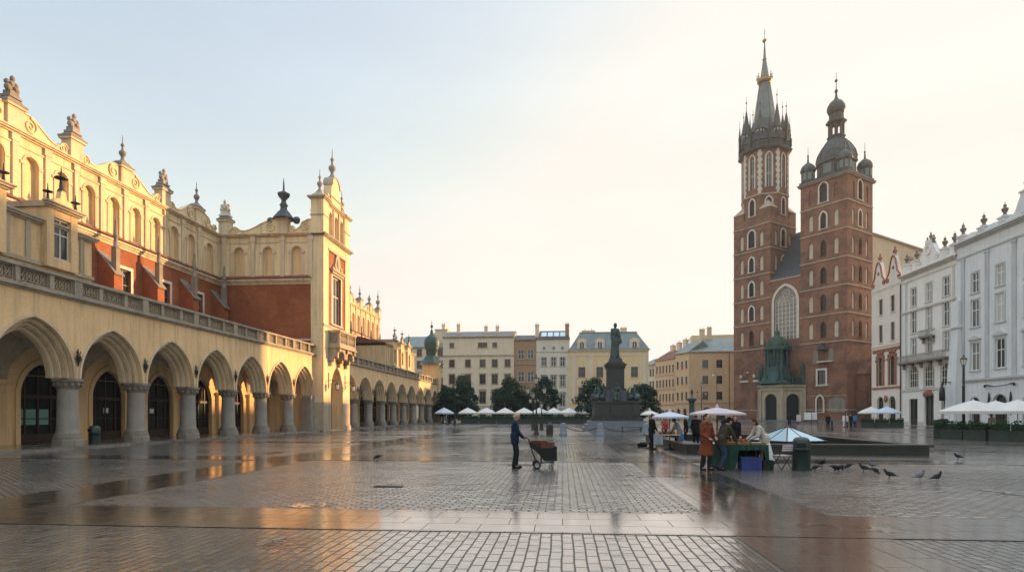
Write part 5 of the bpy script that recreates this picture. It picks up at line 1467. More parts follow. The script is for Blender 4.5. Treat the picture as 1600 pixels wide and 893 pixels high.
def figure(label, loc, rz, H=1.72, lean=4, look=12, turn=0, hands=((.06,.26,.82),(.06,-.26,.82)), feet=((.02,.1),(-.02,-.1)), hip=(0,None),
           top='cloth_dark', bottom='cloth_dark', shoe='leather', hair='hair_brown', long_hair=False, skirt=None, apron=None, coat=.0, vox=.013, fingers=True, group=None,
           short=False, bulk=1.0, bald=False, solid=None, seated=False):
    """a person built around a posed skeleton; faces local +x"""
    s = H/1.72
    hx, hz = hip; hz = (.958 if hz is None else hz)
    hipc = Vector((hx,0,hz))
    lr = R(lean)
    up = Vector((math.sin(lr),0,math.cos(lr))); fw = Vector((math.cos(lr),0,-math.sin(lr)))
    waist = hipc + up*.16; chest = hipc + up*.36; shc = hipc + up*.485; neck = hipc + up*.535
    hr = R(look)
    hup = Vector((math.sin(lr*.7+hr*.5),0,math.cos(lr*.7+hr*.5)))
    hc = neck + hup*.165 + Vector((math.cos(hr),0,0))*.02
    Hm = Matrix.Translation(hc) @ Matrix.Rotation(R(turn),4,'Z') @ Matrix.Rotation(hr,4,'Y')
    sho = [shc + Vector((0,q*.185,-.015)) for q in (1,-1)]
    hj = [hipc + Vector((0,q*.09,-.02)) for q in (1,-1)]
    body, top_, bot, shoes, hairm = MB(), MB(), MB(), MB(), MB()
    def torso(mb, g, low=0.0, w=1.0):
        for q in (-1,1):
            cap(mb, hipc+Vector((0,q*.07,-.02-low)), waist+Vector((0,q*.05*w,0)), .105+g, .092+g)
            cap(mb, waist+Vector((0,q*.05*w,0)), chest+fw*.01+Vector((0,q*.075,0)), .092+g, .105+g)
            cap(mb, chest+Vector((0,q*.075,0)), shc+Vector((0,q*.09,-.04)), .105+g, .075+g)
            cap(mb, shc+Vector((0,q*.03,.01)), sho[0 if q > 0 else 1], .062+g, .058+g)
    torso(body, 0)
    cap(body, shc-up*.02, neck+hup*.06, .058, .052)
    hd = MB(Hm)
    hd.ball(0,0,.01,.096,.076,.108,14,10); hd.ball(.035,0,-.055,.058,.054,.062,12,8); hd.ball(.055,0,-.095,.03,.032,.022,8,6)
    cap(hd, (.09,0,.01), (.112,0,-.028), .011, .015, 8); cap(hd, (.082,-.03,.028), (.082,.03,.028), .012, .012, 8); cap(hd,(.083,-.018,-.062),(.083,.018,-.062),.008,.008,6)
    for q in (-1,1): hd.ball(-.005,q*.078,-.008,.02,.011,.032,8,6); hd.ball(.065,q*.04,-.025,.02,.018,.02,6,5)
    body.add(hd.v, hd.f)
    if not bald:
        hh = MB(Hm); hh.ball(-.018,0,.03,.098,.086,.1,14,10); hh.ball(-.045,0,-.025,.065,.074,.075,12,8)
        if long_hair:
            for q in (-1,0,1): cap(hh, (-.05,q*.05,0), (-.06,q*.07,-.24), .05, .035)
        hairm.add(hh.v, hh.f)
    el = []
    for k, q in enumerate((1,-1)):
        e, w = ik(sho[k], hands[k], .285, .255, (-.7, q*.6, -.5)); el.append((e,w))
        cap(body, sho[k], e, .047, .039); cap(body, e, w, .039, .027)
        d = (w-e).normalized()
        side = Vector((0,q,0)) - d*d.dot(Vector((0,q,0))); side = side.normalized() if side.length > .1 else Vector((0,q,0))
        nrm = d.cross(side).normalized()
        if nrm.z > 0 and d.z > -.5: nrm = -nrm
        if nrm.x < 0 and d.z <= -.5: nrm = -nrm
        across = d.cross(nrm).normalized()
        pc_ = w + d*.05
        for t in (-.026,0,.026): cap(body, w+across*t*.5, pc_+d*.035+across*t, .018, .016, 8)
        if fingers:
            for t, L in ((-.034,.062),(-.012,.075),(.011,.078),(.033,.068)):
                a = pc_ + d*.04 + across*t; b = a + d*L*.45 + nrm*L*.22; c = b + d*L*.12 + nrm*L*.5
                cap(body, a, b, .0088, .0082, 6); cap(body, b, c, .0082, .0072, 6)
            th = w + d*.025 - across*q*.0 + across*(.03 if (across.dot(Vector((1,0,0))) > 0) else -.03)
            sgn = 1 if across.dot(Vector((1,0,0))) > 0 else -1
            b = th + d*.03 + across*sgn*.024 + nrm*.012; c = b + d*.03 + nrm*.022
            cap(body, th, b, .011, .0095, 6); cap(body, b, c, .0095, .008, 6)
    kn = []
    for k, q in enumerate((1,-1)):
        f = feet[k]; an = Vector((f[0], f[1], .085 + (f[2] if len(f) > 2 else 0)))
        pole = (1,0,.1)
        kk, an = ik(hj[k], an, .43, .43, pole); kn.append((kk, an))
        cap(body, hj[k], kk, .082, .055); cap(body, kk, an, .053, .036)
        cap(body, an, an+Vector((.13,q*.015,-.05)), .036, .028)
        cap(shoes, an+Vector((-.045,0,-.045)), an+Vector((.06,q*.008,-.045)), .042, .043); cap(shoes, an+Vector((.06,q*.008,-.045)), an+Vector((.165,q*.018,-.052)), .043, .034)
        cap(shoes, an+Vector((-.01,0,-.03)), an+Vector((-.01,0,.05)), .048, .048)
        if bottom:
            cap(bot, hj[k], kk, .098*bulk, .074*bulk); cap(bot, kk, an+Vector((-.01,0,.02)), .074*bulk, .068*bulk)
    if bottom:
        for q in (-1,1): cap(bot, hipc+Vector((0,q*.06,-.05)), hipc+up*.1+Vector((0,q*.05,0)), .112, .105)
    torso(top_, .02*bulk, coat*.3)
    if coat:
        for k, q in enumerate((1,-1)):
            cap(top_, hj[k]+Vector((0,q*.0,.1)), hj[k]+(kn[k][0]-hj[k])*min(1,coat), .125*bulk, .115*bulk)
            cap(top_, hipc+up*.1, hipc-up*coat*.35, .12, .13)
    for k, q in enumerate((1,-1)):
        e, w = el[k]
        cap(top_, sho[k], e, .066*bulk, .056*bulk)
        if not short: cap(top_, e, e+(w-e)*.93, .055*bulk, .043*bulk)
    if not solid: cap(top_, shc, neck+hup*.01, .075, .062)
    if solid:                                           # one continuous cast figure
        for src in (top_, bot, shoes, hairm): body.add(src.v, src.f)
        return body
    ob = thing('person', label, 'person', loc, rz, group)
    if s != 1: ob.scale = (s,s,s)
    link('body', blob(body, 'skin', min(vox,.009) if fingers else vox, 1, 'body'), ob)
    link('top', blob(top_, top, vox, 3, 'top'), ob)
    if bottom: link('trousers', blob(bot, bottom, vox, 3, 'trousers'), ob)
    link('shoes', blob(shoes, shoe, vox, 1, 'shoes'), ob)
    if not bald: link('hair', blob(hairm, hair, vox, 1, 'hair'), ob)
    if skirt:
        mname, zb, r = skirt
        sk = MB(); n = 24; rings = []
        prof = [(.135, hz+.12), (.17, hz-.05), (.17+(r-.17)*.5, (hz+zb)/2), (r, zb)]
        v = []; f = []
        for j, (rr, z) in enumerate(prof):
            for k in range(n):
                a = 2*PI*k/n; w_ = 1 + (.05*math.sin(6*a+j))*(j/3)
                v.append((hx + rr*w_*math.cos(a)*.9 + (0 if j else up.x*.1), rr*w_*math.sin(a), z))
        for j in range(3):
            for k in range(n): f.append((j*n+k, j*n+(k+1)%n, (j+1)*n+(k+1)%n, (j+1)*n+k))
        sk.add(v, f, True); sk.build('skirt', mname, ob)
    if apron:
        mname, zb = apron
        ap = MB(); v = []; f = []
        rows = [(chest+fw*.152, .10), (waist+fw*.152, .15), (hipc+fw*.165, .19), (Vector((hx+.17,0,hz-.2)), .20), (Vector((hx+.185,0,zb)), .21)]
        m_ = 8
        for p, hw in rows:
            for k in range(m_+1):
                t = -1+2*k/m_; v.append((p.x-.075*t*t, p.y+hw*t, p.z))
        for j in range(len(rows)-1):
            for k in range(m_): f.append((j*(m_+1)+k, j*(m_+1)+k+1, (j+1)*(m_+1)+k+1, (j+1)*(m_+1)+k))
        nv_ = len(v); v += [(x-.008,y,z) for x,y,z in v]; f += [tuple(i+nv_ for i in q) for q in f]
        ap.add(v, f, True); ap.build('apron', mname, ob)
    if vox < .02:
        for q in (-1,1):
            e = MB(Hm); e.ball(.082,q*.033,.006,.0085,.011,.008,8,6); e.build('eye', 'hair_black', ob)
    return ob

# ================================================================== people and the street market
def at(px, py): return gp(px, py)
man = figure('elderly grey-haired man in a navy blue jacket pushing the loaded handcart', at(804,731), 8, 1.74, lean=2, look=24, hands=((.27,.16,.97),(.27,-.14,.97)), feet=((.05,.09),(-.01,-.09)),
             top='cloth_navy', bottom='cloth_dark', hair='hair_grey', coat=.22, bulk=1.12, vox=.011)
# handcart
ct = thing('handcart', 'black two-wheeled handcart with tapered tub pushed by the man in navy', 'cart', at(848,731), 6)
tub = MB()
prof = [(-.42,.86),(-.02,.64),(.43,.70),(.44,.26),(.04,.26),(-.08,.42),(-.40,.70)]
tub.prism(prof, -.27, -.25); tub.prism(prof, .25, .27)
for (xa,za),(xb,zb) in (((.43,.70),(.44,.26)),((.44,.26),(.04,.26)),((.04,.26),(-.08,.42)),((-.08,.42),(-.40,.70)),((-.40,.70),(-.42,.86))):
    tub.add([(xa,-.25,za),(xb,-.25,zb),(xb,.25,zb),(xa,.25,za),(xa-.012,-.25,za+.012),(xb-.012,-.25,zb+.012),(xb-.012,.25,zb+.012),(xa-.012,.25,za+.012)], [(0,1,2,3),(4,5,6,7),(0,1,5,4),(2,3,7,6)])
tub.build('tub', 'tub_dark', ct)
frm = MB()
for y in (-.2,.2):
    frm.path([(-.54,y,.99),(-.46,y,.95),(-.40,y,.74),(-.2,y,.14)], .016, 6); frm.path([(-.2,y,.14),(.1,y,.2),(.38,y,.2)], .014, 6); frm.path([(-.05,y,.44),(-.05,y,.17)], .014, 6)
frm.path([(-.62,-.2,.99),(-.62,.2,.99)], .02, 8)
for y in (-.2,.2): frm.path([(-.62,y,.99),(-.54,y,.99)], .017, 6)
frm.path([(-.2,-.3,.12),(-.2,.3,.12)], .014, 6)
frm.build('frame', 'iron', ct)
for y in (-.19,.19):
    lg = MB(); lg.path([(.3,y,.3),(.32,y,.2),(.3,y,.01)], .012, 6); lg.path([(.3,y,.2),(.2,y,.02),(.34,y,.02)], .01, 6); lg.build('leg', 'iron', ct)
for y in (-.29,.29):
    w = MB(); w.M = T(-.2,y,.125) @ Matrix.Rotation(PI/2,4,'X')
    w.lathe(0,0,[(.075,-.03),(.115,-.035),(.125,-.02),(.125,.02),(.115,.035),(.075,.03),(.075,-.03)], 20); wo = w.build('wheel', 'rubber', ct)
    r_ = MB(); r_.M = T(-.2,y,.125) @ Matrix.Rotation(PI/2,4,'X'); r_.lathe(0,0,[(.078,-.018),(.03,-.03),(.03,.03),(.078,.018)], 16); r_.build('rim', 'steel', wo)
def crate(label, loc, rz, sx, sy, sz, m='wood_brown', name='wooden_crate', slats=3, lid=False, group=None):
    t = thing(name, label, 'crate', loc, rz, group)
    b = MB(); b.box(-sx/2,sx/2,-sy/2,sy/2,0,.015)
    for k in range(slats):
        z0 = .0+sz*k/slats+.012; z1 = sz*(k+1)/slats-.012
        b.box(-sx/2,sx/2,-sy/2-.012,-sy/2,z0,z1); b.box(-sx/2,sx/2,sy/2,sy/2+.012,z0,z1)
        b.box(-sx/2-.012,-sx/2,-sy/2,sy/2,z0,z1); b.box(sx/2,sx/2+.012,-sy/2,sy/2,z0,z1)
    b.build('slats', m, t)
    c = MB()
    for x in (-1,1):
        for y in (-1,1): c.box(x*(sx/2-.012)-.012, x*(sx/2-.012)+.012, y*(sy/2-.012)-.012, y*(sy/2-.012)+.012, .015, sz)
    c.build('corner_post', m, t)
    if lid:
        l = MB(); l.box(-sx/2-.015,sx/2+.015,-sy/2-.015,sy/2+.015,sz,sz+.02); l.build('lid', m, t)
    return t
c0 = at(848,731)
Rc = RZ(6)
crate('brown wooden crate lying on top of the handcart near its handle', tuple(c0 + Rc @ Vector((-.10,.06,.70))), 2, .50, .46, .18, 'crate_dark', lid=True)
crate('flat brown wooden box resting on the front of the handcart', tuple(c0 + Rc @ Vector((.13,-.02,.66))), 10, .42, .44, .17, 'crate_dark', 'wooden_box', 2, True)

def parasol(name, label, loc, r, z_e, z_t, m, n=8, val=.16, cat='parasol', group=None, tilt=0.0, base=True, rz=0, polem='white_paint', kids=True):
    t = thing(name, label, cat, loc, rz, group)
    Mt = T(0,0,z_e) @ Matrix.Rotation(R(tilt),4,'Y') @ T(0,0,-z_e)
    c = MB(Mt); N = n*4; v = []; f = []
    a0 = PI/4 if n == 4 else 0
    def rad(k, rr):
        t_ = (k % 4)/4; a = 2*PI/n
        cA = math.cos(a/2); pos = (t_-.5)*a
        return rr*cA/math.cos(pos)*(1-.02*math.sin(PI*t_))
    rows = [(.02,z_t),(.35,z_t-(z_t-z_e)*.30),(.7,z_t-(z_t-z_e)*.66),(1.0,z_e),(1.005,z_e-val)]
    for j, (q, z) in enumerate(rows):
        for k in range(N):
            a = a0+2*PI*k/N; rr = rad(k, r*q)
            zz = z - (.03*math.sin(PI*((k%4)/4)) if 0 < j < 3 else 0)
            v.append((rr*math.cos(a), rr*math.sin(a), zz))
    for j in range(len(rows)-1):
        for k in range(N): f.append((j*N+k, j*N+(k+1)%N, (j+1)*N+(k+1)%N, (j+1)*N+k))
    nv_ = len(v); v2 = [(x*.995,y*.995,z-.012) for x,y,z in v]; f2 = [tuple(i+nv_ for i in q) for q in f]
    c.add(v+v2, f+f2); c.lathe(0,0,[(.05,z_t-.01),(.04,z_t+.06),(.01,z_t+.12)], 8)
    c.build('canopy', m, t)
    p = MB(Mt); p.path([(0,0,.02),(0,0,z_t-.01)], .025 if r < 1.3 else .035, 8); p.build('pole', polem, t)
    if kids:
        for k in range(n):
            a = a0+2*PI*k/n; rb = MB(Mt); rb.path([(0,0,z_t-.06),(r*.97*math.cos(a),r*.97*math.sin(a),z_e-.01)], .012, 5); rb.build('rib', polem, t)
    if base:
        b = MB(); b.lathe(0,0,[(.3,0),(.3,.06),(.06,.1),(.05,.3)], 12); b.build('base', 'iron', t)
    return t

def person_at(px, py, dz=0): 
    p = at(px, py); return (p.x, p.y, dz)
# ---- front stall
S0 = at(1160, 733)
tb = thing('stall_table', 'market stall table under a dark green cloth piled with bread', 'table', (S0.x, S0.y+.15, 0), 4)
tp = MB(); tp.box(-.72,.66,-.32,.32,.74,.78); tp.build('tabletop', 'wood_brown', tb)
for x in (-.62,.56):
    for y in (-.25,.25):
        lg = MB(); lg.box(x-.025,x+.025,y-.025,y+.025,0,.74); lg.build('leg', 'wood_brown', tb)
clo = thing('table_cloth', 'dark green cloth draped over the bread stall table and gathered up in front', 'tablecloth', (S0.x, S0.y+.15, 0), 4)
cm_ = MB(); N = 40; v = []; f = []
xs_ = [-.78+1.5*k/N for k in range(N+1)]
def fold(x, s): return .022*math.sin(31*x+s)+.014*math.sin(57*x+1.3*s)
def hem(x):                      # the front is gathered up in the middle above the blue crate
    t = (x+.1)/.5
    return .02 if x < -.32 else (.62 if -.2 < x < .56 else (.02+.6*(x+.32)/.12 if x <= -.2 else .62-.58*(x-.56)/.12))
rows = []
for j in range(7):
    t = j/6
    rows.append([(x, -.36-.03*t+fold(x,1)*(0.3+t), .785-(.785-max(.02,min(.62,hem(x))))*t) for x in xs_])
top = [[(x, -.36+.72*j/4, .787) for x in xs_] for j in range(5)]
grid = list(reversed(rows)) + top[1:]
back_ = [[(x, .36+.03*t+fold(x,2)*(.3+t), .785-.6*t) for x in xs_] for t in (.3,.6,1)]
grid += back_
for g in grid: v += g
W_ = N+1
for j in range(len(grid)-1):
    for k in range(N): f.append((j*W_+k, j*W_+k+1, (j+1)*W_+k+1, (j+1)*W_+k))
cm_.add(v, f, True)
for sx in (-.78,.72):                                   # side drops
    v = []; f = []
    for j in range(5):
        for k in range(13):
            y = -.36+.72*k/12; v.append((sx+(.03*j/4+fold(y,3)*.5)*(-1 if sx < 0 else 1), y, .785-.72*j/4))
    for j in range(4):
        for k in range(12): f.append((j*13+k, j*13+k+1, (j+1)*13+k+1, (j+1)*13+k))
    cm_.add(v, f, True)
cm_.build('cloth', 'cloth_green', clo)
bc = thing('plastic_crate', 'blue plastic crate on the paving under the bread stall table', 'crate', (S0.x+.18, S0.y-.12, 0), 4)
b = MB(); b.box(-.31,.31,-.17,-.15,.03,.40); b.box(-.31,.31,.15,.17,.03,.40); b.box(-.31,-.29,-.15,.15,.03,.40); b.box(.29,.31,-.15,.15,.03,.40); b.box(-.31,.31,-.17,.17,0,.03)
b.build('box', 'plastic_blue', bc)
b = MB(); b.box(-.33,.33,-.19,-.17,.36,.41); b.box(-.33,.33,.17,.19,.36,.41); b.box(-.33,-.31,-.17,.17,.36,.41); b.box(.31,.33,-.17,.17,.36,.41)
for x in (-.2,-.07,.07,.2): b.box(x-.012,x+.012,-.185,-.171,.03,.36)
b.build('rim', 'plastic_blue', bc)
bx = thing('black_box', 'black lidded box on the paving at the right end of the bread stall', 'box', (S0.x+.72, S0.y-.02, 0), 4)
b = MB(); b.box(-.16,.16,-.16,.16,0,.27); b.build('case', 'rubber', bx); b = MB(); b.box(-.17,.17,-.17,.17,.271,.31); b.box(-.05,.05,-.19,-.171,.2,.24); b.build('lid', 'rubber', bx)
# bread: baskets and loaves
def tray(label, x, y, sx, sy, rz, group=None):
    t = thing('bread_tray', label, 'tray', (x, y, .789), rz, group)
    b = MB(); b.box(-sx/2,sx/2,-sy/2,sy/2,0,.012)
    for (a0,a1,b0,b1) in ((-sx/2,sx/2,-sy/2,-sy/2+.012),(-sx/2,sx/2,sy/2-.012,sy/2),(-sx/2,-sx/2+.012,-sy/2,sy/2),(sx/2-.012,sx/2,-sy/2,sy/2)): b.box(a0,a1,b0,b1,.012,.06)
    b.build('wicker', 'wood_brown', t); return t
tc4 = RZ(4); org = Vector((S0.x, S0.y+.15, 0))
trays = [(-.45,-.02,.44,.5,'shallow wicker tray of round loaves at the left end of the stall'), (.0,.02,.40,.5,'shallow wicker tray of bread in the middle of the stall'), (.44,-.02,.42,.46,'flat wicker tray of pale flatbread at the right end of the stall')]
for x, y, sx, sy, lb in trays:
    p = org + tc4 @ Vector((x,y,0)); tray(lb, p.x, p.y, sx, sy, 4)
lm = {}
for k, (m, n_) in enumerate((('bread','loaf'),('bread_dark','loaf'),('cloth_cream','flatbread'))):
    b = MB(); 
    if n_ == 'loaf': b.ball(0,0,.04,.085,.06,.045,12,8); [b.path([(x-.012,-.04,.07),(x,0,.087),(x+.012,.04,.07)], .006, 4) for x in (-.04,0,.04)]
    else: b.lathe(0,0,[(.08,0),(.085,.01),(.07,.022),(.02,.026)], 14)
    lm[k] = b.mesh(n_, m)
rnd = random.Random(3)
for x0_, y0_, kk in ((-.45,-.02,0),(.0,.02,1),(.44,-.02,2)):
    for i in range(11):
        lay = 0 if i < 7 else 1
        p = org + tc4 @ Vector((x0_ + (-.13+.13*(i % 3)) + rnd.uniform(-.02,.02), y0_ + (-.15+.15*((i//3) % 3))*(.9 if lay == 0 else .5) + rnd.uniform(-.02,.02), 0))
        o = link('loaf' if kk < 2 else 'flatbread', lm[kk])
        o.location = (p.x, p.y, .802 + lay*.072 if kk < 2 else .802+.026*lay); o.rotation_euler = (0,0,rnd.uniform(0,3))
        tag(o, ('golden brown loaf heaped in the left bread tray','dark brown loaf heaped in the middle bread tray','pale flatbread lying on the right bread tray')[kk], 'bread', ('loaves on the left tray','loaves on the middle tray','flatbreads on the right tray')[kk])
pl = MB(); pl.box(.0,.035,-.03,.03,0,.0)
parasol('market_parasol', 'pale pink market parasol over the bread stall', (S0.x-.62, S0.y+.62, 0), .92, 1.77, 1.96, 'canvas_pink', 8, .05, polem='wood_brown', rz=12)
figure('woman in a rust orange apron dress standing left of the bread stall', person_at(1103,734), -58, 1.70, lean=1, look=6, hands=((.26,.14,1.05),(.24,-.12,1.02)), feet=((.05,.1),(-.06,-.1)), top='cloth_rust', bottom='cloth_dark', hair='hair_brown', apron=('cloth_rust',.46), skirt=('cloth_rust',.50,.24))
figure('customer in a dark jacket and jeans bending over the bread stall', person_at(1127,734), 20, 1.70, lean=26, look=28, hands=((.46,.16,.92),(.48,-.12,.9)), feet=((.02,.11),(-.10,-.1)), hip=(-.05,.92), top='cloth_olive', bottom='cloth_denim', hair='hair_black', coat=.15, bulk=1.1)
figure('long-haired woman in a cream shawl leaning over the right end of the bread stall', person_at(1192,728), 186, 1.68, lean=30, look=26, hands=((.48,.14,.93),(.5,-.12,.93)), feet=((.0,.1),(-.1,-.1)), hip=(-.06,.91), top='cloth_cream', bottom='cloth_dark', hair='hair_brown', long_hair=True, skirt=('cloth_white',.2,.34), coat=.1, bulk=1.12)
figure('dark-haired woman in black standing behind the bread stall', person_at(1148,712), -95, 1.62, lean=4, look=10, hands=((.16,.2,.9),(.18,-.18,.92)), top='cloth_black', bottom='cloth_black', hair='hair_black', long_hair=True, coat=.5)
# lower goods table with leaflets beside the orange woman
g2 = thing('side_table', 'small black table with white printed papers behind the woman in orange', 'table', (at(1113,724).x, at(1113,724).y, 0), 4)
b = MB(); b.box(-.24,.24,-.2,.2,.66,.69); b.build('tabletop', 'wood_dark', g2)
for x in (-.2,.2):
    for y in (-.16,.16):
        lg = MB(); lg.box(x-.02,x+.02,y-.02,y+.02,0,.66); lg.build('leg','wood_dark',g2)
for i in range(3):
    b = MB(); b.box(-.1,.1,-.14,.14,0,.01); b.box(-.08,.08,-.12,.0,.0101,.0112); o = b.build('leaflet', 'paper'); p = at(1113,724); o.location = (p.x-.12+.13*i, p.y-.02+.02*i, .691+.011*i); o.rotation_euler = (0,0,.3*i)
    tag(o, 'white paper leaflet lying on the small black side table', 'paper', 'leaflets on the side table')
# ---- rear stall
S1 = at(1046, 703)
tb = thing('stall_table', 'rear market stall table with pale top between the black coat and the blue apron', 'table', (S1.x, S1.y+.2, 0), 0)
tp = MB(); tp.box(-.62,.5,-.3,.3,.72,.76); tp.build('tabletop', 'plaster_niche', tb)
for x in (-.55,.44):
    for y in (-.24,.24):
        lg = MB(); lg.box(x-.025,x+.025,y-.025,y+.025,0,.72); lg.build('leg', 'wood_brown', tb)
cl = thing('table_cloth', 'pale striped cloth hanging from the left end of the rear stall table', 'tablecloth', (S1.x-.55, S1.y-.12, 0), 0)
b = MB(); v = []; f = []
for j in range(6):
    for k in range(19):
        x = -.22+.44*k/18; v.append((x, -.02*j/5+.03*math.sin(25*x)*(j/5), .775-.5*j/5))
for j in range(5):
    for k in range(18): f.append((j*19+k,j*19+k+1,(j+1)*19+k+1,(j+1)*19+k))
b.add(v,f,True); b.add([(x,y+.006,z) for x,y,z in v],f,True); b.add([(-.22,0,.775),(.22,0,.775),(.22,.3,.775),(-.22,.3,.775)],[(0,1,2,3)]); b.build('cloth','cloth_grey',cl)
gd = {}
for i, (x, y, m, nm, lb) in enumerate(((-.35,.05,'bread','basket','round wicker basket on the left of the rear stall table'),(-.08,.0,'wood_brown','basket','brown basket in the middle of the rear stall table'),(.22,.08,'bread_dark','basket','dark low basket on the right of the rear stall table'))):
    t = thing('basket', lb, 'basket', (S1.x+x, S1.y+.2+y, .761), 0, 'baskets on the rear stall')
    b = MB(); b.lathe(0,0,[(.09,0),(.13,.09),(.135,.1),(.12,.1),(.09,.02)], 14); b.build('bowl','wood_brown',t)
    b = MB(); [b.ball(.05*math.cos(2.1*q),.05*math.sin(2.1*q),.09+.01*(q%2),.04,.04,.035,8,5) for q in range(5)]; b.build('goods',m,t)
parasol('market_parasol', 'blue and white market parasol over the rear stall', (S1.x+.1, S1.y+.5, 0), .92, 1.62, 1.86, 'canvas_blue', 8, .07, polem='wood_brown')
parasol('market_parasol', 'small cream parasol above the seller in black at the rear stall', (at(1017,701).x+.0, at(1017,701).y+.42, 0), .46, 1.74, 1.94, 'canvas_white', 8, .05, polem='wood_brown')
figure('seller in a long black coat at the left end of the rear stall', person_at(1018,702), 20, 1.70, lean=2, look=8, hands=((.24,.15,.95),(.22,-.15,.95)), top='cloth_black', bottom='cloth_black', hair='hair_brown', coat=.75, vox=.016)
figure('person in a blue apron bending over the rear stall table', person_at(1061,702), 160, 1.62, lean=24, look=24, hands=((.44,.14,.86),(.42,-.12,.86)), hip=(-.05,.9), top='cloth_grey', bottom='cloth_black', hair='hair_black', coat=.1, skirt=('cloth_blue',.42,.24), bulk=1.1, vox=.016)
figure('person in a red top behind the rear stall table', person_at(1038,694), -80, 1.58, lean=8, look=16, hands=((.26,.15,.86),(.28,-.14,.86)), top='cloth_red', bottom='cloth_dark', hair='hair_brown', vox=.018)
figure('dark-clothed shopper standing right of the rear parasol', person_at(1072,694), 175, 1.66, lean=4, look=10, top='cloth_black', bottom='cloth_black', hair='hair_black', coat=.4, vox=.018)
figure('shopper in a black coat between the rear parasol and the woman in rust orange', person_at(1088,700), 100, 1.68, lean=5, look=12, hands=((.22,.16,.95),(.2,-.16,.92)), top='cloth_black', bottom='cloth_dark', hair='hair_brown', coat=.5, vox=.018)
figure('man in a dark jacket looking at the bread from behind the stall', person_at(1133,711), -70, 1.72, lean=10, look=20, hands=((.3,.16,.9),(.3,-.14,.9)), top='cloth_dark', bottom='cloth_denim', hair='hair_grey', coat=.2, vox=.018)
bg_ = thing('bag', 'dark cloth bag slumped on the paving left of the rear stall', 'bag', tuple(at(1004,697.5)), 0)
b = MB(); cap(b,(-.18,0,.1),(.18,0,.09),.11,.09); cap(b,(-.05,.05,.16),(.1,0,.17),.09,.07); link('sack', blob(b,'cloth_black',.02,2,'sack'), bg_)
b = MB(); b.path([(-.12,0,.22),(-.05,0,.34),(.06,0,.34),(.12,0,.22)], .012, 5); b.build('strap','leather',bg_)
# folding chair
fc = thing('folding_chair', 'light folding chair standing between the bread stall and the green bin', 'chair', tuple(at(1221,733)), 200)
b = MB(); [b.box(-.2,.2,-.17+.085*k,-.11+.085*k,.44,.46) for k in range(5)]; b.build('seat','canvas_pink',fc)
b = MB(); [b.box(-.2,.2,.26+.012*k,.28+.012*k,.60+.07*k,.65+.07*k) for k in range(3)]; b.build('backrest','canvas_pink',fc)
for x in (-.21,.21):
    lg = MB(); lg.path([(x,-.22,.0),(x,.2,.5),(x,.29,.82)], .013, 6); lg.build('leg','iron',fc)
    lg = MB(); lg.path([(x*.92,.26,.0),(x*.92,-.18,.43)], .013, 6); lg.build('leg','iron',fc)

# ---- bins
def bin_round(label, loc, r, h, m='bin_green'):
    t = thing('litter_bin', label, 'litter bin', loc, 0)
    b = MB(); b.lathe(0,0,[(r*.98,0),(r,.04),(r,h*.62),(r*1.02,h*.62),(r*1.02,h*.66),(r,h*.66)], 28); b.build('drum', m, t)
    b = MB(); b.lathe(0,0,[(r*1.0,h*.66),(r*1.0,h*.76),(r*.97,h*.84),(r*.84,h*.93),(r*.6,h*.98),(r*.2,h)], 28); b.build('hood', m, t)
    b = MB(); b.M = T(0,0,h*.76) @ RZ(-110); b.box(r*.93,r*1.03,-r*.5,r*.5,-.08,.06); b.build('slot', 'rubber', t)
    return t
bin_round('large dark green domed litter bin right of the folding chair', tuple(at(1252,734)), .265, 1.04)
bin_round('dark green litter bin beside a column of the market hall arcade', (HX-.05, 29.3, .15), .27, 1.0)
sb = thing('square_bin', 'dark slatted litter bin with a hoop right of the lamp posts', 'litter bin', tuple(at(859,679)), 0)
b = MB(); b.box(-.27,.27,-.27,.27,.03,.85); [b.box(-.29,.29,-.29,-.272,.06+.13*k,.15+.13*k) for k in range(6)]; b.build('drum','iron',sb)
b = MB(); b.path([(-.12,0,.85),(-.12,0,1.0),(0,0,1.06),(.12,0,1.0),(.12,0,.85)], .018, 6); b.build('hoop','steel',sb)

# ---- glass pyramid in its sunken basin
p0 = at(1445,711.5); 
bx0, bx1, by0 = 5.3, 15.2, 26.2
by1 = 39.0
ba = thing('basin_wall', 'low dark stone parapet round the sunken pit of the glass pyramid', 'parapet', (bx0, by0, 0), 0)
Lx, Ly = bx1-bx0, by1-by0
b = MB(); b.box(0,Lx,0,.45,0,.36); b.box(0,Lx,Ly-.45,Ly,0,.36); b.box(0,.45,.45,Ly-.45,0,.36); b.box(Lx-.45,Lx,.45,Ly-.45,0,.36); b.build('wall','wet_stone_dark',ba)
b = MB(); b.box(-.12,Lx+.12,-.12,.6,.362,.46); b.box(-.12,Lx+.12,Ly-.6,Ly+.12,.362,.46); b.box(-.12,.6,.6,Ly-.6,.362,.46); b.box(Lx-.6,Lx+.12,.6,Ly-.6,.362,.46); b.build('coping','wet_stone_dark',ba)
b = MB(); b.box(.45,Lx-.45,.45,Ly-.45,.02,.06); b.build('floor','wet_stone_dark',ba)
gpx = 11.0
pc0 = Vector((11.6, 32.0, 0))
py = thing('glass_pyramid', 'low pale glass pyramid rising inside the dark stone parapet', 'skylight', tuple(pc0), 24)
a = 1.28; h0, h1 = .36, 1.10
fo = MB(); fo.box(-a,a,-a,a,.06,h0); fo.build('plinth','wet_stone_dark',py)
cs = [(-a,-a,h0+.003),(a,-a,h0+.003),(a,a,h0+.003),(-a,a,h0+.003)]
for k in range(4):
    g = MB(); g.add([cs[k],cs[(k+1)%4],(0,0,h1)], [(0,1,2)]); g.build('pane','glass_roof',py)
fr_ = MB()
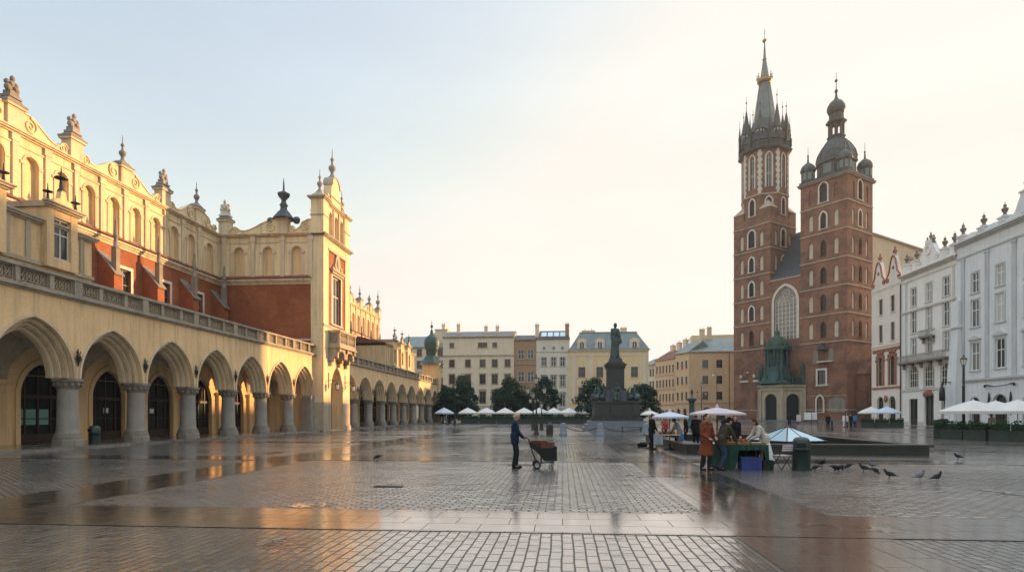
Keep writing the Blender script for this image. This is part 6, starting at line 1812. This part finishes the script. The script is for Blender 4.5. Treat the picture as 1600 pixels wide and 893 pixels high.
for k in range(4):
    A, B = Vector(cs[k]), Vector(cs[(k+1)%4]); ap = Vector((0,0,h1+.01))
    fr_.path([A,ap], .03, 6); fr_.path([A,B], .035, 6); fr_.path([(A+B)/2, ap], .02, 6)
fr_.build('frame','iron',py)
# ================================================================== monument
MX, MY = at(961, 668).x, 66.0
mx = (961-800)/FPX
MX = math.tan(math.atan(mx)-YAW)*MY
mon = thing('monument', 'dark stone monument with a bronze robed figure high on a pedestal', 'monument', (MX, MY, 0), 0)
b = MB(); b.prismz([(-3.6,-3.6),(3.6,-3.6),(3.6,3.6),(-3.6,3.6)], 0, .32); b.prismz([(-3.3,-3.3),(3.3,-3.3),(3.3,3.3),(-3.3,3.3)], .32, .64); b.prismz([(-3.0,-3.0),(3.0,-3.0),(3.0,3.0),(-3.0,3.0)], .64, 1.0)
b.build('steps','granite_blue',mon)
b = MB(); b.box(-2.65,2.65,-2.65,2.65,1.0,1.35); b.box(-2.35,2.35,-2.35,2.35,1.35,2.9); b.box(-2.5,2.5,-2.5,2.5,2.9,3.15)
b.box(-2.4,-1.6,-2.48,-2.4,1.5,2.7); b.box(-.7,.7,-2.48,-2.34,1.5,2.7); b.box(1.6,2.4,-2.48,-2.34,1.5,2.7)
b.prismz([(-1.7,-1.7),(1.7,-1.7),(1.7,1.7),(-1.7,1.7)], 3.15, 3.6, .86); b.prismz([(-1.4,-1.4),(1.4,-1.4),(1.4,1.4),(-1.4,1.4)], 3.6, 4.3, .8)
b.box(-1.12,1.12,-1.12,1.12,4.3,4.5)
b.box(-.92,.92,-.92,.92,4.5,6.65); b.box(-1.0,1.0,-1.0,1.0,6.65,6.8); b.box(-1.15,1.15,-1.15,1.15,7.0,7.15); b.box(-1.05,1.05,-1.05,1.05,6.8,7.0)
b.box(-.95,.95,-.95,.95,7.15,7.3); b.prismz([(-.8,-.8),(.8,-.8),(.8,.8),(-.8,.8)], 7.3, 7.8, .8)
b.build('pedestal','granite_dark',mon)
def cast(name, pose, M, vox, parent, m='bronze', extra=None):
    g = figure('', (0,0,0), 0, solid=True, **pose)
    if extra: extra(g)
    o = link(name, blob(g, m, vox, 2, name), parent, None, M)
    return o
def robe(g):
    for q in (-1,1): cap(g, (-.02,q*.06,.95), (-.04,q*.09,.1), .12, .16)
    cap(g, (-.08,0,1.35), (-.14,0,.12), .12, .16); cap(g,(.02,0,.9),(.05,.05,.1),.14,.16)
    cap(g, (-.02,.2,1.35), (.05,.26,.85), .09, .1)
cast('statue', dict(lean=1, look=4, hands=((.16,.1,1.18),(.08,-.25,.85)), feet=((.08,.1),(-.02,-.1)), hair='x', fingers=False, coat=.6), T(0,0,7.78) @ RZ(-62) @ Matrix.Scale(2.2,4), .02, mon, extra=robe)
def seated(g):
    cap(g,(-.05,0,.5),(.1,0,.2),.24,.28); cap(g,(.3,.1,.45),(.36,.12,.12),.15,.18); cap(g,(.3,-.12,.45),(.36,-.12,.1),.15,.16); cap(g,(-.1,.1,.95),(-.12,.15,.4),.14,.18)
for k, (x, y, rz) in enumerate(((0,-2.0,-90),(2.0,-.2,0),(-2.0,-.2,180),(0,2.0,90))):
    cast('seated_statue', dict(lean=8, look=14-20*(k==1), hands=((.34,.2,.72),(.2,-.28,.78)), feet=((.5,.12),(.42,-.12)), hip=(0,.56), hair='x', fingers=False, coat=.5, long_hair=True), T(x,y,3.12) @ RZ(rz) @ Matrix.Scale(1.38,4), .024, mon, extra=seated)
for x, y in ((-2.1,-2.1),(2.1,-2.1),(-1.5,-1.75),(1.5,-1.75)):
    b = MB(); b.ball(x,y,3.45,.35,.3,.35,8,6); b.path([(x,y,3.5),(x*.8,y*.95,4.2),(x*.95,y,4.6)], [.16,.12,.03], 6); b.build('ornament','bronze',mon)

# bollards with chain, bench
def bollard(label, loc, h=1.0, r=.3):
    t = MB(); t.lathe(0,0,[(r*1.15,0),(r*1.15,.12),(r,.16),(r*.72,h*.9),(r*.5,h),(r*.1,h*1.02)], 10); o = t.build('stone_bollard','granite_blue'); o.location = loc
    tag(o, label, 'bollard', 'stone bollards round the monument'); return o
bo = [at(880,679.5), at(938,680.5), at(1003,678)]
bo[2] = Vector((bo[1].x+3.6, bo[1].y+.4, 0))
for p, lb in zip(bo, ('tapered grey stone bollard nearest the slatted bin','grey stone bollard in front of the monument steps','grey stone bollard right of the monument steps')): bollard(lb, tuple(p))
for i in range(2):
    a, c = bo[i], bo[i+1]
    b = MB(); b.path([tuple(a+(c-a)*(k/14)+Vector((0,0,.78-.42*(1-(2*k/14-1)**2)))) for k in range(15)], .035, 6); o = b.build('chain','iron')
    tag(o, ('dark chain slung from the left stone bollard to the middle one','dark chain slung from the middle stone bollard to the right one')[i], 'chain', 'chains round the monument')
be = thing('bench', 'low dark bench in front of the monument steps', 'bench', (MX+1.1, MY-6.2, 0), 0)
b = MB(); [b.box(-1.1,1.1,-.22+.11*k,-.13+.11*k,.42,.46) for k in range(4)]; b.build('seat','wood_dark',be)
for x in (-.9,.9): b = MB(); b.box(x-.04,x+.04,-.2,.2,0,.42); b.build('leg','iron',be)

# ================================================================== lamp posts
def lamp_post(label, loc, h, arms=0, rz=0, group='street lamps', r=.06, hang=False):
    t = thing('street_lamp', label, 'street lamp', loc, rz, group)
    b = MB(); b.lathe(0,0,[(r*4.2,0),(r*4.2,.12),(r*3.2,.2),(r*2.6,.5),(r*3,.6),(r*2,.75),(r*1.5,.95),(r*1.15,1.2),(r,h*.6),(r*1.3,h*.61),(r*.9,h*.63),(r*.75,h-.75)], 10)
    b.build('post','iron',t)
    def head(x, z, s=1.0, p=None):
        k = MB(); k.lathe(x,0,[(.06*s,z),(.12*s,z+.05*s),(.13*s,z+.09*s)], 6, 0, False); k.lathe(x,0,[(.27*s,z+.5*s),(.22*s,z+.58*s),(.08*s,z+.7*s),(.05*s,z+.78*s),(.01*s,z+.9*s)], 6, 0, False)
        for q in range(6):
            a = 2*PI*q/6; k.path([(x+.12*s*math.cos(a),.12*s*math.sin(a),z+.08*s),(x+.235*s*math.cos(a),.235*s*math.sin(a),z+.52*s)], .016*s, 4)
        o = k.build('lantern','iron',p or t)
        g = MB(); g.lathe(x,0,[(.105*s,z+.09*s),(.21*s,z+.5*s)], 6, 0, False); g.build('pane','lamp_glass',o)
    if hang:
        b = MB(); b.path([(0,0,h-.9),(0,0,h-.2),(.15,0,h),(.5,0,h+.05),(.7,0,h-.15)], .03, 6); b.build('arm','iron',t)
        g = MB(); g.ball(.7,0,h-.4,.24,.24,.24,10,8); g.build('lamp_shade','lamp_glass',t); return t
    head(0, h-.8)
    for k in range(arms):
        x = .75 if k % 2 == 0 else -.75
        b = MB(); b.path([(0,0,h*.62),(x*.4,0,h*.58),(x*.9,0,h*.63),(x,0,h*.68)], .028, 6); b.path([(0,0,h*.72),(x*.3,0,h*.66),(x*.6,0,h*.62)], .016, 5); b.build('arm','iron',t)
        head(x, h*.68, .85)
    return t
lamp_post('tall black multi-armed lamp post nearest the man, left of the slatted bin', tuple(at(838,678.5)), 5.0, 2, 25)
lamp_post('black lamp post with arms just left behind the tallest multi-armed one', tuple(at(833,671)), 4.2, 2, 70)
lamp_post('thin black lamp post right behind the tallest multi-armed one', tuple(at(846,671)), 3.1, 1, 10)
lamp_post('slender black lamp post near the copper-capped turret of the market hall', tuple(at(711,664.5)), 6.2, 0)
lamp_post('large black lantern post in front of the blue house', (29.8, 47.2, 0), 6.1, 0, 0, r=.09)
lamp_post('black twin-armed lamp post behind the stalls, in front of the orange corner house', tuple(at(1096,662.5)), 7.0, 2, 15)
lamp_post('tall thin mast with a hanging globe before the orange corner house', tuple(at(1120,659)), 10.2, 0, 180, hang=True)
# bronze lantern column
lc = thing('lantern_column', 'stout dark column topped by a small bronze figure behind the rear stall', 'column', tuple(at(1081,668)), 0)
b = MB(); b.lathe(0,0,[(.75,0),(.75,.3),(.55,.45),(.5,1.1),(.36,1.3),(.3,3.1),(.36,3.2),(.6,3.5),(.62,3.65),(.3,3.75)], 10); b.build('shaft','bronze',lc)
g = figure('', (0,0,0), 0, solid=True, lean=3, look=8, fingers=False, coat=.6, long_hair=True); link('figurine', blob(g,'bronze',.03,1,'figurine'), lc, None, T(0,0,3.75) @ RZ(-80) @ Matrix.Scale(.62,4))

# ================================================================== trees
def tree_mesh(seed, h, rx, trunk_h, n=2600, leaf=.34):
    r = random.Random(seed)
    tr = MB(); tr.path([(0,0,0),(.05,0,trunk_h*.5),(0,.04,trunk_h),(.1,0,h*.7)], [.24,.19,.16,.05], 8)
    cl = []
    for k in range(26):
        z = trunk_h*.75 + (h-trunk_h*.75)*(k+.5)/26*.97
        t = (z-trunk_h*.75)/(h-trunk_h*.75)
        w = rx*(math.sin(PI*min(1,(t*.82+.17)))**.75)*(1-.25*t)
        for q in range(2):
            a = r.uniform(0,2*PI); d = w*r.uniform(.35,.92)
            cl.append((Vector((d*math.cos(a), d*math.sin(a), z + r.uniform(-.3,.3))), r.uniform(.55,1.0)*rx*.36))
    for c, cr_ in cl[::3]: tr.path([(0,0,min(c.z*.75,h*.6)),(c.x*.5,c.y*.5,c.z*.9),tuple(c)], [.07,.045,.015], 5)
    lv = MB()
    v = []; f = []
    for i in range(n):
        c, cr_ = r.choice(cl)
        d = Vector((r.gauss(0,1),r.gauss(0,1),r.gauss(0,1))).normalized()*cr_*(r.random()**.4)
        d.z *= .75
        p = c+d
        nrm = (d.normalized()+Vector((r.uniform(-.7,.7),r.uniform(-.7,.7),r.uniform(-.2,.9)))).normalized()
        u = nrm.orthogonal().normalized(); w = nrm.cross(u); s = leaf*r.uniform(.6,1.3)
        a = r.uniform(0,6.28); u, w = u*math.cos(a)+w*math.sin(a), w*math.cos(a)-u*math.sin(a)
        b0 = len(v); v += [tuple(p-u*s*.5), tuple(p+w*s*.32), tuple(p+u*s*.5), tuple(p-w*s*.32)]; f.append((b0,b0+1,b0+2,b0+3))
    lv.add(v, f)
    return tr.mesh('trunk','wood_dark'), lv.mesh('crown','leaves')
TM = [tree_mesh(1, 8.8, 3.7, 2.0, 7500, .40), tree_mesh(2, 8.0, 4.2, 1.8, 8200, .40), tree_mesh(5, 7.0, 3.4, 1.7, 6500, .38)]
def tree(label, px, d, k, s=1.0, rz=0):
    u = (px-800)/FPX; a = math.atan(u)-YAW
    y = d/(math.cos(YAW)+math.sin(YAW)*u) * (math.cos(YAW)+u*math.sin(YAW)) 
    p = Vector((d*(u*math.cos(YAW)-math.sin(YAW)), d*(math.cos(YAW)+u*math.sin(YAW)), 0))
    t = thing('tree', label, 'tree', tuple(p), rz, 'trees along the cafe row')
    t.scale = (s,s,s)
    link('trunk', TM[k][0], t); link('crown', TM[k][1], t)
tree('dark green tree beside the copper-capped turret, behind the blue parasol', 692, 120, 2, 1.05, 40)
tree('tall dark green tree behind the leftmost white parasols', 722, 116, 0, 1.0, 10)
tree('rounded lower tree just left of the tallest one', 703, 114, 2, .95, 100)
tree('broad green tree in front of the boundary of the cream and brown houses', 796, 116, 1, 1.05, 200)
tree('low green tree between the broad tree and the lamp posts', 818, 118, 2, .8, 330)
tree('tall rounded green tree behind the multi-armed lamp posts', 852, 116, 0, .96, 150)
tree('green tree left of the monument in front of the yellow palace', 928, 108, 1, .98, 80)
tree('green tree right of the monument at the mouth of the side street', 1004, 108, 2, 1.0, 250)
tree('leafy tree half hidden behind the monument pedestal', 945, 112, 2, .95, 20)

# ================================================================== cafe row in the middle distance
def place(px, d):
    u = (px-800)/FPX
    return (d*(u*math.cos(YAW)-math.sin(YAW)), d*(math.cos(YAW)+u*math.sin(YAW)), 0)
lbl = ['pale blue parasol nearest the market hall turret','first white cafe parasol right of the slender lamp post','second white cafe parasol, in front of the cream house door','third white cafe parasol, left of the man','white cafe parasol above the man pushing the cart','white cafe parasol behind the multi-armed lamp posts','white cafe parasol just right of the lamp posts','white cafe parasol above the stone bollard','white cafe parasol left of the monument','white cafe parasol right of the monument']
for i, px in enumerate((694,731,760,789,819,843,865,889,915,1013)):
    pr = place(px, 107)
    parasol('cafe_parasol', lbl[i], pr, 1.78, 1.95, 2.85, 'canvas_blue' if i == 0 else 'canvas_white', 8, .22, group='white parasols of the cafe in the middle distance', kids=False, base=False)
# planter hedges round the cafe
def planter(name, label, a, c, h, w, m='hedge_box', leaf='leaves_hedge', group=None, n=240, leafs=.13):
    a, c = Vector(a), Vector(c); L = (c-a).length; an = math.degrees(math.atan2(c.y-a.y, c.x-a.x))
    t = thing(name, label, 'planter', tuple(a), an, group)
    b = MB(); b.box(0,L,-w/2,w/2,0,h*.5); b.box(-.03,L+.03,-w/2-.03,w/2+.03,h*.5,h*.54)
    k = .0
    b.build('box', m, t)
    r = random.Random(int(a.x*10)); v = []; f = []
    for i in range(int(n*L)):
        p = Vector((r.uniform(0,L), r.uniform(-w/2,w/2), h*.5 + (h*.55)*r.random()**.7*(.8+.2*math.sin(5*r.random()))))
        u = Vector((r.gauss(0,1),r.gauss(0,1),r.gauss(0,1))).normalized(); q = u.orthogonal().normalized(); s = leafs*r.uniform(.6,1.4)
        b0 = len(v); v += [tuple(p-u*s*.5),tuple(p+q*s*.3),tuple(p+u*s*.5),tuple(p-q*s*.3)]; f.append((b0,b0+1,b0+2,b0+3))
    fo = MB(); fo.add(v,f); fo.box(.05,L-.05,-w*.36,w*.36,h*.5,h*.86); fo.build('foliage', leaf, t)
    return t
cx_ = [(724,748,'leftmost dark green planter hedge of the middle cafe'),(749,776,'dark green planter hedge under the second white parasol'),(777,803,'dark green planter hedge left of the man'),(804,831,'dark green planter hedge right behind the man'),(832,858,'dark green planter hedge behind the lamp posts'),(859,884,'dark green planter hedge behind the slatted bin'),(885,906,'dark green planter hedge behind the left stone bollard'),(907,926,'dark green planter hedge left of the monument steps')]
for pa_, pb_, lb in cx_: planter('planter_hedge', lb, place(pa_,103.5), place(pb_,103.5), 1.5, .6, group='planter hedges of the middle cafe', n=70, leafs=.26)
aw = thing('cafe_terrace', 'dark low wooden terrace floor and rail under the middle cafe parasols', 'terrace', place(716,104.2), math.degrees(YAW))
b = MB(); b.box(0,26,0,6.5,.0,.12); b.build('floor','wood_dark',aw)
b = MB(); [b.box(x,x+.08,6.3,6.4,.12,1.2) for x in [1.5*k for k in range(17)]]; b.box(0,24.1,6.3,6.4,1.2,1.3); b.box(0,24.1,6.33,6.37,.3,1.1); b.build('rail','wood_dark',aw)
# small figures in the distance
far_people = [(697,662,'cloth_grey','cloth_black',20,'person in grey by the copper-capped turret'),(700.5,662.5,'cloth_black','cloth_black',160,'person in black by the copper-capped turret'),
  (1294,670,'cloth_black','cloth_black',90,'lone dark figure on the paving in front of the brick church'),
  (1318,667,'cloth_white','cloth_white',0,'person in white at the left of the group before the pink house'),(1324,667,'cloth_white','cloth_denim',170,'person in white shirt and jeans in the group before the pink house'),(1330,668,'cloth_black','cloth_black',200,'person in black in the group before the pink house'),(1336,667,'cloth_blue','cloth_dark',60,'person in blue at the right of the group before the pink house'),
  (1233,664,'cloth_black','cloth_black',90,'dark figure at the church porch')]
for px, py_, tp_, bt_, rz, lb in far_people:
    figure(lb, person_at(px, py_), rz, 1.7, lean=3, look=6, top=tp_, bottom=bt_, hair='hair_brown', vox=.035, fingers=False, coat=.3)

# ---- right cafe by the blue house
rp = [((23.6+6.1,46.0),1.55,'white pyramid parasol at the left end of the right-hand cafe','canvas_white'),((33.0,48.6),1.5,'white parasol set back behind the left end of the right-hand cafe','canvas_white'),((32.3,45.4),1.6,'white pyramid parasol in front of the blue house door','canvas_white'),((34.6,44.6),1.6,'white pyramid parasol second from the right edge','canvas_white'),((34.2,41.0),1.5,'grey-white parasol cut off by the right edge','canvas_grey')]
for (x, y), r_, lb, m in rp: parasol('cafe_parasol', lb, (x,y,0), r_*1.35, 1.95, 2.75, m, 4, .2, group='white parasols of the cafe by the blue house', rz=8, base=True)
hl = ['dark planter hedge at the left end of the right-hand cafe','second dark planter hedge of the right-hand cafe from the left','third dark planter hedge of the right-hand cafe from the left','fourth dark planter hedge of the right-hand cafe, at the right edge']
hp = [at(1472,685), at(1508,686.5), at(1545,688), at(1580,689), at(1618,690.5)]
for k in range(4):
    a, c = hp[k], hp[k+1]; d_ = (c-a).normalized()*.05
    planter('planter_hedge', hl[k], tuple(a+d_), tuple(c-d_), 1.25, .5, group='planter hedges of the cafe by the blue house', n=260)
hp2 = [at(1472,685), at(1476,676)]
planter('planter_hedge', 'side planter hedge of the right-hand cafe behind the notice board', tuple(hp2[0]+Vector((.0,.5,0))), tuple(hp2[1]), 1.25, .5, group='planter hedges of the cafe by the blue house', n=260)
def cafe_chair(label, loc, rz, m='wood_brown', group=None):
    t = thing('cafe_chair', label, 'chair', loc, rz, group)
    b = MB(); b.box(-.21,.21,-.21,.21,.43,.47); b.build('seat',m,t); b = MB(); b.box(-.21,.21,.19,.22,.55,.95); b.build('backrest',m,t)
    for x in (-.19,.19):
        for y in (-.19,.19): lg = MB(); lg.box(x-.02,x+.02,y-.02,y+.02,0,.43 if y < 0 else .95); lg.build('leg','iron',t)
    return t
def cafe_table(label, loc, group=None):
    t = thing('cafe_table', label, 'table', loc, 0, group)
    b = MB(); b.lathe(0,0,[(.38,.72),(.38,.75)], 20); b.build('tabletop','wood_brown',t); b = MB(); b.lathe(0,0,[(.22,0),(.22,.03),(.035,.06),(.035,.72)], 10); b.build('leg','iron',t)
for i, (x, y) in enumerate(((30.5,45.2),(32.4,44.2),(34.2,43.0))):
    w_ = ('left','middle','right')[i]
    cafe_table('round cafe table behind the right-hand hedge, %s of three' % w_, (x,y,0), 'cafe tables behind the right-hand hedge')
    cafe_chair('cafe chair facing the square at the %s table behind the right-hand hedge' % w_, (x,y+.7,0), 0, 'cloth_red' if i == 2 else 'wood_brown', 'cafe chairs behind the right-hand hedge')
    cafe_chair('cafe chair with its back to the square at the %s table behind the right-hand hedge' % w_, (x+.1,y-.75,0), 180, 'cloth_red' if i == 2 else 'wood_brown', 'cafe chairs behind the right-hand hedge')
for (x, y, rz, tp_, lb) in ((31.4,46.6,200,'cloth_white','waiter in a white shirt standing behind the left part of the right-hand hedge'),(33.4,43.6,-120,'cloth_black','guest in black behind the middle of the right-hand hedge'),(35.0,42.2,170,'cloth_red','guest in red at the right edge behind the right-hand hedge')):
    figure(lb, (x,y,0), rz, 1.7, lean=5, look=10, top=tp_, bottom='cloth_dark', hair='hair_brown', vox=.03, fingers=False, coat=.2)
nb_ = thing('notice_board', 'small white menu board leaning at the left end of the right-hand hedge', 'sign', tuple(at(1468,678)), 20)
b = MB(); b.add([(-.25,-.12,0),(.25,-.12,0),(.25,.0,1.0),(-.25,.0,1.0),(-.25,-.09,0),(.25,-.09,0),(.25,.03,1.0),(-.25,.03,1.0)],[(0,1,2,3),(4,5,6,7),(0,3,7,4),(1,2,6,5),(2,3,7,6)]); b.build('frame','iron',nb_)
b = MB(); b.add([(-.19,-.125,.12),(.19,-.125,.12),(.19,-.025,.9),(-.19,-.025,.9)],[(0,1,2,3)]); b.build('sheet','paper',nb_)
# ---- cafe before the pink house
for i, (px, d) in enumerate(((1361,84),(1386,80))):
    parasol('cafe_parasol', ('grey-white parasol close to the church corner','pale blue-white parasol before the pink house')[i], place(px,d), 1.75, 1.95, 2.75, ('canvas_white','canvas_blue')[i], 8, .18, group='parasols of the cafe before the pink house', kids=False)
pk = [(1346,1366,'dark planter hedge nearest the church corner'),(1367,1389,'dark planter hedge in the middle before the pink house'),(1390,1412,'dark planter hedge nearest the white house')]
for a_, b_, lb in pk: planter('planter_hedge', lb, place(a_,78), place(b_,77), 1.15, .5, group='planter hedges before the pink house', n=110, leafs=.2)
# boards by the church
for px, wd, hh, lb in ((1262,1.1,2.0,'white notice sheet on a dark stand, left of the pair by the church'),(1272,.9,2.0,'white notice sheet on a dark stand, right of the pair by the church')):
    t = thing('notice_stand', lb, 'sign', place(px,100), -30)
    b = MB(); b.box(-wd/2-.05,wd/2+.05,0,.06,.5,hh+.05); [b.box(x-.04,x+.04,0,.06,0,.5) for x in (-wd/2,wd/2)]; b.build('stand','iron',t)
    b = MB(); b.box(-wd/2,wd/2,-.01,-.001,.75,hh); b.build('sheet','paper',t)
t = thing('pillar_sign', 'small pale pink sign post between the church porch and the notice panels', 'sign', place(1248,100), -30)
b = MB(); b.box(-.35,.35,-.05,.05,.5,1.6); b.build('panel','canvas_pink',t); b = MB(); b.box(-.05,.05,-.04,.04,0,.5); b.build('post','iron',t)
# street sign on the church and the pair of bollards
for px, py_, lb in ((1235,668,'dark iron bollard before the church porch'),(1300,672,'dark iron bollard right of the lone dark figure')):
    b = MB(); b.lathe(0,0,[(.16,0),(.16,.2),(.1,.3),(.08,.9),(.12,.95),(.05,1.05)], 10); o = b.build('iron_bollard','iron'); o.location = at(px,py_); tag(o, lb, 'bollard')

# ================================================================== pigeons
def pigeon_mesh(kind):
    b = MB()
    if kind == 'stand':
        b.path([(-.20,0,.11),(-.15,0,.125),(-.08,0,.15),(0,0,.165),(.06,0,.185),(.10,0,.235),(.115,0,.27),(.125,0,.285)], [.012,.02,.05,.068,.06,.035,.03,.02], 10)
        b.ball(.118,0,.282,.034,.028,.03,10,8); cap(b,(.145,0,.28),(.172,0,.27),.009,.004,6)
    elif kind == 'peck':
        b.path([(-.19,0,.19),(-.14,0,.185),(-.07,0,.175),(.0,0,.155),(.06,0,.135),(.11,0,.10),(.135,0,.07)], [.012,.02,.05,.068,.058,.032,.024], 10)
        b.ball(.142,0,.058,.03,.026,.03,10,8); cap(b,(.155,0,.045),(.168,0,.018),.009,.004,6)
    else:
        b.path([(-.2,0,.2),(-.14,0,.2),(-.06,0,.2),(.02,0,.21),(.08,0,.235),(.12,0,.25)], [.015,.022,.05,.062,.04,.025], 10)
        b.ball(.135,0,.262,.032,.027,.029,10,8); cap(b,(.16,0,.26),(.185,0,.25),.009,.004,6)
        for q in (-1,1):
            for k in range(6): cap(b,(.06-.03*k,q*.04,.23),(.0-.05*k,q*(.16+.01*k),.40-.035*k),.014,.008,6)
    for k in range(5): cap(b,(-.13,(k-2)*.012,.14 if kind == 'stand' else .185),(-.235,(k-2)*.02,.10 if kind == 'stand' else .19),.010,.007,6)
    if kind != 'fly':
        for q in (-1,1):
            for k in range(3): cap(b,(.03-.02*k,q*.058,.175-.012*k if kind == 'stand' else .165),(-.15-.02*k,q*.03,.125-.008*k if kind == 'stand' else .18),.018,.008,6)
    for q in (-1,1):
        cap(b,(0.005,q*.03,.12),(.015,q*.032,.015),.010,.006,6); cap(b,(.015,q*.032,.008),(.05,q*.036,.006),.006,.004,5); cap(b,(.015,q*.032,.008),(-.012,q*.03,.006),.006,.004,5)
    return blob(b,'feather_dark',.006,1,'pigeon')
PG = {k: pigeon_mesh(k) for k in ('stand','peck','fly')}
PGm = {}
for k in PG:
    c = PG[k].copy(); c.materials.clear(); c.materials.append(M_['feather_grey']); PGm[k] = c
pig = [(1464,754,'stand',15,0,'dark pigeon furthest right on the wet paving, facing right'),(1437,752,'stand',10,1,'pale-marked grey pigeon second from the right on the wet paving'),(1390,749.5,'stand',165,0,'dark pigeon third from the right, facing left'),
  (1368,742,'peck',-80,0,'pigeon pecking toward the camera just left of the third from the right'),(1363,733,'stand',170,1,'grey pigeon at the back of the middle cluster, facing left'),(1350,738.5,'stand',150,0,'dark upright pigeon in the middle cluster'),
  (1326,734,'peck',200,0,'dark pigeon pecking between the huddle and the middle cluster'),(1304,737,'peck',20,0,'dark pigeon at the left of the pecking huddle'),(1311,737.5,'peck',120,0,'dark pigeon in the middle of the pecking huddle'),(1316,736,'peck',250,0,'dark pigeon at the right of the pecking huddle'),
  (1284,733,'fly',10,0,'pigeon flapping with raised wings right of the green bin'),(1274,737,'peck',190,0,'pigeon pecking close to the green bin'),(1497,719,'stand',170,0,'lone small pigeon far right beyond the parapet end'),(590,719,'peck',190,0,'lone pigeon pecking on the paving in front of the market hall')]
for px, py_, k, rz, g, lb in pig:
    o = link('pigeon', (PGm if g else PG)[k]); o.location = at(px, py_); o.rotation_euler = (0,0,R(rz)); o.location.z = .016 if k != 'fly' else .02
    o.scale = (.92,)*3
    tag(o, lb, 'pigeon', 'pigeons on the square')
gr = MB(); p = at(607,760); gr.M = T(p.x,p.y,.012)
gr.box(-.34,.34,-.11,.11,0,.012); [gr.box(-.31+.08*k,-.27+.08*k,-.09,.09,.012,.018) for k in range(8)]
o = gr.build('drain_grate','iron'); tag(o, 'dark iron drain grate set in the paving left of centre', 'drain grate')

# ================================================================== thin morning haze over the whole square
q = NT('haze'); q.t.nodes.remove(q.b)
vp = q.n('VolumePrincipled'); vp.inputs['Color'].default_value = (.93,.90,.86,1); vp.inputs['Density'].default_value = .0003; vp.inputs['Anisotropy'].default_value = .3
q.l(vp.outputs[0], q.t.nodes['Material Output'].inputs['Volume'])
hb = MB(); hb.box(-430,430,-310,530,-1.0,99); structure(hb.build('haze','haze'), 'stuff')
